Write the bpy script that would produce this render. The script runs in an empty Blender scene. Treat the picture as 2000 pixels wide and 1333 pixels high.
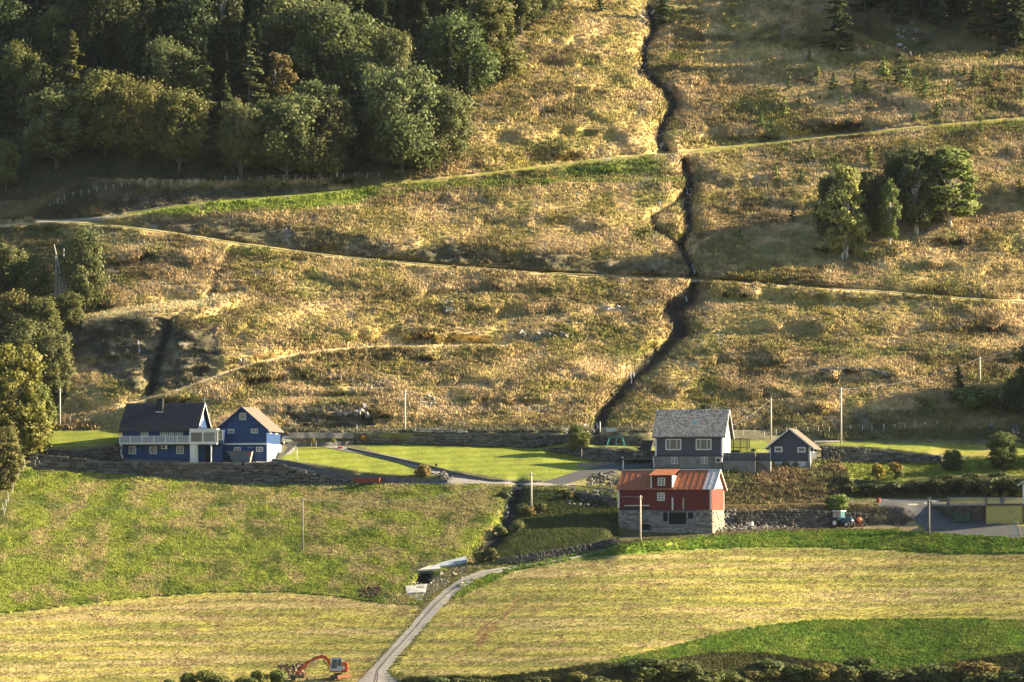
import bpy, bmesh, math, random
import numpy as np
from mathutils import Vector, Matrix
SC = bpy.context.scene
rad = math.radians
# ------------------------------------------------------------------ camera, sky, sun, exposure
F, W0, H0 = 14400.0, 2000, 1333          # focal length in photo pixels, photo size
PITCH = rad(2.149)
CAMZ = -25.14
cd = bpy.data.cameras.new('camera'); cam = bpy.data.objects.new('camera', cd)
SC.collection.objects.link(cam); SC.camera = cam
cam.location = (0, 0, CAMZ); cam.rotation_euler = (math.pi/2 + PITCH, 0, 0)
cd.sensor_width = 36; cd.lens = 36*F/W0; cd.clip_start = 5; cd.clip_end = 12000
SUN_EL, SUN_AZ = rad(23.0), rad(7.0)      # azimuth: from +x turned towards +y (behind the houses)
w = bpy.data.worlds.new('World'); SC.world = w; w.use_nodes = True
nt = w.node_tree; bg = nt.nodes['Background']
sky = nt.nodes.new('ShaderNodeTexSky'); sky.sky_type = 'NISHITA'; sky.sun_disc = False
sky.sun_elevation = SUN_EL; sky.sun_rotation = rad(90) - SUN_AZ
nt.links.new(sky.outputs[0], bg.inputs[0]); bg.inputs[1].default_value = 0.055
sl = bpy.data.lights.new('sun', 'SUN'); sun = bpy.data.objects.new('sun', sl); SC.collection.objects.link(sun)
sl.energy = 5.0; sl.angle = rad(0.5); sl.color = (1.0, 0.81, 0.51)
sd = Vector((math.cos(SUN_EL)*math.cos(SUN_AZ), math.cos(SUN_EL)*math.sin(SUN_AZ), math.sin(SUN_EL)))
sun.rotation_euler = sd.to_track_quat('Z', 'Y').to_euler(); sun.location = (300, 1100, 200)
HAZE = .0000078
SC.view_settings.view_transform = 'Standard'; SC.view_settings.look = 'None'
SC.view_settings.gamma = 1.0; SC.view_settings.use_curve_mapping = False
SC.view_settings.exposure = 1.92
SC.render.engine = 'CYCLES'
SC.cycles.max_bounces = 5; SC.cycles.diffuse_bounces = 2; SC.cycles.glossy_bounces = 2
SC.cycles.transmission_bounces = 3; SC.cycles.transparent_max_bounces = 6; SC.cycles.volume_bounces = 0
SC.cycles.use_denoising = True
SC.cycles.caustics_reflective = False; SC.cycles.caustics_refractive = False
# ------------------------------------------------------------------ helpers
C = bpy.data.collections.new('place'); SC.collection.children.link(C)
rng = np.random.default_rng(7); R = random.Random(5)
MATS = {}
def mat(name, col, rough=0.85, metal=0.0, noise=0.0, nscale=3.0, bump=0.0, spec=0.3, trans=0.0, objcol=False, emis=None, col2=None, stretch=(1,1,1)):
    if name in MATS: return MATS[name]
    m = bpy.data.materials.new(name); m.use_nodes = True; n = m.node_tree.nodes; L = m.node_tree.links
    b = n['Principled BSDF']; b.inputs['Roughness'].default_value = rough; b.inputs['Metallic'].default_value = metal
    b.inputs['Specular IOR Level'].default_value = spec
    rgb = n.new('ShaderNodeRGB'); rgb.outputs[0].default_value = (*col, 1); src = rgb.outputs[0]
    if objcol:
        oi = n.new('ShaderNodeObjectInfo'); mx = n.new('ShaderNodeMix'); mx.data_type = 'RGBA'; mx.blend_type = 'MULTIPLY'
        mx.inputs[0].default_value = 1; L.new(src, mx.inputs[6]); L.new(oi.outputs['Color'], mx.inputs[7]); src = mx.outputs[2]
    if noise or col2:
        tc = n.new('ShaderNodeTexCoord'); mp = n.new('ShaderNodeMapping'); mp.inputs['Scale'].default_value = stretch
        L.new(tc.outputs['Object'], mp.inputs[0])
        nz = n.new('ShaderNodeTexNoise'); nz.inputs['Scale'].default_value = nscale; nz.inputs['Detail'].default_value = 5
        L.new(mp.outputs[0], nz.inputs['Vector'])
        if col2:
            rp = n.new('ShaderNodeValToRGB'); rp.color_ramp.elements[0].position = .42; rp.color_ramp.elements[1].position = .62
            L.new(nz.outputs['Fac'], rp.inputs[0])
            mx = n.new('ShaderNodeMix'); mx.data_type = 'RGBA'; L.new(rp.outputs[0], mx.inputs[0]); L.new(src, mx.inputs[6])
            mx.inputs[7].default_value = (*col2, 1); src = mx.outputs[2]
        if noise:
            mr = n.new('ShaderNodeMapRange'); mr.inputs[1].default_value = .25; mr.inputs[2].default_value = .75
            mr.inputs[3].default_value = 1-noise; mr.inputs[4].default_value = 1+noise
            L.new(nz.outputs['Fac'], mr.inputs[0])
            vm = n.new('ShaderNodeVectorMath'); vm.operation = 'SCALE'
            L.new(src, vm.inputs[0]); L.new(mr.outputs[0], vm.inputs['Scale']); src = vm.outputs[0]
        if bump:
            bp = n.new('ShaderNodeBump'); bp.inputs['Strength'].default_value = 1; bp.inputs['Distance'].default_value = bump
            L.new(nz.outputs['Fac'], bp.inputs['Height']); L.new(bp.outputs[0], b.inputs['Normal'])
    L.new(src, b.inputs['Base Color'])
    if emis: b.inputs['Emission Color'].default_value = (*emis, 1); b.inputs['Emission Strength'].default_value = 1
    if trans:
        out = n['Material Output']; tr = n.new('ShaderNodeBsdfTranslucent'); ms = n.new('ShaderNodeMixShader'); ms.inputs[0].default_value = trans
        L.new(src, tr.inputs[0]); L.new(b.outputs[0], ms.inputs[1]); L.new(tr.outputs[0], ms.inputs[2]); L.new(ms.outputs[0], out.inputs[0])
    MATS[name] = m; return m
def tag(o, label=None, cat=None, group=None, kind=None):
    if label: o['label'] = label
    if cat: o['category'] = cat
    if group: o['group'] = group
    if kind: o['kind'] = kind
    return o
def empty(name, loc, rz=0, label=None, cat=None, group=None):
    o = bpy.data.objects.new(name, None); C.objects.link(o); o.location = loc; o.rotation_euler = (0, 0, rz)
    o.empty_display_size = .5
    return tag(o, label, cat, group)
def mesh_np(name, V, Fc, mats, smooth=False, midx=None, attrs=None):
    me = bpy.data.meshes.new(name); V = np.asarray(V, np.float32); Fc = np.asarray(Fc, np.int32)
    nf, k = Fc.shape
    me.vertices.add(len(V)); me.vertices.foreach_set('co', V.ravel())
    me.loops.add(nf*k); me.loops.foreach_set('vertex_index', Fc.ravel())
    me.polygons.add(nf); me.polygons.foreach_set('loop_start', np.arange(0, nf*k, k, dtype=np.int32))
    if smooth: me.polygons.foreach_set('use_smooth', np.ones(nf, bool))
    if midx is not None: me.polygons.foreach_set('material_index', np.asarray(midx, np.int32))
    for m in (mats if isinstance(mats, (list, tuple)) else [mats]): me.materials.append(m)
    for nm, (ty, arr) in (attrs or {}).items():
        a = me.attributes.new(nm, ty, 'POINT'); a.data.foreach_set('color' if ty == 'FLOAT_COLOR' else ('vector' if ty == 'FLOAT_VECTOR' else 'value'), np.asarray(arr, np.float32 if ty != 'INT' else np.int32).ravel())
    me.update(calc_edges=True); me.validate(); return me
def link(name, me, parent=None, loc=None, rot=None, scale=None):
    o = bpy.data.objects.new(name, me); C.objects.link(o)
    if parent is not None: o.parent = parent
    if loc is not None: o.location = loc
    if rot is not None: o.rotation_euler = rot
    if scale is not None: o.scale = scale
    return o
class MB:
    """collects boxes, prisms, tubes; build() links them as one mesh object"""
    def __init__(s): s.v = []; s.f = []; s.m = []; s.cur = 0
    def add(s, vs, fs):
        n = len(s.v); s.v += [tuple(v) for v in vs]; s.f += [tuple(n+i for i in f) for f in fs]; s.m += [s.cur]*len(fs); return s
    def box(s, x0, x1, y0, y1, z0, z1, M=None):
        vs = [(x, y, z) for z in (z0, z1) for y in (y0, y1) for x in (x0, x1)]
        if M is not None: vs = [tuple(M @ Vector(v)) for v in vs]
        return s.add(vs, [(0, 2, 3, 1), (4, 5, 7, 6), (0, 1, 5, 4), (2, 6, 7, 3), (0, 4, 6, 2), (1, 3, 7, 5)])
    def bar(s, a, b, w=.05, d=None, up=(0, 0, 1)):
        a = Vector(a); b = Vector(b); d = w if d is None else d; t = (b-a).normalized(); u = Vector(up)
        if abs(t.dot(u)) > .95: u = Vector((0, 1, 0))
        r = t.cross(u).normalized(); u = r.cross(t).normalized(); vs = []
        for p in (a, b):
            for i, j in ((-1, -1), (1, -1), (1, 1), (-1, 1)): vs.append(p + r*(i*w/2) + u*(j*d/2))
        return s.add(vs, [(3, 2, 1, 0), (4, 5, 6, 7), (0, 1, 5, 4), (1, 2, 6, 5), (2, 3, 7, 6), (3, 0, 4, 7)])
    def tube(s, pts, r, n=8, cap=True):
        pts = [Vector(p) for p in pts]; rs = r if isinstance(r, (list, tuple)) else [r]*len(pts); vs = []; fs = []
        for i, p in enumerate(pts):
            t = (pts[min(i+1, len(pts)-1)] - pts[max(i-1, 0)]).normalized()
            u = Vector((0, 0, 1)) if abs(t.z) < .9 else Vector((1, 0, 0))
            a = t.cross(u).normalized(); b = a.cross(t)
            for k in range(n):
                q = 2*math.pi*k/n; vs.append(p + (a*math.cos(q) + b*math.sin(q))*rs[i])
        for i in range(len(pts)-1):
            for k in range(n):
                k2 = (k+1) % n; fs.append((i*n+k, i*n+k2, (i+1)*n+k2, (i+1)*n+k))
        if cap: fs.append(tuple(range(n))[::-1]); fs.append(tuple((len(pts)-1)*n+k for k in range(n)))
        return s.add(vs, fs)
    def prism(s, poly, y0, y1, axis='y'):
        n = len(poly)
        if axis == 'y': vs = [(a, y0, b) for a, b in poly] + [(a, y1, b) for a, b in poly]
        elif axis == 'x': vs = [(y0, a, b) for a, b in poly] + [(y1, a, b) for a, b in poly]
        else: vs = [(a, b, y0) for a, b in poly] + [(a, b, y1) for a, b in poly]
        fs = [tuple(range(n)), tuple(range(2*n-1, n-1, -1))] + [(i, i+n, (i+1) % n+n, (i+1) % n) for i in range(n)]
        return s.add(vs, fs)
    def build(s, name, m, parent=None, loc=None, rot=None, smooth=False, bevel=0, fix=True):
        me = bpy.data.meshes.new(name); me.from_pydata(s.v, [], s.f)
        for x in (m if isinstance(m, (list, tuple)) else [m]): me.materials.append(x)
        me.polygons.foreach_set('material_index', np.array(s.m, np.int32))
        if fix or bevel:
            bm = bmesh.new(); bm.from_mesh(me)
            if bevel: bmesh.ops.bevel(bm, geom=list(bm.edges), offset=bevel, segments=1, affect='EDGES')
            bmesh.ops.recalc_face_normals(bm, faces=bm.faces); bm.to_mesh(me); bm.free()
        if smooth: me.polygons.foreach_set('use_smooth', np.ones(len(me.polygons), bool))
        me.update(); return link(name, me, parent, loc, rot)
def _h(x, y, s):
    h = (x.astype(np.int64)*374761393 + y.astype(np.int64)*668265263 + s*2246822519) & 0xffffffff
    h = ((h ^ (h >> 13))*1274126177) & 0xffffffff
    return ((h ^ (h >> 16)) & 0xffffff)/float(0xffffff)
def vn(x, y, s=0):
    x = np.asarray(x, float); y = np.asarray(y, float); xi = np.floor(x); yi = np.floor(y); fx = x-xi; fy = y-yi
    fx = fx*fx*(3-2*fx); fy = fy*fy*(3-2*fy)
    return (_h(xi, yi, s)*(1-fx)+_h(xi+1, yi, s)*fx)*(1-fy) + (_h(xi, yi+1, s)*(1-fx)+_h(xi+1, yi+1, s)*fx)*fy
def fb(x, y, s=0, o=3):
    t = 0; a = 1; n = 0
    for i in range(o): t = t + a*vn(x*2**i, y*2**i, s+i*17); n += a; a *= .5
    return t/n
def ordw(n):
    a = ['', 'first', 'second', 'third', 'fourth', 'fifth', 'sixth', 'seventh', 'eighth', 'ninth', 'tenth', 'eleventh', 'twelfth', 'thirteenth', 'fourteenth', 'fifteenth', 'sixteenth', 'seventeenth', 'eighteenth', 'nineteenth']
    if n < 20: return a[n]
    t = ['', '', 'twent', 'thirt', 'fort', 'fift', 'sixt', 'sevent', 'eight', 'ninet'][n//10 % 10]
    return t+'ieth' if n % 10 == 0 else t+'y-'+a[n % 10]
# ------------------------------------------------------------------ terrain: relief recovered column by column from slopes
COL = np.concatenate([np.arange(-500, -40, 10.), np.arange(-40, 2040, 3.2), np.arange(2040, 2520, 10.)])
ROW = np.concatenate([np.arange(1640, 1345, -8.), np.arange(1345, -20, -2.5), np.arange(-20, -420, -8.)])
NC, NR = len(COL), len(ROW)
PX, PY = np.meshgrid(COL, ROW)           # [row, col]
def poly(pts):
    pts = np.array(pts, float); m = np.zeros((NR, NC), bool)
    ci = np.where((COL >= pts[:, 0].min()) & (COL <= pts[:, 0].max()))[0]; ri = np.where((ROW >= pts[:, 1].min()) & (ROW <= pts[:, 1].max()))[0]
    if not len(ci) or not len(ri): return m.astype(float)
    sx = PX[ri[0]:ri[-1]+1, ci[0]:ci[-1]+1]; sy = PY[ri[0]:ri[-1]+1, ci[0]:ci[-1]+1]; r = np.zeros(sx.shape, bool)
    for i in range(len(pts)):
        x1, y1 = pts[i]; x2, y2 = pts[i-1]
        if y1 == y2: continue
        r ^= ((y1 > sy) != (y2 > sy)) & (sx < (x2-x1)*(sy-y1)/(y2-y1)+x1)
    m[ri[0]:ri[-1]+1, ci[0]:ci[-1]+1] = r
    return m.astype(float)
def dist(pts, lim=80):
    """distance in photo pixels to a polyline, and whether the point lies above it"""
    d = np.full((NR, NC), 1e3)
    for (x1, y1), (x2, y2) in zip(pts[:-1], pts[1:]):
        ci = np.where((COL >= min(x1, x2)-lim) & (COL <= max(x1, x2)+lim))[0]; ri = np.where((ROW >= min(y1, y2)-lim) & (ROW <= max(y1, y2)+lim))[0]
        if not len(ci) or not len(ri): continue
        a, b, c, e = ri[0], ri[-1]+1, ci[0], ci[-1]+1
        sx = PX[a:b, c:e]-x1; sy = PY[a:b, c:e]-y1; dx = x2-x1; dy = y2-y1
        t = np.clip((sx*dx+sy*dy)/(dx*dx+dy*dy+1e-9), 0, 1)
        d[a:b, c:e] = np.minimum(d[a:b, c:e], np.hypot(sx-t*dx, sy-t*dy))
    return d
def yline(pts):
    p = np.array(pts, float); return np.interp(COL, p[:, 0], p[:, 1], left=np.nan, right=np.nan)[None, :]
def band(pts, up, dn, soft=1.0):
    """mask from `up` pixels above to `dn` pixels below a line that runs left to right"""
    y = yline(pts); d = PY - y
    m = np.clip((d+up)/soft+.5, 0, 1)*np.clip((dn-d)/soft+.5, 0, 1); return np.nan_to_num(m)
def blur(a, n, ax=1, k=3):
    for _ in range(k):
        p = np.pad(a, [(n, n) if i == ax else (0, 0) for i in (0, 1)], mode='edge'); c = np.cumsum(p, axis=ax)
        z = np.zeros_like(np.take(c, [0], axis=ax)); c = np.concatenate([z, c], axis=ax)
        a = (np.take(c, range(2*n+1, c.shape[ax]), axis=ax) - np.take(c, range(0, c.shape[ax]-2*n-1), axis=ax))/(2*n+1)
    return a
# lines drawn on the photograph
ROAD_A = [(-20, 442), (60, 438), (120, 432), (205, 426), (260, 416), (330, 404), (420, 393), (500, 385), (600, 377), (700, 368), (760, 358), (880, 348), (1000, 334), (1090, 323), (1190, 311), (1290, 300), (1380, 293), (1480, 282), (1600, 268), (1700, 258), (1850, 244), (2040, 228)]
ROAD_B = [(60, 430), (130, 433), (220, 440), (300, 450), (390, 463), (480, 477), (560, 488), (640, 498), (720, 506), (800, 513), (900, 521), (1000, 528), (1100, 534), (1200, 540), (1360, 545), (1460, 551), (1560, 558), (1660, 565), (1760, 572), (1850, 580), (1930, 585), (2040, 592)]
ROAD_C = [(700, 376), (760, 368), (860, 360), (960, 357), (1080, 355), (1200, 353), (1340, 353)]
ROAD_D = [(160, 628), (190, 616), (240, 606), (320, 597), (400, 588), (470, 572)]
ROAD_E = [(225, 800), (300, 776), (350, 764), (400, 746), (440, 730), (500, 711), (560, 698), (640, 686), (720, 680), (850, 677), (1000, 676)]
ROAD_F = [(400, 775), (460, 762), (540, 748), (620, 744), (690, 752), (760, 776), (840, 796)]
ROAD_G = [(1560, 330), (1620, 312), (1680, 285), (1760, 272), (1860, 256), (1940, 250), (2040, 242)]
ROAD_H = [(120, 812), (180, 806), (240, 792)]
ROAD_I = [(500, 800), (560, 783), (640, 780), (720, 782)]
STREAM = [(1268, 20), (1276, 62), (1258, 95), (1256, 140), (1290, 170), (1318, 205), (1296, 240), (1286, 270), (1300, 298)]
STREAM2 = [(1335, 320), (1348, 358), (1342, 400), (1346, 455), (1328, 482), (1342, 512), (1356, 545)]
STREAM3 = [(1350, 368), (1312, 402), (1272, 425), (1280, 452), (1310, 470), (1334, 488)]
STREAM4 = [(1356, 560), (1344, 590), (1312, 612), (1330, 650), (1296, 685), (1250, 728), (1208, 775), (1180, 805), (1166, 842)]
STREAM5 = [(1012, 950), (1004, 985), (990, 1020), (972, 1055), (930, 1085)]
GULLY = [(330, 640), (312, 690), (290, 780)]
GULLY2 = [(470, 482), (448, 500), (425, 540), (415, 575)]
LAWN_W = [(60, 876), (92, 842), (235, 842), (235, 868), (120, 874)]
LAWN_M = [(556, 876), (600, 872), (680, 874), (760, 893), (808, 908), (815, 930), (720, 924), (640, 910), (548, 897)]
LAWN_B = [(690, 868), (800, 867), (930, 873), (1040, 876), (1100, 868), (1150, 868), (1185, 905), (1120, 930), (1080, 940), (1000, 938), (880, 917), (760, 892)]
LAWN_E = [(1610, 862), (1760, 866), (1900, 868), (2040, 866), (2040, 888), (1900, 892), (1800, 884), (1700, 873), (1600, 869)]
LAWN_E2 = [(1640, 905), (1830, 906), (1900, 893), (2040, 892), (2040, 930), (1900, 925), (1820, 932), (1740, 942), (1650, 935)]
MOWN_R = [(780, 1300), (860, 1190), (1000, 1115), (1130, 1092), (1300, 1077), (1500, 1070), (1700, 1074), (1860, 1084), (2060, 1084), (2060, 1213), (1800, 1212), (1600, 1213), (1440, 1232), (1300, 1268), (1180, 1296), (1000, 1322), (800, 1323), (755, 1310)]
MOWN_L = [(-60, 1205), (100, 1190), (260, 1170), (400, 1160), (560, 1158), (660, 1168), (760, 1182), (820, 1185), (700, 1345), (-60, 1345)]
FIELD_L = [(-60, 905), (55, 915), (250, 930), (400, 941), (550, 949), (690, 949), (880, 948), (980, 950), (1000, 960), (985, 1020), (930, 1085), (830, 1140), (820, 1185), (-60, 1205)]
GREEN_R = [(1205, 1062), (1320, 1052), (1500, 1036), (1700, 1036), (1815, 1044), (2060, 1058), (2060, 1084), (1860, 1084), (1700, 1074), (1500, 1070), (1300, 1077), (1130, 1092), (1000, 1118), (880, 1175), (905, 1140), (1000, 1108), (1100, 1085)]
GREEN_RB = [(1180, 1296), (1300, 1268), (1440, 1232), (1600, 1213), (1800, 1212), (2060, 1213), (2060, 1275), (1900, 1290), (1700, 1320), (1640, 1300), (1500, 1282), (1380, 1280), (1250, 1300)]
HEDGE = [(1000, 1322), (1180, 1298), (1280, 1296), (1380, 1280), (1500, 1280), (1640, 1302), (1720, 1318), (1880, 1296), (1960, 1282), (2060, 1270), (2060, 1345), (760, 1345), (800, 1326)]
WALLBANK = [(60, 884), (215, 900), (540, 903), (620, 922), (700, 938), (700, 947), (550, 947), (400, 940), (250, 928), (60, 918)]
# slope map in degrees
SL = np.full((NR, NC), 28.0)
SL = np.where(PY > 838, 13.0, SL); SL = np.where(PY > 1290, 14.0, SL)
SL += (fb(PX/260, PY/150, 3)-.5)*14*(PY < 830)*(PY > 60)
SL = np.where(PY < 0, 26, SL)
def slope(m, v):
    global SL
    SL = SL*(1-m) + v*m
slope(poly(FIELD_L), 15); slope(poly(MOWN_L), 12.5); slope(poly(MOWN_R), 12.5); slope(poly(GREEN_R), 20); slope(poly(GREEN_RB), 15); slope(poly(HEDGE), 34)
slope(poly(WALLBANK), 82)
slope(poly([(60, 875), (235, 868), (235, 900), (215, 900), (60, 884)]), 80)
slope(poly([(215, 893), (560, 893), (560, 903), (540, 903), (215, 900)]), 8)
slope(poly([(235, 842), (545, 842), (545, 893), (235, 893)]), 40)
slope(poly(LAWN_W), 11)
slope(poly(LAWN_M), 12); slope(poly(LAWN_B), 11.5)
slope(poly([(545, 846), (1280, 846), (1280, 868), (1130, 866), (1040, 874), (930, 870), (700, 866), (545, 872)]), 82)
slope(poly([(545, 838), (1280, 838), (1280, 846), (545, 846)]), 6)
slope(poly([(540, 905), (548, 898), (640, 911), (720, 925), (800, 931), (870, 932), (870, 940), (700, 938), (600, 922)]), 55)
slope(poly([(1060, 876), (1105, 868), (1280, 880), (1280, 903), (1180, 905), (1080, 885)]), 80)
slope(poly([(1105, 862), (1280, 872), (1280, 878), (1105, 869)]), 6)
slope(poly([(1180, 905), (1290, 905), (1290, 915), (1100, 945), (1090, 938)]), 9)
slope(poly([(1100, 945), (1210, 920), (1210, 960), (1100, 950)]), 35)
slope(poly([(870, 934), (1210, 950), (1210, 966), (1100, 952), (960, 946), (870, 944)]), 7)
slope(poly([(980, 955), (1100, 956), (1205, 970), (1205, 1010), (1010, 1010)]), 38)
slope(poly([(960, 1100), (1205, 1045), (1205, 1068), (1000, 1105)]), 60)
slope(poly([(1205, 905), (1290, 916), (1420, 918), (1640, 918), (1640, 912), (1205, 900)]), 10)
slope(poly([(1410, 912), (1640, 905), (1640, 975), (1410, 985)]), 32)
slope(poly([(1205, 965), (1410, 985), (1560, 980), (1720, 972), (1860, 976), (1860, 990), (1700, 986), (1560, 990), (1410, 995)]), 7)
slope(poly([(1410, 995), (1640, 988), (1760, 992), (1780, 1010), (1760, 1026), (1410, 1036)]), 58)
slope(poly([(1205, 1040), (1420, 1034), (1760, 1024), (1790, 1034), (1500, 1040), (1205, 1064)]), 8)
slope(poly([(1780, 985), (2060, 985), (2060, 1058), (1815, 1040), (1770, 1020)]), 13)
slope(poly([(1600, 870), (1700, 874), (1800, 885), (1832, 892), (1832, 905), (1640, 905), (1600, 900)]), 80)
slope(poly(LAWN_E), 8); slope(poly(LAWN_E2), 13)
slope(poly([(1640, 935), (1740, 942), (1820, 932), (2060, 930), (2060, 975), (1640, 975)]), 33)
slope(poly([(1280, 838), (1620, 838), (1620, 872), (1600, 880), (1280, 880)]), 12)
slope(poly([(1640, 820), (2060, 800), (2060, 862), (1620, 862), (1500, 850)]), 38)
slope(poly([(1190, 1049), (1190, 1069), (1300, 1060), (1395, 1049)]), 3.5)
# hillside tracks: a flat shelf with a steep bank above it
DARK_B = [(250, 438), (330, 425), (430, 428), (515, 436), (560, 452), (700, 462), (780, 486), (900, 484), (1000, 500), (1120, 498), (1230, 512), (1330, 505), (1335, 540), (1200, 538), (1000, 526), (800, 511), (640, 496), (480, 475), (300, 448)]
slope(blur(poly(DARK_B), 2, 0, 2), 78)
slope(poly([(170, 350), (420, 365), (640, 350), (760, 335), (870, 325), (870, 345), (760, 354), (600, 374), (420, 390), (200, 424)]), 60)
CLIFF = [(130, 640), (190, 628), (330, 618), (345, 650), (430, 640), (430, 740), (340, 765), (270, 770), (200, 730), (130, 700)]
slope(blur(poly(CLIFF), 2, 1, 2), 72)
slope(poly([(520, 800), (620, 792), (700, 792), (770, 812), (740, 838), (540, 840)]), 70)
slope(poly([(240, 416), (420, 396), (700, 370), (790, 362), (700, 400), (520, 412), (300, 424)]), 13)
slope(poly([(880, 352), (1090, 328), (1300, 304), (1340, 318), (1340, 350), (1080, 352)]), 22)
for L_, up, dn, s_ in ((ROAD_A, 1, 4, 5), (ROAD_B, 1, 4, 5), (ROAD_C, 1, 4, 8), (ROAD_D, 3, 12, 8), (ROAD_E, 2, 7, 6), (ROAD_F, 1, 5, 14), (ROAD_G, 1, 4, 8), (ROAD_H, 1, 6, 12), (ROAD_I, 1, 5, 12)):
    if L_ is not ROAD_B: slope(band(L_, 20, -1, 3), 50)
    else: slope(band(L_, 9, -1, 2), 60)
    slope(band(L_, -dn, dn+18, 3)*(.95 if L_ in (ROAD_D, ROAD_E) else .6), 50 if L_ in (ROAD_D, ROAD_E) else 40)
    slope(band(L_, up, dn), s_)
SL = np.clip(SL, 3.5, 84)
K = (666.5-ROW)/F
TE = ((math.sin(PITCH)+K*math.cos(PITCH))/(math.cos(PITCH)-K*math.sin(PITCH)))[:, None]   # tan of the elevation of each row
dTE = np.diff(TE, axis=0)                # > 0 going up
tm = np.tan(np.radians((SL[1:]+SL[:-1])/2))
r905 = int(np.argmin(abs(ROW-905)))
g = dTE/(tm - (TE[1:]+TE[:-1])/2)        # dln(y)
g = blur(g, 2, 1, 2)
lnY = np.zeros((NR, NC)); cs = np.concatenate([np.zeros((1, NC)), np.cumsum(g, axis=0)]); lnY = cs - cs[r905:r905+1]
YY = 1200*np.exp(lnY)
wide = YY.mean(axis=1, keepdims=True) + blur(YY - YY.mean(axis=1, keepdims=True), 60, 1, 3)
dev = YY - wide; dev = dev - blur(dev, 9, 0, 3); dev = np.where(abs(PY-905) < 150, dev, blur(dev, 3, 1, 2)); YY = wide + dev
YBASE = YY.copy()
X_, Z_ = PX/12.0, PY/12.0
smoothm = np.clip(sum(poly(p) for p in (LAWN_W, LAWN_M, LAWN_B, LAWN_E, MOWN_R, MOWN_L)), 0, 1)
flatm = np.clip(sum(band(L_, 3, 5, 3) for L_ in (ROAD_A, ROAD_B)) + .6*sum(band(L_, 3, 5, 3) for L_ in (ROAD_C, ROAD_E)), 0, 1)
built = poly([(40, 842), (1660, 842), (1660, 1066), (1205, 1066), (1100, 1000), (1000, 950), (700, 950), (40, 925)])
drive = poly([(1700, 968), (2060, 968), (2060, 1062), (1760, 1040)])
HM = np.clip(1-smoothm-flatm-drive, 0, 1)*(1-.75*built)
HM = blur(blur(HM, 2, 1, 1), 1, 0, 1)*np.where(PY > 945, .6, 1)
bump = (fb(X_/34+3, Z_/9, 11, 2)-.5)*3.2 + (fb(X_/9, Z_/2.6, 21, 2)-.5)*3.4 + (fb(X_/2.6, Z_/1.1, 31, 3)-.5)*1.1
# terracettes: long contour-following steps
tz = Z_ + (vn(X_/30, Z_/12, 91)-.5)*5; bump += ((tz/2.3) % 1.0 - .5)*.8*np.clip(fb(X_/12, Z_/6, 95, 2)*3-1.1, 0, 1)
YY += HM*bump
BANKS = [([(1020, 82), (1120, 70), (1250, 66)], 16, 1.8), ([(1000, 128), (1080, 118), (1180, 124)], 12, 1.2), ([(1020, 190), (1120, 172), (1255, 160)], 22, 2.0), ([(960, 235), (1060, 212), (1150, 214), (1210, 238)], 18, 1.5), ([(900, 262), (980, 255), (1060, 268)], 26, 2.0),
 ([(1040, 262), (1120, 246), (1230, 262)], 20, 1.6), ([(870, 312), (1000, 296), (1140, 282), (1280, 268)], 26, 1.9), ([(1330, 52), (1450, 40), (1600, 18)], 24, 2.0), ([(1320, 118), (1420, 105), (1560, 88)], 20, 1.8), ([(1320, 160), (1420, 150), (1560, 142)], 18, 1.6),
 ([(1330, 205), (1440, 198), (1560, 208)], 22, 1.6), ([(1350, 245), (1480, 255), (1600, 240), (1700, 232)], 24, 1.8), ([(1560, 190), (1680, 182), (1800, 196)], 14, 1.2), ([(1700, 215), (1820, 205), (1990, 196)], 16, 1.3), ([(1370, 330), (1470, 345), (1560, 340)], 26, 1.8),
 ([(1400, 400), (1500, 385), (1600, 395)], 24, 1.6), ([(1860, 300), (1940, 292), (2050, 300)], 18, 1.4), ([(1880, 372), (1960, 362), (2050, 360)], 22, 1.6), ([(1560, 470), (1700, 490), (1850, 462), (2040, 470)], 26, 1.9), ([(1640, 520), (1800, 515), (1990, 520)], 16, 1.2),
 ([(760, 392), (860, 382), (1000, 392)], 16, 1.2), ([(900, 430), (1040, 420), (1180, 436)], 18, 1.2), ([(210, 505), (300, 495), (400, 505)], 22, 1.5), ([(480, 545), (600, 530), (720, 545)], 20, 1.2), ([(820, 560), (960, 552), (1100, 566)], 18, 1.3), ([(860, 604), (980, 596), (1100, 604)], 16, 1.2),
 ([(1130, 600), (1200, 592), (1270, 600)], 22, 1.6), ([(560, 610), (680, 596), (800, 606)], 16, 1.1), ([(640, 654), (740, 638), (860, 650), (980, 660)], 22, 1.7), ([(1010, 650), (1080, 643), (1160, 650)], 14, 1.3), ([(440, 640), (520, 625), (600, 640)], 18, 1.3), ([(660, 704), (760, 696), (880, 702)], 20, 1.5),
 ([(1060, 722), (1110, 710), (1165, 722)], 26, 1.7), ([(820, 745), (920, 738), (1020, 752)], 16, 1.1), ([(900, 780), (1040, 772), (1150, 782)], 14, 1.1), ([(460, 752), (540, 736), (640, 742), (700, 756)], 20, 1.5), ([(1380, 562), (1480, 566), (1600, 575), (1740, 582)], 22, 1.5), ([(1400, 640), (1520, 628), (1660, 640)], 20, 1.4),
 ([(1700, 640), (1820, 630), (1980, 640)], 18, 1.3), ([(1340, 700), (1450, 690), (1560, 700)], 20, 1.4), ([(1560, 730), (1660, 722), (1780, 740)], 22, 1.5), ([(1300, 765), (1420, 752), (1540, 770)], 22, 1.5), ([(1560, 790), (1680, 780), (1800, 790)], 20, 1.4), ([(1780, 700), (1880, 690), (2000, 700)], 18, 1.2), ([(1740, 590), (1860, 596), (1960, 610)], 22, 1.6)]
bk = np.zeros((NR, NC))
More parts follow.
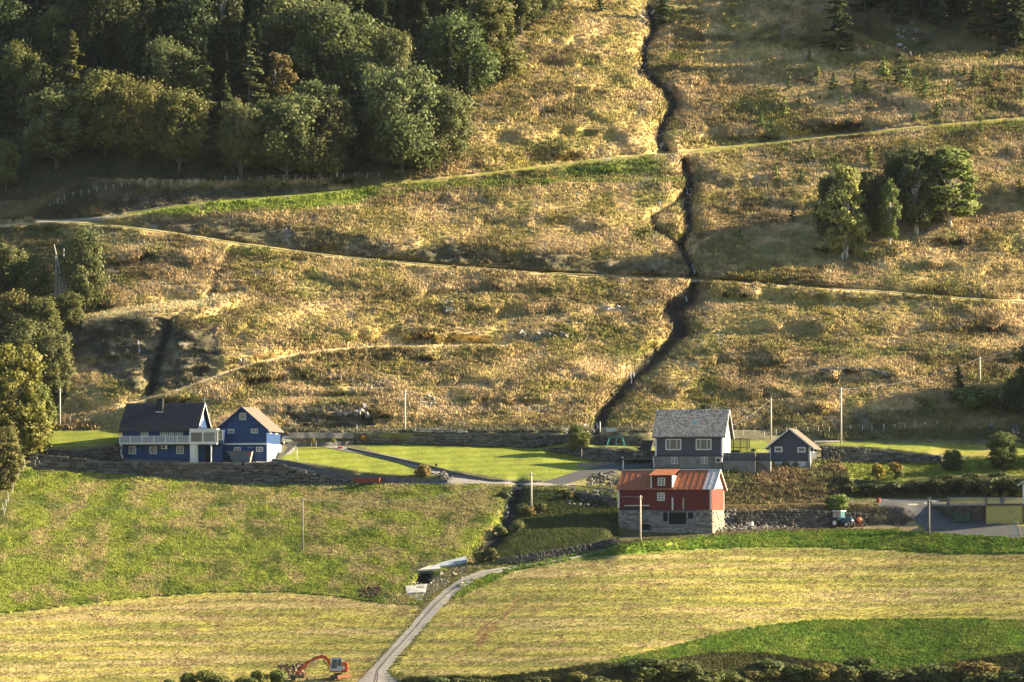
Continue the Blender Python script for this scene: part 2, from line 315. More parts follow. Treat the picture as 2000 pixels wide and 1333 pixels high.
for L_, h_, A_ in BANKS:
    p_ = np.array(L_, float); x0, x1 = p_[0, 0], p_[-1, 0]; ins = (COL > x0-30) & (COL < x1+30); yl = np.interp(COL, p_[:, 0], p_[:, 1])+(vn(COL/22, COL*0+h_, 7)-.5)*12; d = PY-yl[None, :]
    tp = np.clip(np.minimum(COL-x0+30, x1+30-COL)/70, 0, 1)[None, :]*ins[None, :]*(.7+.6*vn(COL/35, COL*0+A_, 9))[None, :]
    f_ = np.where(d < 0, -np.exp(d/45), np.where(d < h_, -1+2*d/h_, np.exp(-(d-h_)/30))); bk += f_*A_*1.12*tp
YY += blur(bk, 1, 0, 1)*np.clip(1-flatm, 0, 1)
YY += smoothm*((fb(X_/3, Z_/.5, 51, 2)-.5)*.25)
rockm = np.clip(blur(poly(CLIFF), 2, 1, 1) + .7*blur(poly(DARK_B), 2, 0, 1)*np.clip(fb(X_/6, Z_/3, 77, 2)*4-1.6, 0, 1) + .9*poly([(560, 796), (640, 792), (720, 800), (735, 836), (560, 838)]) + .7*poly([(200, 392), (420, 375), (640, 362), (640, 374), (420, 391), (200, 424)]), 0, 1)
YY += rockm*((np.floor(fb(X_/3, Z_/1.6, 61, 3)*7)/7-.5)*3.2)
DS = np.minimum.reduce([dist(STREAM), dist(STREAM2), dist(STREAM4)]); DS2 = dist(STREAM3); DS5 = dist(STREAM5)
lowm = np.clip((PY-545)/50, 0, 1)*(1-.45*np.clip((PY-640)/100, 0, 1))
wv = .75+.9*fb(X_/4, Z_/4, 311, 2)
YY += (4.2+1.2*lowm)*np.exp(-(DS/((15+9*lowm)*wv))**2) + 2.6*np.exp(-(DS2/9)**2) + 4.5*np.exp(-(DS5/17)**2) + 3.0*np.exp(-(dist(GULLY)/16)**2) + 1.0*np.exp(-(dist(GULLY2)/11)**2)
CULV = [(806, 1146), (818, 1122), (846, 1121), (840, 1140), (832, 1147)]
YY += 2.5*blur(blur(poly(CULV), 1, 0, 1), 1, 1, 1)
YY += .8*np.exp(-(np.minimum(DS, DS5)/8)**2)*(fb(X_/.9, Z_/.6, 71, 2)-.5)*3
# mown strips: shallow swaths running across the fields
sw = fb(X_/40, Z_/.9+X_*.012, 83, 2)
YY += (poly(MOWN_R)+poly(MOWN_L))*(sw-.5)*.35
GX, GZ = YY*(PX-1000)/F/(math.cos(PITCH)-K[:, None]*math.sin(PITCH)), CAMZ + YY*TE
def _ij(px, py):
    ci = np.interp(px, COL, np.arange(NC)); ri = np.interp(-np.asarray(py, float), -ROW, np.arange(NR)); return ri, ci
def samp(A, px, py):
    ri, ci = _ij(px, py); r0 = np.clip(np.floor(ri).astype(int), 0, NR-2); c0 = np.clip(np.floor(ci).astype(int), 0, NC-2); fr = ri-r0; fc = ci-c0
    return (A[r0, c0]*(1-fc)+A[r0, c0+1]*fc)*(1-fr) + (A[r0+1, c0]*(1-fc)+A[r0+1, c0+1]*fc)*fr
def G(px, py, y=None):
    """world point seen at a photo pixel: on the ground, or at distance y"""
    k = (666.5-py)/F; yy = float(samp(YY, px, py)) if y is None else y
    te = (math.sin(PITCH)+k*math.cos(PITCH))/(math.cos(PITCH)-k*math.sin(PITCH))
    return Vector((yy*(px-1000)/F/(math.cos(PITCH)-k*math.sin(PITCH)), yy, CAMZ+yy*te))
def S(p):
    """photo pixels per metre at a world point"""
    return F/(p.y*math.cos(PITCH))
def haze():
    m = bpy.data.materials.new('haze_air'); m.use_nodes = True; n = m.node_tree.nodes; n.remove(n['Principled BSDF']); v = n.new('ShaderNodeVolumePrincipled')
    v.inputs['Color'].default_value = (.72, .86, 1.0, 1); v.inputs['Density'].default_value = HAZE; v.inputs['Anisotropy'].default_value = .0
    m.node_tree.links.new(v.outputs[0], n['Material Output'].inputs['Volume']); b = MB(); b.box(-340, 340, -60, float(YY.max())+30, float(GZ.min())-6, float(GZ.max())+45)
    o = b.build('haze', m); o['kind'] = 'stuff'
# ------------------------------------------------------------------ ground colours (what grows or lies there, with some shade painted in)
cDRY, cDRY2, cHEA, cGRN = (.63, .46, .245), (.46, .365, .145), (.20, .14, .065), (.13, .175, .035)
cMOSS = (.31, .27, .075)
COLR = np.zeros((NR, NC, 3)) + cDRY2
def paint(m, c, k=1.0):
    global COLR
    COLR = COLR*(1-(m*k)[..., None]) + np.array(c)*(m*k)[..., None]
def thr(a, lo, hi): return np.clip((a-lo)/(hi-lo), 0, 1)
n1 = fb(X_/14, Z_/5, 101, 4); n2 = fb(X_/7, Z_/3, 111, 4); n3 = fb(X_/10, Z_/3.2, 121, 4); n4 = fb(X_/1.6, Z_/.8, 131, 3)
hillm = (PY < 845).astype(float)
paint(thr(n1, .40, .62)*hillm, cDRY, .9); paint(thr(n2, .46, .66)*hillm, cMOSS, .75); paint(thr(n3, .52, .7)*hillm, cHEA, .6); paint(thr(fb(X_/6, Z_/1.7, 147, 4), .58, .7)*hillm, (.11, .09, .045), .65); paint(thr(fb(X_/3.5, Z_/1.8, 145, 3), .5, .68)*hillm, cDRY, .7)
paint(thr(fb(X_/5, Z_/2.4, 141, 4), .6, .7)*hillm, cGRN, .5)

paint(((PY > 842) & (PY <= 950)).astype(float)*(1-.0), (.135, .13, .065)); paint(((PY > 838) & (PY <= 950))*thr(n2, .45, .6), (.20, .18, .10), .6); paint(poly([(215, 892), (560, 892), (575, 910), (540, 906), (215, 903)]), (.14, .135, .12))
paint((PY > 945).astype(float), (.23, .23, .07)); paint((PY > 945)*thr(fb(X_/4, Z_/2, 301, 3), .45, .65), (.34, .28, .12), .7)
paint(poly(FIELD_L), (.36, .41, .07)); fm = poly(FIELD_L)
paint(fm*thr(fb(X_/3.2, Z_/1.5, 151, 4)+.14*np.exp(-((PY-975)/45)**2)*(PX > 350)+.04*(PX > 450), .46, .68), (.52, .41, .19), .8)
paint(fm*thr(fb(X_/3, Z_/1.4, 161, 3), .52, .68), (.14, .21, .035), .7)
mm = np.clip(poly(MOWN_L)+poly(MOWN_R), 0, 1)
paint(mm, (.38, .34, .085)); paint(mm*thr(fb(X_/30, Z_/.7+X_*.012, 171, 3), .45, .6), (.42, .33, .16), .8); paint(mm*thr(fb(X_/22, Z_/.42+X_*.01, 181, 3), .50, .62), (.19, .195, .05), .85); paint(mm*thr(fb(X_/3, Z_/.5, 185, 3), .6, .7), (.22, .15, .08), .6)
paint(band([(60, 1205), (250, 1182), (400, 1172), (560, 1167), (700, 1178)], 5, 9, 5), (.36, .25, .13), .35)
for P_, arch, ph in ((MOWN_R, [(700, 1250), (860, 1170), (1000, 1118), (1150, 1094), (1300, 1079), (1500, 1071), (1860, 1084), (2060, 1086)], 0), (MOWN_L, [(-60, 1207), (100, 1190), (260, 1170), (400, 1161), (560, 1158), (700, 1172), (820, 1188)], 2)):
    ax = np.array(arch, float); vv = (PY-np.interp(COL, ax[:, 0], ax[:, 1])[None, :])/12.0; vv = vv*(1-.012*vv)+(fb(X_/16, Z_/5, 501+ph, 2)-.5)*1.1
    for per, lo, st in ((1.25, .72, .8), (.47, .55, .45)): paint(poly(P_)*thr(np.sin(2*math.pi*vv/per+vn(X_/9, Z_*.7, 503)*3), lo, 1)*thr(fb(X_/12, vv*1.5, 505+ph, 3), .35, .55), (.17, .165, .05) if per > 1 else (.24, .20, .08), st)
for a, b in (([(955, 1215), (925, 1250)], 5), ([(985, 1200), (960, 1225), (935, 1255)], 6), ([(1010, 1170), (960, 1240), (890, 1290)], 4)):
    paint(np.exp(-(dist(a)/b)**2)*thr(n4, .35, .6), (.26, .15, .08), .9)
for p in (LAWN_W, LAWN_M, LAWN_B, LAWN_E, LAWN_E2): paint(blur(poly(p), 1, 1, 1), (.235, .27, .045))
lm = np.clip(sum(poly(p) for p in (LAWN_W, LAWN_M, LAWN_B, LAWN_E)), 0, 1)
paint(lm*thr(np.sin(Z_*7.5+X_*.35+vn(X_/3, Z_, 5)*2), -.2, .8), (.17, .205, .035), .75)
paint(poly(LAWN_E)*thr(n2, .45, .6), (.33, .27, .08), .7)
paint(poly(GREEN_R)+poly(GREEN_RB), (.16, .26, .035)); paint((poly(GREEN_R)+poly(GREEN_RB))*thr(fb(X_/2.5, Z_/1.5, 191, 3), .5, .65), (.27, .32, .055), .75)
paint(blur(blur(poly([(240, 416), (420, 394), (700, 368), (745, 362), (735, 385), (700, 404), (520, 414), (330, 424)]), 2, 1, 2), 1, 0, 1), (.22, .30, .04), .9); paint(band([(740, 385), (860, 368), (1080, 358)], 3, 5, 3), (.2, .26, .04), .7)
paint(blur(blur(poly([(1085, 332), (1300, 306), (1300, 345), (1080, 350)]), 6, 1, 2), 1, 0, 2)*thr(n2, .3, .42), (.15, .22, .035), .85)
paint(band(ROAD_A, 1, 4, 2)*(PX > 210), (.19, .22, .045), .8); paint(band(ROAD_C, 1, 6, 3), (.17, .22, .04), .75)
paint(band(ROAD_G, 1, 4, 2)*(PX > 1850), (.17, .22, .04), .9); paint(band(ROAD_G, 1, 3, 2)*(PX < 1720), (.55, .42, .22), .9)
paint(band(ROAD_B, 1, 3, 1.5), (.36, .33, .17), .9); paint(band(ROAD_B, 1, 3, 1.5)*(PX > 1300), (.42, .38, .24), .8)
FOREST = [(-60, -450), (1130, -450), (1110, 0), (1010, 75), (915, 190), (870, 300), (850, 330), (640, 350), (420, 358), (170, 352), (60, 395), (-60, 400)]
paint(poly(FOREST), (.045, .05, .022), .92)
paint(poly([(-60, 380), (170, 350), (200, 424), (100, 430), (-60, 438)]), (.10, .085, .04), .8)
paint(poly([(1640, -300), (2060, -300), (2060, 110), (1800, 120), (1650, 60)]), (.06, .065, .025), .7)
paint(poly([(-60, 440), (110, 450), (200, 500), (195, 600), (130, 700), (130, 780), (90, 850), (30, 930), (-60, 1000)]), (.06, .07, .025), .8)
paint(poly([(1410, 905), (1640, 900), (1660, 940), (1640, 985), (1410, 990)]), (.30, .20, .10), .8); paint(poly([(1410, 905), (1640, 900), (1660, 940), (1640, 985), (1410, 990)])*thr(n2, .42, .55), (.13, .15, .05), .8); paint(poly([(1410, 948), (1520, 950), (1640, 935), (1640, 985), (1410, 990)]), (.10, .09, .04), .7)
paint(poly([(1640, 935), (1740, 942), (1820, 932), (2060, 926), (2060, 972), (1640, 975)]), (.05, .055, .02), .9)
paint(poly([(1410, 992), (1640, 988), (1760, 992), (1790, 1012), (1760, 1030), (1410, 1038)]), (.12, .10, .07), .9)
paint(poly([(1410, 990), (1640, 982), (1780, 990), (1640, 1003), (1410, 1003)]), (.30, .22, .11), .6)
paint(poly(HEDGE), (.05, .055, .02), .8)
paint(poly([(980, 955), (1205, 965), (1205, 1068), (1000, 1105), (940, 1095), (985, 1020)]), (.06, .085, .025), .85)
paint(poly([(1205, 1040), (1420, 1036), (1790, 1026), (1790, 1036), (1500, 1042), (1320, 1056), (1205, 1066)]), (.20, .16, .10), .8); paint(poly([(1190, 1020), (1400, 1020), (1405, 1044), (1320, 1054), (1190, 1070)]), (.075, .075, .03), .9)  # the darker patch paints shade onto the ground before the barn
paint(poly([(1340, 838), (1620, 838), (1620, 858), (1340, 860)])+poly([(545, 838), (1280, 838), (1280, 847), (545, 847)]), (.19, .18, .12), .6); paint(poly([(1420, 862), (1500, 862), (1500, 885), (1420, 885)])+poly([(1100, 862), (1280, 872), (1280, 879), (1100, 869)]), (.24, .28, .05), .8)
paint(poly([(1500, 812), (2060, 800), (2060, 862), (1620, 862), (1500, 850)]), (.13, .12, .05), .7); paint(blur(poly(DARK_B), 2, 0, 2)*thr(n2, .2, .45), (.10, .09, .045), .9); paint(blur(poly([(170, 352), (420, 366), (640, 352), (760, 338), (840, 330), (870, 328), (870, 345), (760, 353), (600, 373), (420, 388), (200, 420), (60, 424)]), 2, 0, 2), (.07, .065, .035), .85); paint(rockm, (.17, .16, .14), .55); paint(rockm*thr(n4, .4, .6), (.07, .068, .06), .8); paint(rockm*thr(fb(X_/3, Z_/2, 333, 3), .45, .6), (.05, .05, .03), .7)  # shade painted dark on the bank above the track and below the forest
rk = thr(fb(X_/2.6, Z_/1.6, 201, 3), .74, .78)*hillm*(1-poly(FOREST)); paint(rk, (.30, .28, .24), .5)
sm = np.clip(np.exp(-(DS/((8.5+9*lowm)*wv))**4) + np.exp(-(DS2/5)**4) + np.exp(-(DS5/13)**4), 0, 1)*(1-band(ROAD_A, 3, 4))*(1-band(ROAD_B, 3, 5))
paint(sm, (.022, .022, .024), .95); paint(np.exp(-(dist(GULLY)/9)**4), (.035, .035, .03), .9); paint(np.exp(-(dist(GULLY2)/5)**4), (.07, .06, .03), .7)
cd_ = poly([(795, 1105), (915, 1090), (940, 1110), (850, 1160), (800, 1170)]); paint(cd_*thr(n4, .4, .6), (.26, .23, .17), .7); paint(poly(CULV), (.02, .02, .02))
n5 = fb(X_/.8, Z_/.5, 211, 2); COLR *= (1+ (n5-.5)*.5*(1-smoothm*.5))[..., None]; COLR *= (1+(n4-.5)*.35)[..., None]
paint(band(ROAD_E, 4, 6, 3)+band(ROAD_D, 4, 12, 5), (.80, .62, .33), .85)
COLR = np.clip(COLR, .008, .8)
def terrain_mat():
    m = bpy.data.materials.new('ground_cover'); m.use_nodes = True; n = m.node_tree.nodes; L = m.node_tree.links; b = n['Principled BSDF']
    b.inputs['Roughness'].default_value = .95; b.inputs['Specular IOR Level'].default_value = .1
    at = n.new('ShaderNodeAttribute'); at.attribute_name = 'col'; tc = n.new('ShaderNodeTexCoord')
    n1 = n.new('ShaderNodeTexNoise'); n1.inputs['Scale'].default_value = 2.2; n1.inputs['Detail'].default_value = 6; n1.inputs['Roughness'].default_value = .7
    L.new(tc.outputs['Object'], n1.inputs['Vector'])
    mr = n.new('ShaderNodeMapRange'); mr.inputs[1].default_value = .3; mr.inputs[2].default_value = .7; mr.inputs[3].default_value = .6; mr.inputs[4].default_value = 1.35
    L.new(n1.outputs['Fac'], mr.inputs[0]); vm = n.new('ShaderNodeVectorMath'); vm.operation = 'SCALE'
    L.new(at.outputs['Color'], vm.inputs[0]); L.new(mr.outputs[0], vm.inputs['Scale']); L.new(vm.outputs[0], b.inputs['Base Color'])
    n2 = n.new('ShaderNodeTexNoise'); n2.inputs['Scale'].default_value = 3.0; n2.inputs['Detail'].default_value = 4; L.new(tc.outputs['Object'], n2.inputs['Vector'])
    bp = n.new('ShaderNodeBump'); bp.inputs['Distance'].default_value = .12; bp.inputs['Strength'].default_value = .8
    L.new(n2.outputs['Fac'], bp.inputs['Height']); L.new(bp.outputs[0], b.inputs['Normal']); return m
M_T = terrain_mat()
if HAZE: haze()
allV = np.stack([GX, YY, GZ], -1).reshape(-1, 3)
dU = np.stack([np.gradient(blur(a, 1, 1, 1), axis=1) for a in (GX, YY, GZ)], -1); dV = np.stack([np.gradient(blur(a, 1, 0, 1), axis=0) for a in (GX, YY, GZ)], -1)
NRM = np.cross(dU, dV); NRM /= np.linalg.norm(NRM, axis=2, keepdims=True)+1e-9; NRM *= np.sign(NRM[..., 2:3]+1e-6)
NRM = np.stack([blur(blur(NRM[..., i], 1, 0, 2), 1, 1, 2) for i in range(3)], -1)
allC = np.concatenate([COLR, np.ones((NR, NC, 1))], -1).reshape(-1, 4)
idx = np.arange(NR*NC).reshape(NR, NC)
quads = np.stack([idx[:-1, :-1], idx[:-1, 1:], idx[1:, 1:], idx[1:, :-1]], -1)
cls = np.zeros((NR, NC), int)
for k_, p in enumerate(((MOWN_L,), (MOWN_R,), (LAWN_W,), (LAWN_M,), (LAWN_B,), (LAWN_E,))): cls[poly(p[0]) > .5] = k_+1
cls[(sm > .5) & (PY < 850)] = 7
cls[(sm > .5) & (PY >= 850)] = 7
qc = cls[:-1, :-1]
for k_, nm in enumerate(('hillside', 'mown_field', 'mown_field', 'lawn', 'lawn', 'lawn', 'lawn', 'stream_bed')):
    q = quads[qc == k_]
    if not len(q): continue
    u, inv = np.unique(q, return_inverse=True)
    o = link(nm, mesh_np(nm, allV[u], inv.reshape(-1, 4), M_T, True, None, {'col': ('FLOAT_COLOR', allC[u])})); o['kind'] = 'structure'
mw = mat('fjord_water', (.02, .04, .05), .15, bump=.05, noise=.2, nscale=.3)
yf = float(YY[0].min()); zf = float(GZ[0].min())
b_ = MB(); b_.box(-3000, 3000, -1500, yf+20, zf-4, zf-.3); tag(b_.build('water', mw), kind='structure')
# ------------------------------------------------------------------ materials of the built things
def island(m, amt=.35):
    """vary the base colour per separate piece"""
    n = m.node_tree.nodes; L = m.node_tree.links; b = n['Principled BSDF']; s = b.inputs['Base Color'].links[0].from_socket
    ge = n.new('ShaderNodeNewGeometry'); mr = n.new('ShaderNodeMapRange'); mr.inputs[3].default_value = 1-amt; mr.inputs[4].default_value = 1+amt
    L.new(ge.outputs['Random Per Island'], mr.inputs[0]); vm = n.new('ShaderNodeVectorMath'); vm.operation = 'SCALE'; L.new(s, vm.inputs[0]); L.new(mr.outputs[0], vm.inputs['Scale']); L.new(vm.outputs[0], b.inputs['Base Color']); return m
BLUE = mat('blue_boards', (.018, .057, .17), .6, noise=.15, nscale=1.5)
WHITE = mat('white_paint', (.72, .72, .70), .55, noise=.08, nscale=2)
WHITE2 = mat('worn_white_paint', (.66, .66, .63), .7, noise=.25, nscale=4)
GLASS = mat('window_glass', (.03, .04, .05), .08, spec=.9)
GLASSC = mat('curtained_glass', (.17, .175, .17), .15, spec=.7, noise=.4, nscale=2)
DTILE = island(mat('dark_roof_tile', (.02, .021, .028), .45, spec=.5), .3)
DROOF = mat('dark_roof', (.02, .02, .026), .6)
BEIGE = mat('beige_shingle', (.155, .135, .11), .85, noise=.15, nscale=5)
GREY = mat('grey_boards', (.062, .072, .095), .65, noise=.15, nscale=2)
GREYL = mat('sunlit_grey_boards', (.30, .31, .31), .7, noise=.1, nscale=2)  # the house's grey boards, brightened for the sunlit gable
SLATE = island(mat('slate', (.27, .275, .27), .6, spec=.4), .45)
SLATEB = mat('slate_bed', (.09, .09, .09), .9)
CONC = mat('concrete', (.21, .205, .195), .9, noise=.3, nscale=1.3, bump=.03)
CONCD = mat('dark_concrete', (.12, .12, .125), .9, noise=.3, nscale=1.0)
PLAST = mat('patched_plaster', (.25, .25, .24), .9, noise=.35, nscale=.9, col2=(.13, .125, .115))
RED = mat('red_boards', (.15, .019, .02), .75, noise=.3, nscale=2.2, stretch=(4, 4, .5), col2=(.11, .02, .02))
REDL = mat('sunlit_red_boards', (.36, .06, .045), .8, noise=.2, nscale=2, stretch=(4, 4, .5))  # the barn's red boards, brightened for the sunlit gable
RUST = mat('rusty_sheet', (.33, .115, .055), .7, noise=.35, nscale=1.6, stretch=(3, 1, .6), spec=.3)
TIN = mat('grey_sheet', (.45, .45, .46), .6, noise=.35, nscale=2.5, spec=.4)
STONE = mat('field_stone', (.135, .132, .125), .9, noise=.35, nscale=2.5, objcol=True)
STONEB = mat('wall_core', (.035, .035, .03), .95)
GRAVEL = mat('gravel_road', (.27, .255, .23), .95, noise=.3, nscale=1.5, bump=.03)
GRAVELD = mat('asphalt', (.08, .082, .088), .9, noise=.15, nscale=.6)  # colour lowered to deepen the shade on the yard
WOOD = mat('weathered_wood', (.30, .26, .21), .85, noise=.35, nscale=5)
WOODP = mat('pale_post', (.60, .55, .47), .85, noise=.3, nscale=5)
RAILG = mat('railing_board', (.36, .38, .42), .7)
METAL = mat('galvanised', (.45, .47, .48), .4, metal=.6)
BLACK = mat('black_rubber', (.02, .02, .02), .8)
TEAL = mat('teal_paint', (.05, .32, .33), .5)
ORANGE = mat('orange_paint', (.62, .10, .025), .45, noise=.2, nscale=3)
ORANGEP = mat('faded_orange_paint', (.70, .28, .15), .6, noise=.2, nscale=4)
YELLOW = mat('yellow_boards', (.46, .38, .13), .7, noise=.12, nscale=2)
YELP = mat('pale_yellow_boards', (.42, .36, .18), .7)
DARKIN = mat('dark_interior', (.012, .012, .014), .95)
SKIP = mat('grey_steel', (.10, .12, .14), .6, noise=.2, nscale=3)
CARGREY = mat('silver_car_paint', (.16, .165, .17), .3, metal=.5)
BROWNSTL = mat('red_brown_steel', (.24, .05, .03), .7, noise=.25, nscale=3)
# ------------------------------------------------------------------ roads and paths
def resample(pts, n):
    p = np.array(pts, float); d = np.concatenate([[0], np.cumsum(np.hypot(*np.diff(p, axis=0).T))]); t = np.linspace(0, d[-1], n); return np.stack([np.interp(t, d, p[:, 0]), np.interp(t, d, p[:, 1])], 1)
def ribbon(name, A, B, m, lift=.06, n=120, k=4):
    A = resample(A, n); B = resample(B, n); V = []; Fq = []
    for i in range(n):
        for j in range(k+1):
            q = A[i]*(1-j/k)+B[i]*j/k; p = G(q[0], q[1]); V.append((p.x, p.y, p.z+lift))
    V = np.array(V).reshape(n, k+1, 3)
    for _ in range(2): V[1:-1] = (V[:-2]+V[1:-1]*2+V[2:])/4
    ix = np.arange(n*(k+1)).reshape(n, k+1); Fq = np.stack([ix[:-1, :-1], ix[1:, :-1], ix[1:, 1:], ix[:-1, 1:]], -1).reshape(-1, 4)
    o = link(name, mesh_np(name, V.reshape(-1, 3), Fq, m, True)); o['kind'] = 'structure'; return o
ribbon('gravel_road', [(688, 1345), (740, 1290), (800, 1225), (836, 1182), (868, 1153), (900, 1131), (940, 1116), (1000, 1107), (1060, 1099), (1110, 1091), (1205, 1066)], [(790, 1345), (754, 1313), (772, 1290), (816, 1240), (860, 1190), (890, 1161), (920, 1139), (960, 1124), (1010, 1112), (1062, 1102), (1112, 1094), (1207, 1070)], GRAVEL, .08, 160, 5)
rA = resample([(688, 1345), (740, 1290), (800, 1225), (836, 1182), (868, 1153), (900, 1131), (940, 1116), (1000, 1107), (1060, 1099)], 90); rB = resample([(790, 1345), (754, 1313), (772, 1290), (816, 1240), (860, 1190), (890, 1161), (920, 1139), (960, 1124), (1010, 1112), (1062, 1102)], 90)
for t_, w_ in ((.40, .035), (.47, .03), (.80, .02)):
    wob = np.array([fb(np.array([i/9.0]), np.array([t_*7]), 5, 2)[0]-.5 for i in range(90)])[:, None]*.10
    ribbon('road_crack', list(map(tuple, rA*(1-t_-wob)+rB*(t_+wob))), list(map(tuple, rA*(1-t_-wob-w_)+rB*(t_+wob+w_))), mat('tar_seam', (.10, .095, .09), .9) if t_ < .6 else mat('worn_edge', (.36, .34, .31), .9), .105, 160, 1)
off = lambda L_, d: [(x, y+d) for x, y in L_]
ribbon('track', off(ROAD_B, -1), off(ROAD_B, 1.7), mat('grassy_gravel', (.33, .29, .13), .95, noise=.3, nscale=.8), .1, 300, 2)
ribbon('track', [(70, 432), (120, 430), (205, 424.5), (225, 423)], [(70, 436), (120, 435), (195, 431), (215, 428)], GRAVEL, .1, 60, 2)
ribbon('grass_path', off(ROAD_E, -2.5), off(ROAD_E, 2.5), mat('dry_grass_path', (.72, .55, .29), .95, noise=.35, nscale=1.5, bump=.1), .12, 240, 2)
ribbon('path', [(640, 871), (668, 873), (722, 883), (790, 897), (850, 915), (905, 931), (960, 939)], [(628, 874), (660, 879), (712, 889), (770, 901), (830, 920), (880, 937), (930, 944)], GRAVEL, .08, 100, 2)
ribbon('driveway', [(500, 902), (535, 903), (575, 910), (648, 928), (690, 935), (741, 942), (800, 944), (874, 942)], [(500, 906), (560, 914), (620, 925), (690, 939), (741, 946), (800, 947), (874, 947)], GRAVEL, .08, 100, 2)
ribbon('road', [(874, 938), (960, 939), (1060, 944), (1120, 947), (1212, 962)], [(874, 946), (960, 946), (1060, 950), (1120, 953), (1212, 967)], GRAVEL, .08, 100, 3)
ribbon('road', [(1062, 943), (1120, 924), (1180, 909), (1290, 899)], [(1100, 949), (1150, 933), (1210, 919), (1290, 910)], GRAVELD, .12, 60, 3)
ribbon('road', [(1405, 983), (1500, 981), (1600, 977), (1720, 975), (1850, 977)], [(1405, 988), (1500, 986), (1600, 983), (1712, 986), (1790, 990)], GRAVEL, .1, 100, 3)
ribbon('driveway', [(1722, 979), (1800, 979), (1850, 985), (1925, 1021), (2040, 1036)], [(1705, 986), (1778, 1012), (1815, 1041), (1920, 1049), (2040, 1057)], GRAVELD, .14, 80, 6)
ribbon('path', [(1590, 862), (1640, 862)], [(1590, 866), (1640, 865)], GRAVEL, .1, 10, 2)
# ------------------------------------------------------------------ walls
def stone_meshes():
    out = []
    for s in range(7):
        bm = bmesh.new(); bmesh.ops.create_cube(bm, size=1.0); bmesh.ops.bevel(bm, geom=list(bm.edges), offset=.12, segments=1, affect='EDGES'); r_ = random.Random(s)
        for v in bm.verts: v.co += Vector((r_.uniform(-.09, .09), r_.uniform(-.06, .06), r_.uniform(-.09, .09)))
        me = bpy.data.meshes.new('stone'); bm.to_mesh(me); bm.free(); me.materials.append(STONE); out.append(me)
    return out
STM = stone_meshes()
def wall_frame(top, bot, dy=-.25):
    x0, x1 = max(top[0][0], bot[0][0]), min(top[-1][0], bot[-1][0]); T = np.array(top, float); B = np.array(bot, float)
    xs = np.linspace(x0, x1, 60); tt = np.interp(xs, T[:, 0], T[:, 1]); bb = np.interp(xs, B[:, 0], B[:, 1]); ys = np.array([float(samp(YY, x, b)) for x, b in zip(xs, bb)])+dy
    for _ in range(6): ys[1:-1] = (ys[:-2]+2*ys[1:-1]+ys[2:])/4
    def f(u, v):                          # u 0..1 along, v 0..1 up
        px = x0+(x1-x0)*u; a = float(np.interp(px, xs, tt)); b = float(np.interp(px, xs, bb)); y = float(np.interp(px, xs, ys)); p = G(px, b+(a-b)*v, y); return p
    return f
def strip_wall(name, top, bot, m, thick=.35, n=40, dy=-.25, deep=.5, parent=None):
    f = wall_frame(top, bot, dy); b = MB(); V = []
    for i in range(n+1):
        p = f(i/n, 0); q = f(i/n, 1); V += [(p.x, p.y, p.z-deep), (q.x, q.y, q.z), (q.x, q.y+thick, q.z), (p.x, p.y+thick, p.z-deep)]
    Fs = []
    for i in range(n):
        for j in range(4): Fs.append((i*4+j, i*4+(j+1) % 4, i*4+4+(j+1) % 4, i*4+4+j))
    Fs += [(0, 1, 2, 3), (4*n+3, 4*n+2, 4*n+1, 4*n)]; b.add(V, Fs); return b.build(name, m, parent), f
def stone_wall(top, bot, label, sw=1.0, sh=.48, thick=.8, limit=295, group=None, light=1.0, dy=-.3, cap=None):
    root = empty('stone_wall', (0, 0, 0), 0, label, 'stone wall', group)
    _, f = strip_wall('wall_core', [(x, y+1.2) for x, y in top], bot, STONEB, thick, 50, dy+.22, .5, root)
    a, b = f(0, 0), f(1, 0); Lw = sum((f(i/20, 0)-f((i+1)/20, 0)).length for i in range(20)); cnt = 0; st = []
    hmax = max((f(i/20, 1)-f(i/20, 0)).length for i in range(21)); rows = max(2, int(round(hmax/sh)))
    for r_ in range(rows):
        u = R.uniform(-.5, 0)*sw/Lw
        while u < 1:
            w_ = sw*R.uniform(.55, 1.5)/Lw; uc = u+w_/2; u += w_
            if uc > 1 or uc < 0: continue
            p0, p1 = f(uc, 0), f(uc, 1); hh = (p1-p0).length; zc = (r_+.5)*hmax/rows*1.0
            if hh < .15: continue
            rr = max(1, int(round(hh/sh)))
            if r_ >= rr: continue
            h_ = hh/rr; st.append((uc, (r_+.5)/rr, w_*Lw, h_))
    R.shuffle(st); big = st[:limit]
    for uc, v, w_, h_ in big:
        p = f(uc, v); g = R.uniform(.6, 1.5)*light
        o = link('stone', R.choice(STM), root, (p.x, p.y-.02, p.z+R.uniform(-.04, .04)), (R.uniform(-.06, .06), R.uniform(-.10, .10), R.uniform(-.05, .05)), (w_*.98, .45*R.uniform(.8, 1.2), h_*R.uniform(.85, 1.02))); o.color = (g*1.02, g, g*.95, 1)
    return root
W1T = [(60, 884), (150, 893), (215, 901), (540, 903), (575, 914), (620, 926), (690, 939), (700, 940)]; W1B = [(60, 916), (150, 922), (250, 929), (400, 941), (550, 948), (690, 948), (700, 948)]
stone_wall(W1T, W1B, 'long dark retaining wall of big stones below the blue house', 1.15, .52, light=.85)
stone_wall([(70, 877), (150, 879), (235, 870)], [(70, 884), (150, 893), (235, 901)], 'dark stone terrace wall at the lower edge of the west lawn', .9, .42, light=.6)
stone_wall([(693, 845), (900, 847), (1150, 848), (1255, 851)], [(693, 866), (800, 867), (930, 871), (1040, 874), (1100, 867), (1160, 868), (1255, 873)], 'long dark dry stone wall above the big lawn', .8, .42, light=.8)
stone_wall([(1062, 877), (1105, 870), (1160, 873), (1220, 880), (1283, 880)], [(1062, 879), (1105, 886), (1160, 900), (1230, 903), (1283, 903)], 'stone wall under the strip of lawn with the swing set', .7, .4, light=.9)
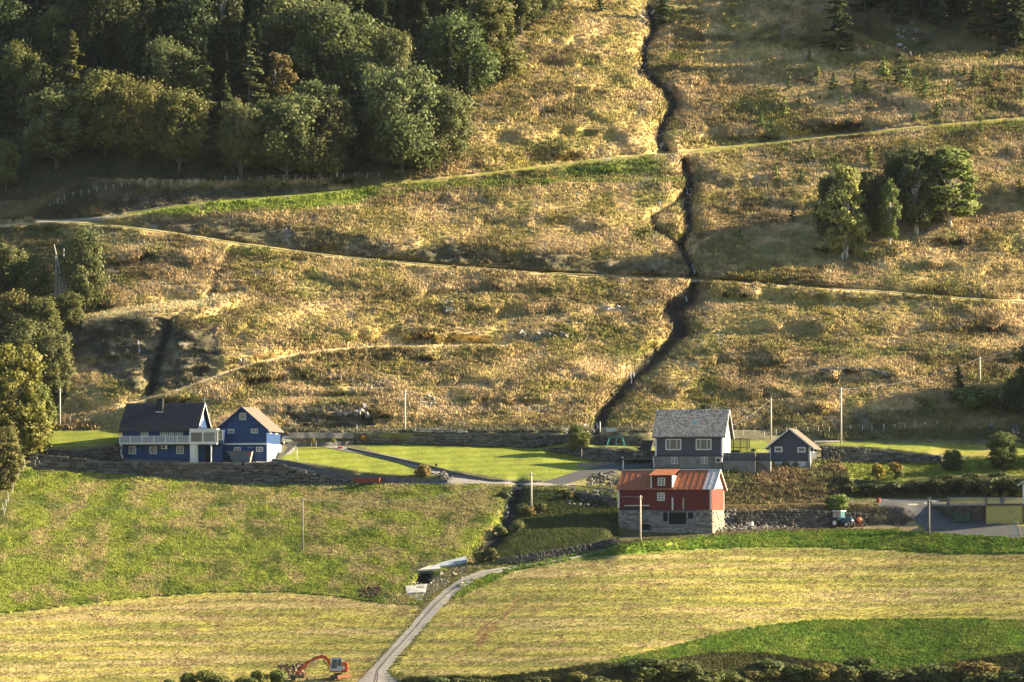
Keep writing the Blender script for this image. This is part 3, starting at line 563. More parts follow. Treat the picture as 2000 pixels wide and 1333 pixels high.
stone_wall([(1604, 870), (1650, 871), (1700, 876), (1760, 883), (1838, 889)], [(1604, 900), (1650, 903), (1700, 905), (1760, 906), (1838, 906)], 'stone wall of squared blocks below the upper east lawn', .95, .45, light=.9)
stone_wall([(1818, 984), (1870, 985), (1925, 986)], [(1818, 990), (1850, 1010), (1880, 1018), (1925, 1021)], 'curved stone wall behind the wheelie bins under the balustrade', .7, .4, light=.8)
stone_wall([(975, 1090), (1050, 1078), (1120, 1066), (1205, 1050)], [(975, 1102), (1050, 1097), (1120, 1084), (1205, 1064)], 'mossy stone wall beside the gravel road west of the red barn', .8, .4, light=.7)
stone_wall([(1440, 998), (1520, 994), (1600, 996), (1690, 1002)], [(1440, 1027), (1520, 1030), (1600, 1031), (1690, 1028)], 'rough dark stone bank below the road between barn and tractor', .8, .45, light=.7)
stone_wall([(1604, 719), (1660, 716), (1700, 719), (1738, 727)], [(1604, 728), (1660, 721), (1700, 726), (1738, 738)], 'ruined low stone wall on the meadow above the small grey shed', .6, .3, light=1.7)
stone_wall([(1195, 973), (1100, 955), (1205, 972)][1:], [(1100, 962), (1205, 992)], 'rough stone bank under the road west of the red barn', .8, .45, light=.9)
stone_wall([(808, 838), (850, 836), (910, 841)], [(808, 845), (850, 845), (910, 846)], 'pale block wall remnant on top of the long dark wall', .7, .28, light=2.3)
def conc_wall(top, bot, label, m=CONC, thick=.3, name='concrete_wall'):
    o, f = strip_wall(name, top, bot, m, thick); return tag(o, label, 'wall')
conc_wall([(531, 896), (574, 902), (648, 920), (685, 927), (741, 931), (818, 935.5), (874, 937)], [(531, 903), (574, 910), (648, 928), (685, 936), (741, 943), (818, 945), (874, 943)], 'low grey concrete wall along the lower edge of the sloping small lawn', CONCD)
conc_wall([(678, 874), (722, 883), (818, 904), (889, 922), (955, 936), (1018, 940), (1058, 939)], [(678, 878), (722, 888), (818, 910), (889, 929), (955, 941), (1018, 945), (1058, 943)], 'dark low wall between the gravel path and the big lawn', CONCD)
conc_wall([(550, 845), (690, 846)], [(550, 850), (690, 851)], 'pale concrete kerb above the grey gravel bank beside the blue garage')
conc_wall([(548, 862), (640, 864), (690, 862)], [(548, 871), (640, 873), (690, 868)], 'dark concrete wall at the top of the small lawn beside the blue garage', CONCD)
conc_wall([(1127, 907), (1200, 902)], [(1127, 913), (1200, 908)], 'low grey concrete planter wall below the garden stone wall')
conc_wall([(1115, 947), (1160, 952), (1200, 956)], [(1115, 950), (1160, 956), (1200, 963)], 'low pale concrete kerb wall west of the red barn')
for nm, A, B in (('gravel_bank', [(550, 849), (690, 850)], [(550, 862), (690, 862)]),): ribbon(nm, A, B, mat('grey_gravel', (.27, .27, .27), .95, noise=.5, nscale=3, bump=.08), .3, 40, 3)
# ------------------------------------------------------------------ building helpers
class Bld:
    def __init__(s, name, px0, py0, rot, label, cat, y=None):
        s.p = G(px0, py0, y); s.s = S(s.p); s.px0, s.py0, s.rot = px0, py0, rad(rot); az = math.atan((px0-1000)/F); s.c = math.cos(s.rot-az)
        s.o = empty(name, s.p, -s.rot, label, cat)
    def X(s, px, y=0): return (px-s.px0)/(s.s*s.c) - y*math.tan(s.rot)
    def Z(s, py): return (s.py0-py)/s.s
def win(par, o, ux, w_, h_, nx=2, nz=1, fm=None, gm=None, fw=.1, name='window', proud=.06, mw_=.045):
    """window with frame and muntins; panes are its sub-parts"""
    ux = Vector(ux); n = Vector((ux.y, -ux.x, 0)); M = Matrix((( ux.x, -n.x, 0, o[0]), (ux.y, -n.y, 0, o[1]), (0, 0, 1, o[2]), (0, 0, 0, 1)))
    b = MB()
    for x0, x1, z0, z1 in ((0, fw, 0, h_), (w_-fw, w_, 0, h_), (fw, w_-fw, 0, fw), (fw, w_-fw, h_-fw, h_)): b.box(x0, x1, -proud, .05, z0, z1, M)
    iw = (w_-2*fw)/nx; ih = (h_-2*fw)/nz
    for i in range(1, nx): b.box(fw+i*iw-mw_/2, fw+i*iw+mw_/2, -proud*.7, .04, fw, h_-fw, M)
    for i in range(1, nz): b.box(fw, w_-fw, -proud*.62, .035, fw+i*ih-mw_*.35, fw+i*ih+mw_*.35, M)
    f = b.build(name, fm or WHITE, par)
    for i in range(nx if nx <= 3 and w_ > 1.4 else 1):
        k = nx if nx <= 3 and w_ > 1.4 else 1; g = MB(); ww = (w_-2*fw)/k; g.box(fw+i*ww, fw+(i+1)*ww, -.012, .01, fw, h_-fw, M); g.build('pane', gm or GLASS, f)
    return f
def gable_roof(par, name, x0, x1, yf, yb, ze_f, ze_b, ym, zr, t, m):
    b = MB(); b.prism([(yf, ze_f), (ym, zr), (ym, zr+t), (yf, ze_f+t)], x0, x1, 'x'); b.prism([(yb, ze_b), (yb, ze_b+t), (ym, zr+t+.002), (ym, zr+.002)], x0, x1, 'x'); return b.build(name, m, par)
def tiles(par, x0, x1, yf, zf, ym, zr, dx, dl, m, name='roof_tile', diamond=False, up=.03):
    Ls = math.hypot(ym-yf, zr-zf); uy, uz = (ym-yf)/Ls, (zr-zf)/Ls; nyv, nz_ = -uz, uy; b = MB(); nr = int(Ls/dl); nc = int((x1-x0)/dx)
    for r_ in range(nr):
        for c in range(nc+ (1 if diamond and r_ % 2 else 0)):
            xc = x0+(c+.5)*dx - (dx/2 if diamond and r_ % 2 else 0); l0 = r_*dl
            if diamond: pts = [(0, -.25*dl, .09), (.42*dx, .75*dl, .04), (0, 1.55*dl, .01), (-.42*dx, .75*dl, .04)]
            else: pts = [(-.49*dx, -.05*dl, .07), (.49*dx, -.05*dl, .05), (.49*dx, 1.0*dl, .02), (-.49*dx, 1.0*dl, .035)]
            top = []; j = R.uniform(-.008, .008)
            for a, l_, h_ in pts:
                x = min(max(xc+a, x0), x1); l = min(max(l0+l_, 0), Ls); h_ = h_+up+j; top.append((x, yf+uy*l+nyv*h_, zf+uz*l+nz_*h_))
            low = [(x, y-nyv*.04, z-nz_*.04) for x, y, z in top]; b.add(top+low, [(0, 1, 2, 3), (0, 4, 5, 1), (1, 5, 6, 2), (3, 7, 4, 0), (2, 6, 7, 3)])
    o = b.build(name, m, par, fix=False); o['kind'] = 'stuff'; return o
def yr(px0, pxr, pyr, rot): return G(pxr, pyr).y + (pxr-px0)/12.1*math.tan(rad(rot))
# ------------------------------------------------------------------ blue house
B = Bld('house', 239, 901, 13, 'large dark blue two-storey house with a steep black tiled roof and a long balcony', 'house', yr(239, 381, 901.5, 13)+.1); H = B.o
Wd = B.X(381); D = 8.0; zb = B.Z(868); ze = B.Z(838); zr = B.Z(788.5); ym = D/2
b = MB(); b.prism([(0, -.6), (D, -.6), (D, ze), (ym, zr-.12), (0, ze)], 0, Wd, 'x'); b.build('wall', BLUE, H)
b = MB(); b.box(Wd, Wd+.03, 0.02, D-.02, ze-.3, ze-.15); [b.box(Wd, Wd+.035, y, y+.12, 0, ze-.1) for y in (.02, D-.14)]; b.build('trim_board', WHITE, H)
oh = .55; sl_ = (zr-ze)/ym
gable_roof(H, 'roof', -.5, Wd+.55, -oh, D+oh, ze-oh*sl_, ze-oh*sl_, ym, zr, .16, DROOF)
tiles(H, -.5, Wd+.55, -oh, ze-oh*sl_+.16, ym, zr+.16, .33, .37, DTILE)
b = MB(); b.prism([(-oh-.02, ze-oh*sl_-.14), (ym, zr-.14), (ym, zr+.19), (-oh-.02, ze-oh*sl_+.19)], Wd+.552, Wd+.60, 'x'); b.prism([(D+oh, ze-oh*sl_-.14), (ym, zr-.14), (ym, zr+.19), (D+oh, ze-oh*sl_+.19)], Wd+.553, Wd+.60, 'x'); b.build('barge_board', WHITE, H)
b = MB(); x = B.X(304, 2.5); b.box(x, x+1.0, ym-1.5, ym-.6, zr-2.0, zr+.85); ch = b.build('chimney', DROOF, H); b = MB(); b.box(x-.12, x+1.12, ym-1.62, ym-.48, zr-1.75, zr-1.25); b.build('flashing', METAL, ch)
for a, c, r0, r1, nx, nz, g in ((275, 290, 838.5, 852.5, 4, 3, GLASSC), (313, 328, 838.5, 853, 4, 3, GLASSC), (342, 357, 839, 853, 4, 3, GLASSC)): win(H, (B.X(a), 0, B.Z(r1)), (1, 0, 0), (c-a)/B.s, (r1-r0)/B.s, nx, nz, None, g, .09)
d_ = win(H, (B.X(330), 0, B.Z(866)), (1, 0, 0), 9.5/B.s, 27/B.s, 2, 3, None, GLASSC, .12, 'door')
for a, c in ((251.5, 266.5), (292, 307), (344, 359)): win(H, (B.X(a), 0, B.Z(887.5)), (1, 0, 0), (c-a)/B.s, 15.5/B.s, 2, 1, None, GLASSC, .1)
win(H, (Wd, 3.4, B.Z(821)), (0, 1, 0), 1.2, 1.1, 2, 2, None, GLASSC, .14)
# balcony
y1_ = -1.6; xb0, xb1 = B.X(233.5, y1_), B.X(371, y1_)
b = MB(); b.box(xb0, xb1, y1_, -.01, zb-.02, zb+.14); dk = b.build('balcony', WHITE, H)
b = MB(); b.box(xb0+.1, xb1-.1, y1_+.1, -.02, zb-.14, zb-.025); b.build('underside', WOOD, dk)
for px in (234.5, 255.3, 278, 301, 324, 346.5, 369.5): b = MB(); x = B.X(px, y1_); b.box(x-.07, x+.07, y1_-.02, y1_+.12, zb+.14, zb+1.30); b.build('railing_post', WHITE, dk)
b = MB(); b.box(xb0, xb1, y1_-.03, y1_+.13, zb+1.20, zb+1.27); b.box(xb0, xb1, y1_-.01, y1_+.1, zb+.14, zb+.22); b.box(xb0, xb0+.08, y1_+.13, -.05, zb+1.2, zb+1.27); b.build('handrail', WHITE, dk)
ps = [234.5, 255.3, 278, 301, 324, 346.5, 369.5]
for a, c in zip(ps[:-1], ps[1:]):
    x0, x1 = B.X(a, y1_)+.07, B.X(c, y1_)-.07
    b = MB()
    for k in range(6): b.box(x0, x1, y1_+.02, y1_+.07, zb+.25+k*.155, zb+.25+k*.155+.135)
    b.build('railing_panel', RAILG, dk)
b = MB(); x = B.X(236.5, y1_); b.box(x-.15, x+.15, y1_+.05, y1_+.35, -.4, zb-.02); b.build('corner_post', WHITE, H)
b = MB(); x = B.X(222, y1_); [b.box(x+.3*k, x+1.4, y1_-.1, y1_+1.2, -.5+.0*k, .35+.3*k) for k in range(3)]; b.build('outside_steps', WHITE, H)
b = MB(); x = B.X(316); b.box(x, x+1.0, -.40, -.02, B.Z(878), B.Z(870.5)); hp = b.build('heat_pump', WHITE, H); b = MB(); b.tube([(x+.4, -.41, B.Z(874.2)), (x+.4, -.45, B.Z(874.2))], .24, 14); b.build('fan_grille', DROOF, hp)
b = MB(); x = B.X(298); b.tube([(x, -.06, 0), (x, -.06, zb-.2)], .035, 6); b.build('downpipe', DROOF, H)
# white wall panel, posts and sunroom between house and garage
sx0, sx1, sy0 = B.X(371, -1.9), B.X(423, -1.9), -1.9; zt = B.Z(839)
b = MB(); x0 = B.X(371.5, -1.7); b.box(x0, x0+.95, -1.7, -.02, -.5, zb-.15); b.build('white_side_wall', WHITE, H)
b = MB(); b.box(x0+.95, B.X(433), .2, .5, -.5, zb); b.build('recessed_wall', BLUE, H)
b = MB(); b.box(B.X(400), B.X(411.5), .14, .22, -.4, zb-.45); b.build('doorway', DARKIN, H)
for px in (384.5, 412.5): b = MB(); x = B.X(px, sy0+.2); b.box(x-.09, x+.09, sy0+.1, sy0+.28, -.5, zb-.1); b.build('carport_post', WHITE, H)
sr = MB(); sr.box(sx0, sx1, sy0, .2, zb-.12, zb+.12); sr.box(sx0-.05, sx1+.05, sy0-.08, .3, zt-.2, zt); sun_ = sr.build('sunroom', WHITE, H)
for px in (372, 396.5, 421.5): b = MB(); x = B.X(px, sy0); b.box(x-.13, x+.13, sy0-.01, sy0+.2, zb+.12, zt-.2); b.build('sunroom_post', WHITE, sun_)
b = MB(); b.box(sx0, sx1, sy0-.02, sy0+.1, zt-.62, zt-.2); b.box(sx0, sx1, sy0-.015, sy0+.1, zb+.1, zb+.3); b.box(sx0, sx0+.1, sy0+.1, .1, zb+.12, zb+.9); b.build('sunroom_rail', WHITE, sun_)
b = MB(); b.box(sx0+.1, B.X(396, sy0)-.1, sy0+.04, sy0+.06, zb+.3, zt-.62); b.build('pane', GLASS, sun_)
b = MB(); b.box(B.X(397, sy0)+.1, sx1-.1, sy0+.04, sy0+.06, zb+.3, zt-.62); b.build('pane', GLASSC, sun_)
x = B.X(431, 0); b = MB(); b.box(sx1, sx1+.12, sy0, .2, zb+.12, zt-.2); b.build('sunroom_side', GLASSC, sun_)
win(H, (sx1+.14, -.9, zb+.55), (.999, .04, 0), .65, 1.65, 1, 2, None, GLASSC, .08)
b = MB(); b.box(sx1+.05, sx1+.9, -.85, .2, zb-.1, zt-.15); b.build('side_bay', BLUE, H)
b = MB(); x = B.X(390.5, 1); b.tube([(Wd+.25, 2.6, ze-.9), (Wd+.25, 2.6, ze+1.6)], .05, 6); b.box(Wd+.15, Wd+.4, 2.45, 2.6, ze+.9, ze+1.4); b.build('flue_pipe', WHITE, H)
b = MB(); b.tube([(Wd+.4, ym, zr-.1), (Wd+.4, ym, zr+.95)], .04, 5); b.tube([(Wd+.1, ym, zr+.75), (Wd+1.3, ym, zr+.68)], .035, 4); [b.bar((Wd+.15+.25*k, ym-.3, zr+.75-.015*k), (Wd+.15+.25*k, ym+.3, zr+.75-.015*k), .03) for k in range(4)]; b.build('antenna', METAL, H)
# ------------------------------------------------------------------ blue garage
B = Bld('garage', 426, 902, 14, 'blue garage with its gable to the front and a pale beige roof, white base wall', 'garage', yr(426, 520, 901.5, 14)-.2); H = B.o
Wd = B.X(520.5); D = 8.2; zb = B.Z(867.5); ze = B.Z(838.5); zr = B.Z(797); xm = Wd/2
b = MB(); b.prism([(0, zb), (Wd, zb), (Wd, ze), (xm, zr-.1), (0, ze)], 0, D, 'y'); b.build('wall', BLUE, H)
b = MB(); b.box(.01, Wd-.01, .03, D, -.8, zb); b.build('lower_wall', BLUE, H)
b = MB(); b.prism([(-.02, -.8), (.04+D+.2, -.8), (D+.2, zb-.02), (-.02, zb-.02)], Wd-.008, Wd+.12, 'x'); b.build('side_base_wall', WHITE, H)
b = MB(); b.box(.0, Wd+.14, -.12, 0, zb-.16, zb+.12); b.build('band_board', WHITE, H)
for sgn in (0, 1):
    b = MB(); ex = -.5 if sgn == 0 else Wd+.5; s2 = (zr-ze)/xm; b.prism([(ex, ze-.5*s2), (xm, zr), (xm, zr+.18), (ex, ze-.5*s2+.18)], -.5, D+.5, 'y'); r_ = b.build('roof', [BEIGE], H)
    b = MB(); b.prism([(ex, ze-.5*s2-.12), (xm, zr-.12), (xm, zr+.2), (ex, ze-.5*s2+.2)], -.56, -.503, 'y'); b.build('barge_board', BLUE, H)
for a, c, r0, r1, nx, nz in ((468, 481, 807.5, 820.5, 3, 3), (444.5, 458.5, 838.5, 847, 4, 2), (490, 504, 838.5, 847, 4, 2)): win(H, (B.X(a), 0, B.Z(r1)), (1, 0, 0), (c-a)/B.s, (r1-r0)/B.s, nx, nz, None, GLASS, .1)
for a, c in ((457, 470.5), (500, 514)): win(H, (B.X(a), .03, B.Z(883)), (1, 0, 0), (c-a)/B.s, 9/B.s, 4, 2, None, GLASS, .1)
for y in (1.7, 5.2): win(H, (Wd, y, B.Z(847.5)), (0, 1, 0), 1.25, .75, 2, 1, None, WHITE, .12)
b = MB(); x = B.X(484); b.box(x, x+.85, -.02, .03, B.Z(875.5), B.Z(874.6)); b.build('vent_strip', METAL, H)
b = MB(); x = B.X(424); b.box(x-.1, x+.12, -.12, .03, B.Z(881.5), B.Z(878)); b.build('wall_lamp', WHITE, H)
# garden stairs beside the garage
def stairs(px, py, w_, n, rise, run, rz, label, m, flip=False):
    o = empty('garden_stairs', G(px, py), rz, label, 'stairs')
    for k in range(n): b = MB(); b.box(0, w_, k*run, (k+1)*run+.05, k*rise-.5, (k+1)*rise); b.build('step', m, o)
    return o
stairs(541, 893, 1.5, 9, .19, .30, -.75, 'grey garden stairs rising from the blue garage to the small lawn', CONC)
stairs(1249, 878, 1.9, 9, .17, .30, -.2, 'dark garden stairs left of the grey house', mat('dark_slate_steps', (.07, .065, .07), .9))
# ------------------------------------------------------------------ grey house
B = Bld('house', 1280, 918, 10.5, 'dark grey house with a patterned slate roof on a plastered stone basement', 'house', yr(1280, 1411, 917, 10.5)); H = B.o
Wd = B.X(1411); D = 8.6; zb = B.Z(891.5); ze = B.Z(851); zr = B.Z(800.5); ym = D/2
b = MB(); b.prism([(0, zb), (D, zb), (D, ze), (ym, zr-.1), (0, ze)], 0, Wd-.02, 'x'); b.build('wall', GREY, H)
b = MB(); b.prism([(0.01, zb), (D, zb), (D, ze), (ym, zr-.1), (0.01, ze)], Wd-.02, Wd+.02, 'x'); b.build('gable_wall', GREYL, H)
b = MB(); b.box(-.12, Wd+.02, -.02, D, -.8, zb); b.build('basement_wall', PLAST, H)
for px in (1281, 1410): b = MB(); x = B.X(px); b.box(x-.13, x+.13, -.06, 0, zb, ze); b.build('corner_board', WHITE, H)
b = MB(); b.box(0, Wd, -.09, -.02, zb-.04, zb+.1); b.build('band_board', DROOF, H)
sl_ = (zr-ze)/ym; oh = .45
gable_roof(H, 'roof', -.5, Wd+.5, -oh, D+oh, ze-oh*sl_, ze-oh*sl_, ym, zr, .14, SLATEB)
tiles(H, -.5, Wd+.5, -oh, ze-oh*sl_+.14, ym, zr+.14, .5, .26, SLATE, 'roof_slate', True)
b = MB(); b.prism([(-oh-.02, ze-oh*sl_-.1), (ym, zr-.1), (ym, zr+.16), (-oh-.02, ze-oh*sl_+.16)], Wd+.5, Wd+.56, 'x'); b.prism([(D+oh, ze-oh*sl_-.1), (ym, zr-.1), (ym, zr+.16), (D+oh, ze-oh*sl_+.16)], Wd+.503, Wd+.56, 'x'); b.build('barge_board', WHITE, H)
b = MB(); x = B.X(1372.5, ym+.6); b.box(x, x+.65, ym+.2, ym+.9, zr-.6, zr+.85); b.build('chimney', DROOF, H)
b = MB(); x = B.X(1354.5, 2.0); t_ = .46; yy = -oh+(ym+oh)*t_; zz = ze-oh*sl_+(zr-ze+oh*sl_)*t_; b.add([(x, yy, zz+.3), (x+.65, yy, zz+.3), (x+.65, yy+.4, zz+.4*sl_+.3), (x, yy+.4, zz+.4*sl_+.3)], [(0, 1, 2, 3)]); b.build('roof_hatch', TEAL, H)
for a, c in ((1300, 1331), (1359, 1390)):
    z0, z1 = B.Z(879.7), B.Z(858); w_ = (c-a)/B.s; x0 = B.X(a); f = MB()
    for q in ((0, .16, 0, z1-z0), (w_-.16, w_, 0, z1-z0), (.16, w_-.16, 0, .16), (.16, w_-.16, z1-z0-.16, z1-z0), (.68, .77, .16, z1-z0-.16), (w_-.77, w_-.68, .16, z1-z0-.16)): f.box(x0+q[0], x0+q[1], -.08, .02, z0+q[2], z0+q[3])
    f = f.build('window', WHITE, H)
    for q0, q1 in ((.16, .68), (.77, w_-.77), (w_-.68, w_-.16)): g = MB(); g.box(x0+q0, x0+q1, -.012, .01, z0+.16, z1-.16); g.build('pane', GLASS, f)
for a in (1310.6, 1369): win(H, (B.X(a), -.02, B.Z(906.5)), (1, 0, 0), 13/B.s, 13.3/B.s, 2, 1, None, GLASSC, .06, mw_=.1)
win(H, (Wd+.02, 1.4, B.Z(885)), (0, 1, 0), 1.4, 1.5, 1, 1, None, WHITE, .15); win(H, (Wd+.02, 5.4, B.Z(885)), (0, 1, 0), 1.4, 1.9, 1, 1, None, WHITE, .15); win(H, (Wd+.02, 3.7, B.Z(845)), (0, 1, 0), 1.1, 1.1, 1, 1, None, WHITE, .15)
b = MB(); x = B.X(1398.5); b.box(x, x+1.05, -.42, -.03, B.Z(905), B.Z(895)); hp = b.build('heat_pump', WHITE, H); b = MB(); b.tube([(x+.4, -.43, B.Z(900)), (x+.4, -.47, B.Z(900))], .3, 14); b.build('fan_grille', DROOF, hp); b = MB(); b.box(x-.1, x+1.15, -.55, -.03, B.Z(894.3), B.Z(893.3)); b.build('shelter', METAL, hp)
b = MB(); b.tube([(-.1, -.5, B.Z(917)), (-.3, -.3, B.Z(893)), (-.1, 0, B.Z(890))], .09, 6); b.build('downpipe', METAL, H)
# deck and fence between house and shed
B2 = Bld('deck', 1412, 921, 9, 'dark grey boarded deck railing on a concrete base between the grey house and the shed', 'deck', G(1412, 921).y-.4); K_ = B2.o
x1 = B2.X(1475); x2 = B2.X(1503); b = MB(); b.box(.05, x1, 0, 3, -.6, B2.Z(901)); b.box(x1, x2, 1.2, 3, -.6, B2.Z(901)); b.build('base', PLAST, K_)
def boards(par, x0, x1, y, z0, z1, m, n, name='board'):
    for k in range(n): b = MB(); a = x0+(x1-x0)*k/n; b.box(a+.006, x0+(x1-x0)*(k+1)/n-.006, y, y+.03+.006*(k % 2), z0, z1); b.build(name, m, par)
zb_, zt_ = B2.Z(901), B2.Z(885.5)
boards(K_, .05, x1, -.05, zb_, zt_, GREY, 12); boards(K_, x1, x2, 1.14, zb_, zt_, GREY, 6)
b = MB(); b.box(0, x1+.05, -.08, .05, zt_, zt_+.06); b.box(x1, x2, 1.1, 1.22, zt_, zt_+.06); b.build('handrail', METAL, K_)
b = MB(); b.bar((x1+.1, .6, zb_-.0), (x2-.2, .6, B2.Z(918)), .12, .25); [b.box(x1+.1+.25*k, x1+.4+.25*k, .4, 1.1, zb_-.14*k-.05, zb_-.14*k) for k in range(8)]; b.build('stair', CONCD, K_)
# grey shed
B = Bld('shed', 1503, 916, 12.5, 'small dark grey gabled shed with white trim and lattice vents in its base', 'shed', yr(1503, 1582, 915, 12.5)); H = B.o
Wd = B.X(1582.5); D = 6.0; zb = B.Z(901); ze = B.Z(874); zr = B.Z(840); xm = Wd/2
b = MB(); b.prism([(0, zb), (Wd, zb), (Wd, ze), (xm, zr-.1), (0, ze)], 0, D, 'y'); b.build('wall', GREY, H)
b = MB(); b.box(.03, Wd-.03, .04, D, -.8, zb); b.build('base_wall', CONC, H)
s2 = (zr-ze)/xm
for sgn in (0, 1):
    ex = -.75 if sgn == 0 else Wd+.75; b = MB(); b.prism([(ex, ze-.75*s2+.3), (xm, zr+.1), (xm, zr+.26), (ex, ze-.75*s2+.46)], -.5, D+.4, 'y'); b.build('roof', BEIGE if sgn else DROOF, H)
    b = MB(); b.prism([(ex, ze-.75*s2+.2), (xm, zr+.0), (xm, zr+.24), (ex, ze-.75*s2+.44)], -.56, -.503, 'y'); b.build('barge_board', WHITE, H)
for px in (1504, 1581): b = MB(); x = B.X(px); b.box(x-.12, x+.12, -.05, 0, zb-.1, ze); b.build('corner_board', WHITE, H)
b = MB(); b.box(Wd+.0, Wd+.06, -.02, .2, -.3, ze); b.build('corner_board', WHITE, H)
for a, c, r0, r1 in ((1513, 1528.6, 873, 883.5), (1557.6, 1573.7, 874, 884.3)): win(H, (B.X(a), 0, B.Z(r1)), (1, 0, 0), (c-a)/B.s, (r1-r0)/B.s, 1, 1, None, GLASS, .17)
win(H, (Wd, 2.2, B.Z(884)), (0, 1, 0), 1.2, .85, 1, 1, None, WHITE, .12)
for a in (1513, 1535.5, 1558.5):
    b = MB(); x = B.X(a)
    for k in range(9): b.box(x+k*.145, x+k*.145+.085, -.03, .02, B.Z(914.5), B.Z(902.5))
    b.box(x, x+1.25, -.015, .03, B.Z(903.4), B.Z(902.4)); b.build('vent_lattice', WHITE, H)
# ------------------------------------------------------------------ red barn
B = Bld('barn', 1208, 1047, 16.5, 'old red wooden barn with a rusty sheet metal roof on a high stone basement', 'barn', yr(1208, 1390, 1043, 16.5)); H = B.o
Wd = B.X(1390); D = 7.2; zb = B.Z(997); ze = B.Z(954); zr = B.Z(918.5); ym = D/2; z0_ = -.6
xo = [(1295.6, 1303.6, 1001.6, 1019), (1307, 1340, 1001.6, 1024.4), (1343.7, 1353, 1001.6, 1014), (1254, 1269, 1024, 1036)]
b = MB(); b.box(0, Wd, .12, D, z0_, zb-.02); b.build('basement_core', CONCD, H)
b = MB(); b.box(B.X(1288), B.X(1360), .02, .12, B.Z(1040), B.Z(1000)); b.build('lime_plaster', PLAST, H)
for a, c, r0, r1 in xo: b = MB(); b.box(B.X(a), B.X(c), -.03, .06, B.Z(r1), B.Z(r0)); b.build('opening', DARKIN, H)
b = MB(); b.box(B.X(1304), B.X(1306.8), -.08, .05, B.Z(1026), B.Z(1001)); b.box(B.X(1340.2), B.X(1343.5), -.08, .05, B.Z(1027), B.Z(1001)); b.box(B.X(1303), B.X(1344), -.1, .05, B.Z(1028), B.Z(1025)); b.build('door_frame', CONC, H)
def face_stones(par, o, ux, Lw, z0, z1, sw, sh, avoid, lim, lo, hi, tint=(1, 1, 1)):
    ux = Vector(ux); st = []; rows = int((z1-z0)/sh); rzz = math.atan2(ux.y, ux.x)
    for r_ in range(rows):
        u = -R.uniform(0, .4)*sw
        while u < Lw-.1:
            w_ = sw*R.uniform(.55, 1.5); a, c = max(u, 0), min(u+w_, Lw); u += w_
            if c-a < .15: continue
            zc = z0+(r_+.5)*(z1-z0)/rows
            if any(a < ax1-.02 and c > ax0+.02 and zc > az0-.05 and zc < az1+.05 for ax0, ax1, az0, az1 in avoid): continue
            st.append(((a+c)/2, zc, c-a, (z1-z0)/rows))
    R.shuffle(st)
    for x, z, w_, h_ in st[:lim]:
        p = Vector(o)+ux*x; g = R.uniform(lo, hi); q = link('stone', R.choice(STM), par, (p.x, p.y, z), (0, R.uniform(-.06, .06), rzz), (w_*.97, .24, h_*R.uniform(.85, 1.0))); q.color = (g*tint[0], g*tint[1], g*tint[2], 1)
av = [(B.X(a), B.X(c), B.Z(r1), B.Z(r0)) for a, c, r0, r1 in xo]+[(B.X(1290), B.X(1358), B.Z(1030), B.Z(999.5))]
face_stones(H, (0, .08, 0), (1, 0, 0), Wd, z0_+.4, zb-.02, .62, .27, av, 250, 1.0, 2.4, (1.05, 1, .92))
face_stones(H, (Wd, 0, 0), (0, 1, 0), D, z0_+.4, zb-.02, .6, .3, [], 160, 1.8, 3.0, (1.15, 1, .8))  # side stones tinted paler and warmer as if sunlit
b = MB(); b.prism([(0.02, zb), (D, zb), (D, ze), (ym, zr-.1), (.02, ze)], .02, Wd-.03, 'x'); b.build('wall_core', DROOF, H)
n = 50
for k in range(n):
    x0, x1 = Wd*k/n, Wd*(k+1)/n; zlo = zb-.02 if x0 > B.X(1268) else B.Z(992); b = MB(); b.box(x0+.006, x1-.006, -.03-.012*(k % 2), .02, zlo, ze+.05); b.build('plank', RED, H)
for k in range(22):
    y0, y1 = D*k/22, D*(k+1)/22; b = MB(); b.box(Wd-.03, Wd+.01+.01*(k % 2), y0+.006, y1-.006, zb-.02, ze-.05); b.build('plank', REDL, H)
for k in range(22):
    y0, y1 = D*k/22, D*(k+1)/22; zt1 = ze+(zr-ze)*(1-abs((y0+.006)-ym)/ym)-.08; zt2 = ze+(zr-ze)*(1-abs((y1-.006)-ym)/ym)-.08; b = MB(); b.prism([(y0+.006, ze-.03), (y1-.006, ze-.03), (y1-.006, max(zt2, ze)), (y0+.006, max(zt1, ze))], Wd-.03, Wd+.03+.01*(k % 2), 'x'); b.build('gable_plank', WHITE2, H)
for px in (1208.5, 1387.5): b = MB(); x = B.X(px); b.box(x-.12, x+.14, -.09, -.02, zb-.02 if px > 1300 else B.Z(993), ze+.05); b.build('corner_board', WHITE2, H)
b = MB(); b.box(Wd+.01, Wd+.07, D-.2, D, zb, ze); b.build('corner_board', WHITE2, H)
sl_ = (zr-ze)/ym; oh = .4; nP = 17; xa, xz = -.35, Wd+.45
for sgn in (0, 1):
    for k in range(nP):
        x0, x1 = xa+(xz-xa)*k/nP, xa+(xz-xa)*(k+1)/nP; ye = -oh if sgn == 0 else D+oh; j = R.uniform(0, .025); b = MB(); zl = ze-oh*sl_+j
        b.prism([(ye, zl), (ym, zr+j), (ym, zr+.05+j), (ye, zl+.05)], x0+.01, x1-.01, 'x'); b.prism([(ye, zl+.05), (ym, zr+.05+j), (ym, zr+.10+j), (ye, zl+.10)], x1-.05, x1-.011, 'x'); b.build('roof_panel', TIN if (k >= nP-2 and sgn == 0) else RUST, H)
b = MB(); b.prism([(-oh-.02, ze-oh*sl_-.12), (ym, zr-.12), (ym, zr+.1), (-oh-.02, ze-oh*sl_+.1)], xz, xz+.06, 'x'); b.prism([(D+oh, ze-oh*sl_-.12), (ym, zr-.12), (ym, zr+.1), (D+oh, ze-oh*sl_+.1)], xz+.003, xz+.06, 'x'); b.build('barge_board', WHITE2, H)
b = MB(); b.box(xa, xz, ym-.12, ym+.12, zr+.02, zr+.14); b.build('ridge_cap', METAL, H)
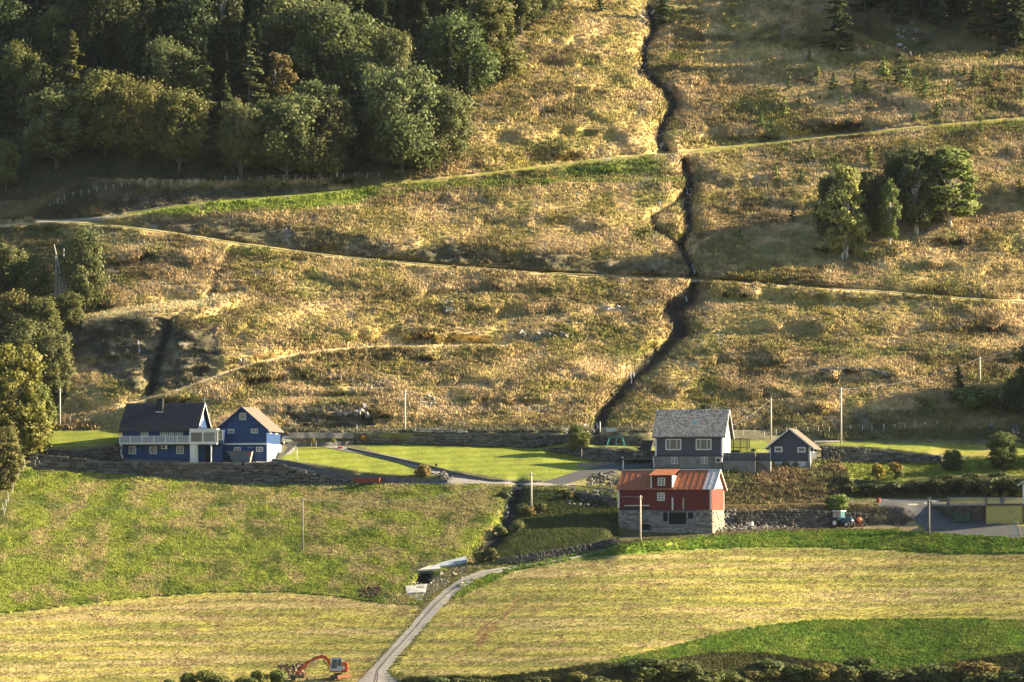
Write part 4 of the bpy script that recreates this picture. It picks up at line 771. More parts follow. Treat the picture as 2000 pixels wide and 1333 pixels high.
dx0, dx1, dz0, dz1 = B.X(1271.5), B.X(1313), ze-.1, B.Z(929.5)
dm = MB(); dm.box(dx0, dx1, -.02, ym-.5, dz0, dz1); dm = dm.build('dormer', DROOF, H)
nn = 12
for k in range(nn): b = MB(); b.box(dx0+(dx1-dx0)*k/nn+.006, dx0+(dx1-dx0)*(k+1)/nn-.006, -.06-.012*(k % 2), -.02, dz0+.12, dz1); b.build('plank', RED, dm)
b = MB(); b.box(dx1, dx1+.05, -.04, ym-.7, dz0+.05, dz1); b.build('cheek_wall', WHITE2, dm)
b = MB(); [b.box(x-.09, x+.09, -.1, -.05, dz0+.1, dz1) for x in (dx0+.05, dx1-.05)]; b.build('corner_board', WHITE2, dm)
yt = ym-.05; zt2 = zr+.12
for k in range(5):
    a, c = dx0-.25+(dx1-dx0+.5)*k/5, dx0-.25+(dx1-dx0+.5)*(k+1)/5; b = MB(); b.prism([(-.45, dz1), (yt, zt2), (yt, zt2+.06), (-.45, dz1+.06)], a+.008, c-.008, 'x'); b.build('roof_panel', ORANGEP if 0 else RUST, dm)
win(H, (B.X(1285), -.07, B.Z(949.5)), (1, 0, 0), 15/B.s, 15.5/B.s, 2, 3, WHITE2, GLASS, .14, mw_=.09)
win(H, (B.X(1284), -.05, B.Z(979)), (1, 0, 0), 15/B.s, 16/B.s, 2, 3, WHITE2, GLASSC, .15, mw_=.09)
b = MB(); b.box(B.X(1312), B.X(1315), -.09, -.045, zb, B.Z(973)); b.build('loose_board', WHITE2, H)
b = MB(); b.box(B.X(1332.6), B.X(1336.5), -.09, -.045, zb+.05, B.Z(973)); b.build('loose_board', WOOD, H)
b = MB(); b.box(B.X(1220), B.X(1269), -.16, -.04, B.Z(989), B.Z(987)); b.build('ledge_board', WOODP, H)
# ------------------------------------------------------------------ yellow garage, terrace and balustrade
B = Bld('garage', 1926, 1048, 4, 'yellow garage with a terrace on top, cut off by the picture edge', 'garage', G(1926, 1024).y-.5); H = B.o
Wd = B.X(2060); zf0 = B.Z(1025); zf1 = B.Z(988)
b = MB(); b.box(0, Wd, .05, 7, -.6, zf0); b.build('base_wall', CONC, H)
n = 9
b = MB(); b.box(0, Wd, .1, 7, zf0, zf1); b.build('wall', YELLOW, H)
for k in range(n): b = MB(); z0, z1 = zf0+(zf1-zf0)*k/n, zf0+(zf1-zf0)*(k+1)/n; b.box(.05, B.X(1997), .05, .1, z0+.012, z1-.012); b.build('door_panel', YELLOW, H)
b = MB(); b.box(-.1, Wd, -.15, 7, zf1+.005, zf1+.25); b.build('terrace_slab', CONCD, H)
b = MB(); b.box(B.X(1997.3), B.X(1999), -.02, .12, zf0, zf1); b.build('downpipe', DROOF, H)
b = MB(); x, z = B.X(1976), B.Z(1001); b.tube([(x, .0, z-.35), (x, -.06, z)], [.08, .16], 6); b.tube([(x-.1, .0, z), (x-.28, -.05, z+.28), (x-.22, -.05, z+.42)], .025, 4); b.tube([(x+.1, .0, z), (x+.28, -.05, z+.28), (x+.22, -.05, z+.42)], .025, 4); b.build('wall_trophy', METAL, H)
b = MB(); x, z = B.X(1984), B.Z(1012); b.tube([(x-.25, 0, z-.15), (x, -.03, z+.1), (x+.25, 0, z-.1)], .04, 5); b.build('wall_hook', WOOD, H)
hs = MB(); xh = B.X(1997.5); hs.box(xh, xh+9, .6, 9, zf1+.26, B.Z(947)); hs.prism([(xh, B.Z(947)), (xh+9, B.Z(947)), (xh+9, B.Z(895))], .6, 9, 'y'); hs.build('house_wall', WHITE, H); b = MB(); b.prism([(xh-.9, B.Z(949)), (xh+9.5, B.Z(893)), (xh+9.5, B.Z(890)), (xh-.9, B.Z(946))], .1, 9.4, 'y'); b.build('house_roof', TIN, H)  # house corner; its unseen roof is raised to shade the driveway
BB = Bld('balustrade', 1811, 986, 4, 'pale yellow balustrade with dark grey stone pillars above the driveway', 'balustrade', G(1926, 1024).y-.4); K_ = BB.o
zt_, z0_ = BB.Z(971.5), BB.Z(985)
for a, c in ((1811, 1820), (1848, 1855.5), (1924, 1928), (1953, 1961)): b = MB(); b.box(BB.X(a), BB.X(c), -.05, .4, z0_-.1 if a > 1815 else z0_-.5, zt_+.06); b.build('pillar', CONCD, K_)
for a, c, nb in ((1856, 1924, 17), (1928.3, 1952.7, 7), (1961.3, 1997, 10)):
    x0, x1 = BB.X(a), BB.X(c); b = MB(); b.box(x0, x1, .05, .2, zt_-.12, zt_); b.box(x0, x1, .05, .2, z0_, z0_+.12); b.build('rail', CONC, K_)
    for k in range(nb): b = MB(); xx = x0+(x1-x0)*(k+.5)/nb; b.box(xx-.12, xx+.12, .08, .16, z0_+.12, zt_-.12); b.build('baluster', YELP, K_)
b = MB(); b.box(BB.X(1820), BB.X(1926), .0, .5, z0_-.25, z0_-.02); b.build('coping', CONC, K_)
# ------------------------------------------------------------------ trees
M_LEAF = mat('leaf', (.135, .15, .055), .6, objcol=True, noise=.35, nscale=.9, trans=.35, spec=.25)
M_NEEDLE = mat('needle', (.085, .105, .045), .7, objcol=True, noise=.35, nscale=1.2, trans=.15, spec=.2)
M_BARK = mat('bark_grey', (.16, .14, .12), .9, noise=.4, nscale=4)
M_BIRCH = mat('bark_birch', (.62, .58, .52), .8, noise=.3, nscale=3)
def bent(m, f):
    n = m.node_tree.nodes; L = m.node_tree.links; b = n['Principled BSDF']; at = n.new('ShaderNodeAttribute'); at.attribute_name = 'nrm'; vt = n.new('ShaderNodeVectorTransform'); vt.vector_type = 'NORMAL'
    vt.convert_from = 'OBJECT'; vt.convert_to = 'WORLD'; L.new(at.outputs['Vector'], vt.inputs[0]); ge = n.new('ShaderNodeNewGeometry')
    s1 = n.new('ShaderNodeVectorMath'); s1.operation = 'SCALE'; s1.inputs['Scale'].default_value = f; L.new(vt.outputs[0], s1.inputs[0]); s2 = n.new('ShaderNodeVectorMath'); s2.operation = 'SCALE'; s2.inputs['Scale'].default_value = 1-f; L.new(ge.outputs['Normal'], s2.inputs[0])
    ad = n.new('ShaderNodeVectorMath'); L.new(s1.outputs[0], ad.inputs[0]); L.new(s2.outputs[0], ad.inputs[1]); nm = n.new('ShaderNodeVectorMath'); nm.operation = 'NORMALIZE'; L.new(ad.outputs[0], nm.inputs[0]); L.new(nm.outputs[0], b.inputs['Normal'])
bent(M_LEAF, .5); bent(M_NEEDLE, .6)
def rep4(D): D = D/(np.linalg.norm(D, axis=1, keepdims=True)+1e-9); return {'nrm': ('FLOAT_VECTOR', np.repeat(D, 4, axis=0))}
def cards(P, N, size, rr, asp=1.0):
    """one small quad per point, facing N"""
    n = len(P); N = N/np.linalg.norm(N, axis=1, keepdims=True); t = np.cross(N, rr.normal(size=(n, 3))); t /= np.linalg.norm(t, axis=1, keepdims=True)
    b = np.cross(N, t); s = (size*(.6+.8*rr.random(n)))[:, None]*.5
    V = np.stack([P-t*s-b*s*asp, P+t*s*1.1-b*s*asp*.7, P+t*s*.8+b*s*asp, P-t*s*.7+b*s*asp*1.1], 1).reshape(-1, 3)
    return V, np.arange(n*4).reshape(n, 4)
def make_broadleaf(seed, h=12., w=8., nl=26, leaves=6500, leaf=.29, bark=None, low=.22, tall=1.0, round_=1.0):
    rr = np.random.default_rng(seed); tb = MB(); top = h*.78
    lean = rr.normal(0, .04, 2)*h; stems = 1 if seed % 3 else 2; lob = []
    for i in range(nl):
        t = (i+.5)/nl; z = h*(low+(1-low)*t*.96); prof = max(.2, math.sqrt(max(0, 1-((t-.5)/.6)**2))); a = i*2.4+rr.random()
        rad_ = w/2*prof*(.35+.6*math.sqrt(rr.random())); lob.append((np.array([math.cos(a)*rad_, math.sin(a)*rad_*.9, z-rr.random()*h*.05]), w*(.07+.12*rr.random()**1.5)*(1-.15*t)))
    lob.append((np.array([lean[0], lean[1], h*.95]), w*.12))
    for s_ in range(stems):
        ox = (s_-.5*(stems-1))*.5; pts = [(ox, 0, -.6), (ox*1.3, .05, h*.12), (ox*2+lean[0]*.3, lean[1]*.3, h*.35), (ox*1.5+lean[0]*.7, lean[1]*.7, h*.6), (lean[0], lean[1], top)]
        tb.tube(pts, [h*.020, h*.015, h*.011, h*.007, h*.002], 7)
    for c, r_ in lob[::1]:
        t = max(.1, c[2]/h-.22); p0 = Vector((lean[0]*t, lean[1]*t, h*t*.92)); p1 = p0.lerp(Vector(c), .55)+Vector((0, 0, -h*.02)); tb.tube([p0, p1, Vector(c)], [h*.007, h*.0045, h*.0015], 4, False)
    vol = np.array([r_**2 for c, r_ in lob]); cnt = (vol/vol.sum()*leaves).astype(int); PP = []; NN = []; DD = []; cc = np.array([0, 0, h*.5])
    for (c, r_), k in zip(lob, cnt):
        sub = rr.normal(size=(7, 3)); sub /= np.linalg.norm(sub, axis=1, keepdims=True); which = rr.integers(0, 7, k)
        d = rr.normal(size=(k, 3)); d /= np.linalg.norm(d, axis=1, keepdims=True)
        q = c + sub[which]*r_*.7 + d*(r_*(.3+.95*rr.random((k, 1))**2.2+.25*rr.random((k, 1))))*np.array([1.1, 1.1, .7])
        PP.append(q); DD.append(d*.5+sub[which]*.4+(c-cc)/w*.9+np.array([0, 0, .15])+rr.normal(0, .3, (k, 3))); NN.append(d*.5+sub[which]*.4+rr.normal(size=(k, 3))*.55+np.array([0, 0, .25]))
    P = np.concatenate(PP); N = np.concatenate(NN); ok = P[:, 2] > h*.06; P = P[ok]; N = N[ok]; D_ = np.concatenate(DD)[ok]
    V, Fq = cards(P, N, leaf, rr)
    tm = tb; cm = mesh_np('crown', V, Fq, M_LEAF, attrs=rep4(D_))
    me = bpy.data.meshes.new('trunk'); me.from_pydata(tm.v, [], tm.f); me.materials.append(bark or M_BARK); me.polygons.foreach_set('use_smooth', np.ones(len(me.polygons), bool)); me.update()
    return (h, cm, me)
def make_spruce(seed, h=14., w=5., leaves=11000, leaf=.36, sparse=1.0):
    rr = np.random.default_rng(seed); tb = MB(); tb.tube([(0, 0, -.6), (0, 0, h*.5), (0, 0, h*.99)], [h*.016, h*.009, .02], 6)
    PP = []; NN = []; nb = int(70*sparse); per = leaves//nb
    for i in range(nb):
        t = (i/nb)**.85; z = h*(.07+.92*t); L_ = w/2*(1-t)**.8*(.75+.4*rr.random())+.12; a = rr.random()*6.28; droop = L_*(.18+.2*rr.random())
        d = np.array([math.cos(a), math.sin(a), 0]); s = rr.random(per)**.7
        k = max(6, int(per*(.3+L_/(w/2)))); s = rr.random(k)**.7; wd = (1-s)*L_*.28+.08
        side = np.array([-d[1], d[0], 0]); off = rr.uniform(-1, 1, k)*wd
        P = np.array([0, 0, z]) + d*(s*L_)[:, None] + side*off[:, None]; P[:, 2] += -droop*s**1.3 + .12*L_*s**4 - rr.random(k)*.25*(1-s)*L_*.5
        PP.append(P); NN.append(rr.normal(size=(k, 3))*.6+np.array([0, 0, .7])+d*.5)
        if i % 2 == 0: tb.tube([(0, 0, z), tuple(np.array([0, 0, z])+d*L_*.8+np.array([0, 0, -droop*.7]))], [h*.003, .01], 3, False)
    k = 60; PP.append(np.stack([rr.normal(0, .05, k)*h*.05, rr.normal(0, .05, k)*h*.05, h*(.93+.08*rr.random(k))], 1)); NN.append(rr.normal(size=(k, 3)))
    P = np.concatenate(PP); V, Fq = cards(P, np.concatenate(NN), leaf, rr, .6); D_ = P*np.array([1, 1, 0])/(w*.3)+np.array([0, 0, .45])+rr.normal(0, .25, P.shape)
    cm = mesh_np('crown', V, Fq, M_NEEDLE, attrs=rep4(D_)); me = bpy.data.meshes.new('trunk'); me.from_pydata(tb.v, [], tb.f); me.materials.append(M_BARK); me.update()
    return (h, cm, me)
def make_bush(seed, h=2.2, w=2.6, leaves=1300, leaf=.2, mt=None):
    rr = np.random.default_rng(seed); tb = MB(); PP = []; NN = []
    for i in range(10):
        a = rr.random()*6.28; r_ = w*.28*rr.random()**.5; c = np.array([math.cos(a)*r_, math.sin(a)*r_, h*(.3+.5*rr.random()*(1-r_/w))]); tb.tube([(0, 0, -.2), tuple(c*.5), tuple(c)], [.05, .03, .01], 4, False)
        k = leaves//10; d = rr.normal(size=(k, 3)); d /= np.linalg.norm(d, axis=1, keepdims=True); PP.append(c+d*(np.array([w, w, h*.9])*.26*(.5+.5*rr.random((k, 1))))); NN.append(d+rr.normal(size=(k, 3))*.6)
    P = np.concatenate(PP); P[:, 2] = np.maximum(P[:, 2], .05)
    V, Fq = cards(P, np.concatenate(NN), leaf, rr); cm = mesh_np('crown', V, Fq, mt or M_LEAF, attrs=rep4(P*np.array([1, 1, 1])/w-np.array([0, 0, .1])+rr.normal(0, .2, P.shape)))
    me = bpy.data.meshes.new('trunk'); me.from_pydata(tb.v, [], tb.f); me.materials.append(M_BARK); me.update(); return (h, cm, me)
TV = {'b': [make_broadleaf(s, 12, 8.5+1.5*(s % 3), 40+s, 14000) for s in range(1, 7)],
      'n': [make_broadleaf(s, 12, 5.4, 34, 12000, bark=M_BIRCH, low=.2) for s in range(11, 15)],
      'B': [make_broadleaf(s, 12, 7.5, 56, 20000, leaf=.25, low=.08, round_=.9) for s in range(21, 24)],
      't': [make_broadleaf(s, 12, 5.0, 22, 6500, bark=M_BIRCH, low=.5) for s in range(31, 33)],
      's': [make_spruce(s, 14, 5.6+.6*(s % 2)) for s in range(41, 46)],
      'k': [make_spruce(s, 3., 1.7, 700, .17, .5) for s in range(51, 56)],
      'u': [make_bush(s) for s in range(61, 65)]}
TCOL = {'b': (1, 1, 1), 'n': (1.25, 1.2, 1.1), 'B': (1.1, 1.1, .9), 't': (1, 1, 1), 's': (1, 1, 1), 'k': (1.5, 1.7, 1.3), 'u': (1, 1, 1)}
NAME = {'b': 'broadleaf_tree', 'n': 'birch_tree', 'B': 'broadleaf_tree', 't': 'birch_tree', 's': 'spruce_tree', 'k': 'spruce_sapling', 'u': 'bush'}
TCNT = 0
def tree(px, py, hpx, kind, label, group=None, wf=1.0, tint=None, cat='tree', dy=0):
    global TCNT
    TCNT += 1; p = G(px, py); 
    if dy: p = Vector((p.x, p.y+dy, p.z))
    h0, cm, tm = TV[kind][TCNT % len(TV[kind])]; s = hpx/S(p)/h0
    o = empty(NAME[kind], p, R.uniform(0, 6.28), label, cat, group)
    tint = tint or TCOL[kind]; j = R.uniform(.8, 1.2); j2 = R.uniform(.88, 1.15)
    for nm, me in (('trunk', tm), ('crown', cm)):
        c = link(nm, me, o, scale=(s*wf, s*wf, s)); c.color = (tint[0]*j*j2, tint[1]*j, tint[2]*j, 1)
    return o
YEL, BRN, PALE, RED = (1.3, 1.25, 1.0), (1.7, 1.35, .9), (1.15, 1.2, 1.2), (1.35, 1.05, .85)
SZ = lambda h: 'tall' if h > 150 else ('medium' if h > 105 else 'small')
# prominent forest trees: px, base row, height, kind, width factor, tint, label
FT = [(40, 235, 140, 'b', .8, YEL, 'pale olive broadleaf tree in front of the dark forest in the far northwest corner'),
 (140, 266, 205, 's', 1.35, BRN, 'brown-tinged spruce rising above the round pale trees at the forest front'),
 (205, 308, 162, 'b', 1.05, YEL, 'wide round pale olive tree with white stems, just below the brownish spruce'),
 (262, 315, 150, 'b', .9, YEL, 'round pale tree touching the east side of the wide white-stemmed tree at the forest front'),
 (110, 330, 160, 'b', 1.1, None, 'dark wide tree below the brown-tinged spruce'),
 (350, 335, 155, 'b', .85, YEL, 'olive pointed-top tree between the round pale trees and the small gold-topped tree'),
 (330, 230, 142, 'b', 1.0, None, 'dark green bushy tree standing behind the olive pointed-top tree'),
 (400, 262, 172, 's', 1.0, (1.4, 1.45, 1.2), 'thin pointed spruce between the dark bushy tree and the tallest pale spruce'),
 (487, 262, 215, 's', 1.15, (1.4, 1.45, 1.25), 'tall slender spruce with a pale visible trunk, highest needle point of the forest front'),
 (545, 250, 145, 'n', .9, RED, 'narrow tree with reddish top east of the tall slender spruce'),
 (470, 345, 150, 'b', .8, PALE, 'small gold-topped tree in the forest front row'),
 (560, 350, 158, 'b', 1.1, None, 'wide dark green tree with a flat lit crown in the forest front row'),
 (622, 352, 148, 'b', 1.0, None, 'dark green flat-topped tree just west of the thin white-stemmed birch'),
 (657, 350, 160, 't', 1.0, PALE, 'thin birch with a bare white stem at the fence below the forest'),
 (575, 185, 190, 'b', .9, PALE, 'large spreading light green tree at the top of the forest, above the reddish-topped one'),
 (655, 210, 190, 'b', 1.05, PALE, 'large spreading tree with visible pale stems high in the forest'),
 (710, 140, 105, 's', 1.1, (1.3, 1.4, 1.2), 'small dark spruce just above the big grey-green alder'),
 (768, 235, 170, 'b', .62, PALE, 'pointed grey-green tree standing above the widest alder of the forest edge'),
 (785, 342, 198, 'b', .9, PALE, 'widest grey-green alder with spreading pale limbs at the lower forest edge'),
 (735, 300, 170, 'b', .9, None, 'dark alder between the widest alder and the thin white-stemmed birch'),
 (868, 330, 155, 'b', .85, PALE, 'grey-green tree at the forest corner beside the slanting stake fence'),
 (820, 338, 110, 'b', 1.0, None, 'low dense green tree at the foot of the forest corner'),
 (787, 100, 110, 's', 1.1, (1.6, 1.6, 1.2), 'sunlit spruce near the top of the forest, west of the big willow'),
 (835, 200, 90, 's', 1.1, (1.4, 1.5, 1.2), 'small spruce between the grey alder and the dead snag'),
 (958, 165, 168, 'B', 1.0, YEL, 'big rounded olive willow at the upper forest edge next to the meadow'),
 (915, 218, 95, 's', 1.2, (1.3, 1.4, 1.2), 'dark spruce just east of the dead snag'),
 (940, 175, 70, 's', 1.0, PALE, 'small lit spruce at the foot of the big olive willow'),
 (918, 205, 45, 'k', 1.0, None, 'tiny spruce at the upper end of the slanting stake fence'),
 (1018, 65, 120, 'b', .75, PALE, 'grey-green tree east of the big willow at the top forest edge'),
 (1050, 45, 90, 'b', .9, None, 'round green tree at the top edge of the forest, third from its east end'),
 (1082, 25, 80, 'b', .8, None, 'last small tree on the east end of the forest top edge'),
 (12, 375, 100, 'b', .75, YEL, 'pale yellow-green tree standing alone at the west border above the track')]
for px, py, h, k, wf, t, lb in FT: tree(px, py, h, k, lb, 'trees of the forest front', wf, t)
fills = []
pm = np.array(FOREST, float)
def inside(px, py, pts):
    c = False
    for i in range(len(pts)):
        x1, y1 = pts[i]; x2, y2 = pts[i-1]
        if (y1 > py) != (y2 > py) and px < (x2-x1)*(py-y1)/(y2-y1)+x1: c = not c
    return c
FIN = [(-60, -170), (1090, -170), (1060, -10), (960, 60), (900, 160), (855, 290), (640, 335), (420, 345), (170, 335), (60, 300), (-60, 250)]
for _ in range(6000):
    x, y = R.uniform(-60, 1090), R.uniform(-170, 345)
    if not inside(x, y, FIN): continue
    if min([math.hypot(x-a, (y-b)*1.5) for a, b in fills] + [math.hypot(x-f[0], (y-f[1])*1.5)*1.2 for f in FT] + [1e9]) < 44 or any(abs(x-f[0]) < 36 and f[1]-12 < y < f[1]+150 for f in FT): continue
    fills.append((x, y))
fills.sort()
cnt = {}
for x, y in fills:
    k = R.choice('bbsssssn'); t = R.choice([(.42, .56, .58), (.5, .62, .6), (.36, .5, .5), (.56, .66, .55), (.5, .52, .44), (.8, .9, .78)]); h = R.uniform(115, 180) if k != 's' else R.uniform(120, 190)  # dark crown colours, lowered further to put the forest's shade into them
    z = 'top edge' if y < 0 else 'upper part' if y < 90 else 'middle' if y < 200 else 'lower part'
    kn = {'b': 'leafy green tree', 's': 'dark pointed spruce', 'n': 'slim pale-stemmed birch', 't': 'thin high-crowned birch'}[k]
    cnt[kn, z] = cnt.get((kn, z), 0)+1
    tree(x, y, h, k, f'{kn} in the {z} of the dark forest, {ordw(cnt[kn, z])} from its west end', 'trees filling the dark forest', R.uniform(.8, 1.15), t)
snag = MB(); p = G(880, 188); s_ = 1/S(p)
snag.tube([(0, 0, -.5), (.1, 0, 1.5), (-.05, 0, 3.2), (.05, 0, 4.6)], [.2, .16, .1, .03], 6); snag.tube([(.05, 0, .8), (.8, 0, 1.0), (1.2, 0, .7)], [.09, .06, .02], 5); snag.tube([(0, 0, 2.4), (-.4, 0, 2.9)], [.06, .02], 5); snag.tube([(0, 0, 1.8), (.5, .1, 2.2)], [.06, .02], 5)
o = empty('dead_tree', p, 0, 'bare pale dead snag with broken branches at the forest edge', 'dead tree'); snag.build('trunk', M_BIRCH, o)
# trees down the west border
LT = [(12, 610, 130, 'b', 1.0, None, 'dark tree at the west border, topmost of the clump west of the bare white trunks'),
 (58, 628, 125, 'b', .85, None, 'dark green tree between the west border and the bare white trunks'),
 (165, 612, 155, 'b', .6, None, 'leafy green tree close behind the bare white trunks'),
 (135, 645, 75, 'b', 1.0, YEL, 'small olive tree at the foot of the bare white trunks'),
 (18, 735, 160, 'B', 1.0, (1.2, 1.05, .9), 'big olive tree at the west border below the dark clump'),
 (80, 735, 150, 'B', .9, None, 'big rounded green tree bulging towards the rock cliff'),
 (105, 775, 120, 'B', .9, PALE, 'grey-green tree just above the lone pole beside the west lawn'),
 (48, 770, 140, 'b', 1.1, None, 'dark green tree in the middle of the west tree belt'),
 (22, 900, 220, 'B', .95, (1.7, 1.6, .9), 'large yellow-green tree at the west border beside the west lawn'),
 (72, 885, 135, 'B', .8, (1.35, 1.3, .9), 'yellowish-green tree close at the edge of the west lawn'),
 (5, 960, 120, 'B', .9, YEL, 'low yellow-olive tree at the west border behind the leaning field fence')]
for px, py, h, k, wf, t, lb in LT: tree(px, py, h, k, lb, 'trees of the west tree belt', wf, t)
for i, (x, y) in enumerate([(-75, 620), (-70, 720), (-50, 850), (-110, 930)]): tree(x, y, 170, 'b', 'leafy tree beyond the west border, %s of the tree belt there' % ordw(i+1), 'trees of the west tree belt', 1.1)
o = empty('dead_tree', G(118, 578), 0, 'cluster of bare white trunks without crown in front of a leafy tree', 'dead tree')
o.location.y -= 3.5
for a in ((-.6, 0, 0, 6.8), (.5, .4, .3, 8.2), (1.5, .2, -.2, 7.0), (0, .1, -.9, 8.6), (1.1, .3, .1, 4.5)):
    m = MB(); m.tube([(a[0], a[1], -.5), (a[0]+.1, a[1], a[3]*.5), (a[0]+a[2], a[1], a[3])], [.28, .2, .08], 6); m.build('trunk', M_BIRCH, o)
# birches on the east slope
RT = [(1650, 512, 188, 'n', .9, (1.9, 1.9, 1.6), 'pale narrow birch at the west end of the slope birch grove'),
 (1622, 485, 140, 'b', .55, None, 'darker tree leaning against the westernmost pale birch of the grove'),
 (1738, 482, 130, 'n', .7, (1.3, 1.3, .9), 'slim birch with a thin white stem in the middle of the slope grove'),
 (1700, 470, 130, 'b', .7, (.8, .8, .8), 'dark green tree between the pale narrow birch and the slim middle birch'),
 (1790, 462, 165, 'n', .9, (.9, .95, .9), 'tall dark green tree of the grove next to the biggest round birch'),
 (1805, 440, 150, 'n', .8, (1.3, 1.3, 1.1), 'silvery birch in front of the biggest round birch of the grove'),
 (1856, 447, 160, 'n', 1.55, (1.9, 1.85, 1.4), 'biggest round birch at the east end of the slope grove, with white stem foot'),
 (1770, 420, 130, 'b', 1.0, (.9, .9, .9), 'dark tree at the back of the slope birch grove'),
 (1872, 790, 76, 's', 1.3, (1.6, 1.5, 1.2), 'dark conical juniper-like tree on the meadow above the east lawn'),
 (1905, 806, 55, 'u', 1.6, (.9, 1.1, .8), 'dark bush beside the conical tree above the east lawn'),
 (1992, 815, 75, 'b', 1.2, (.7, .8, .7), 'dark rounded tree at the east border above the east lawn'),
 (1635, 105, 150, 's', 1.3, (1.1, 1.1, .9), 'large spruce with a bare pale trunk foot on the upper east slope'),
 (1296, 52, 85, 's', 1.4, (1.5, 1.5, 1.2), 'dark pine at the top edge above the stream'),
 (1172, 25, 90, 's', .6, None, 'spruce trunk standing at the top edge west of the stream'),
 (1925, 78, 170, 's', 1.1, (1.1, 1.05, .8), 'tall spruce on the upper east slope, west of the spruce pair'),
 (1968, 88, 180, 's', 1.1, None, 'tall spruce of the pair at the upper east corner'),
 (1880, 40, 150, 's', 1.1, (.8, .8, .8), 'shadowed spruce behind the pair at the upper east corner')]
for px, py, h, k, wf, t, lb in RT: tree(px, py, h, k, lb, None, wf, t)
for i, (x, y, h) in enumerate([(1700, -20, 160), (1750, 10, 130), (1790, -30, 170), (1830, -10, 150), (1990, 20, 160), (1850, -60, 170), (1730, -70, 160), (1930, -40, 170), (1690, 30, 120), (1760, 50, 110), (1840, 60, 130), (1985, 95, 150), (1660, -60, 170), (1800, 30, 140)]):
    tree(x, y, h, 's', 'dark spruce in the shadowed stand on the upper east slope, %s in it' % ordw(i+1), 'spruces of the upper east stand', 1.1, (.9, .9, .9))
q_ = []
while len(q_) < 30:
    x, y = R.uniform(1660, 2030), R.uniform(-110, 75)
    if y < 75-(2030-x)*.12 and all(math.hypot(x-a, (y-b_)*1.5) > 34 for a, b_ in q_): q_.append((x, y))
q_.sort()
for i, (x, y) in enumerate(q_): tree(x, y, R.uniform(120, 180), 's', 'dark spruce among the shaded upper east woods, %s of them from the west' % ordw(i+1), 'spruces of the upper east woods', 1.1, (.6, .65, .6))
for x, y, h, lb in ((1700, 440, 100, 'bushy dark tree between the narrow birch and the slim birch'), (1758, 420, 100, 'bushy dark tree behind the slim white-stemmed birch'), (1826, 425, 120, 'bushy tree behind the silvery birch of the grove')): tree(x, y, h, 'b', lb, None, .75, (.9, .95, .85))
for i, (x, y, h) in enumerate([(2060, -60, 210), (2100, -90, 220), (2150, -50, 220), (2210, -80, 220), (2075, -20, 210), (2260, -60, 220), (2320, -80, 220), (2130, 0, 190), (2080, 400, 110), (2100, 800, 170), (2070, 830, 150), (2160, 820, 190), (2240, 790, 200), (2330, 830, 200), (2052, 826, 160), (2130, 835, 180), (2190, 845, 190), (2290, 850, 210), (2050, 20, 190), (2180, -20, 200), (2040, 40, 150), (2230, 0, 220), (2035, -100, 200), (2140, -130, 200), (2090, 60, 190), (2160, 60, 200), (2130, 860, 120), (2400, 120, 200), (2060, 905, 90), (2120, 915, 100)]):
    tree(x, y, h, 's' if y < 400 else 'b', 'tree of the woods beyond the east border, %s in the row' % ordw(i+1), 'trees past the east border', 1.2)
SAP = [(1581, 123, 24), (1597, 155, 24), (1541, 180, 28), (1628, 178, 30), (1725, 163, 45), (1757, 175, 62), (1776, 160, 22), (1806, 190, 38), (1690, 180, 20), (1822, 193, 20), (1853, 190, 22), (1902, 172, 38), (1862, 152, 17), (1885, 150, 17), (1931, 172, 22), (1951, 160, 28), (1996, 195, 22), (1643, 208, 20), (1700, 217, 22), (1532, 235, 40), (1487, 252, 26), (1506, 250, 18), (1785, 240, 20), (1830, 228, 25), (1940, 214, 20), (1916, 262, 26), (1965, 248, 14), (1583, 320, 32), (1698, 328, 38), (1515, 355, 28), (1565, 358, 24), (1489, 400, 22), (1548, 437, 28), (1968, 304, 18), (1991, 385, 30), (1735, 187, 16), (1560, 205, 18), (1603, 200, 16), (1670, 168, 22), (1445, 470, 18), (1350, 290, 14), (1660, 205, 16), (1765, 212, 16), (1880, 215, 18)]
SAP.sort(); n_up = 0; n_dn = 0
for x, y, h in SAP:
    sz = 'tall' if h > 36 else 'knee-high' if h < 19 else 'young'
    if y < 270:
        n_up += 1; lb = f'{sz} spruce sapling above the upper grass track, {ordw(n_up)} of them from the west'
    else:
        n_dn += 1; lb = f'{sz} spruce sapling below the upper grass track, {ordw(n_dn)} of them from the west'
    tree(x, y, h*1.15, 'k', lb, 'spruce saplings on the east slope', 1.25, R.choice([None, (2.0, 2.3, 1.5), (1.4, 1.6, 1.2), (2.3, 2.4, 1.5)]))
# garden trees and bushes
tree(1131, 883, 52, 'B', 'small leafy garden tree with forked pale stems at the stone wall by the big lawn', None, 1.35, (1.2, 1.3, 1.1))
tree(1958, 918, 70, 'B', 'spreading fruit tree with a crooked trunk on the east lawn', None, 1.45, (.9, 1.1, .9))
tree(1860, 922, 42, 'B', 'low dark fruit tree on the east lawn between the spreading tree and the small bushes', None, 1.5, (.7, .8, .7))
tree(1714, 938, 36, 'u', 'yellow-tipped bush on the lower east lawn', None, .8, (1.8, 1.5, .7), 'bush')
tree(1751, 925, 24, 'u', 'reddish-brown round bush on the lower east lawn', None, 1.2, (2.2, 1.3, .8), 'bush')
tree(1757, 936, 18, 'u', 'small green bush in front of the reddish-brown one', None, 1.0, None, 'bush')
tree(1637, 1003, 42, 'u', 'large green willow bush behind the blue tractor', None, 1.25, (1.3, 1.5, .8), 'bush')
tree(826, 936, 31, 'u', 'round russet shrub at the tip of the sloping lawn', None, .95, (2.6, 1.7, 1.3), 'bush')
tree(709, 864, 15, 'u', 'small orange-yellow shrub at the corner of the stone wall', None, 1.1, (3.5, 2.0, .6), 'bush')
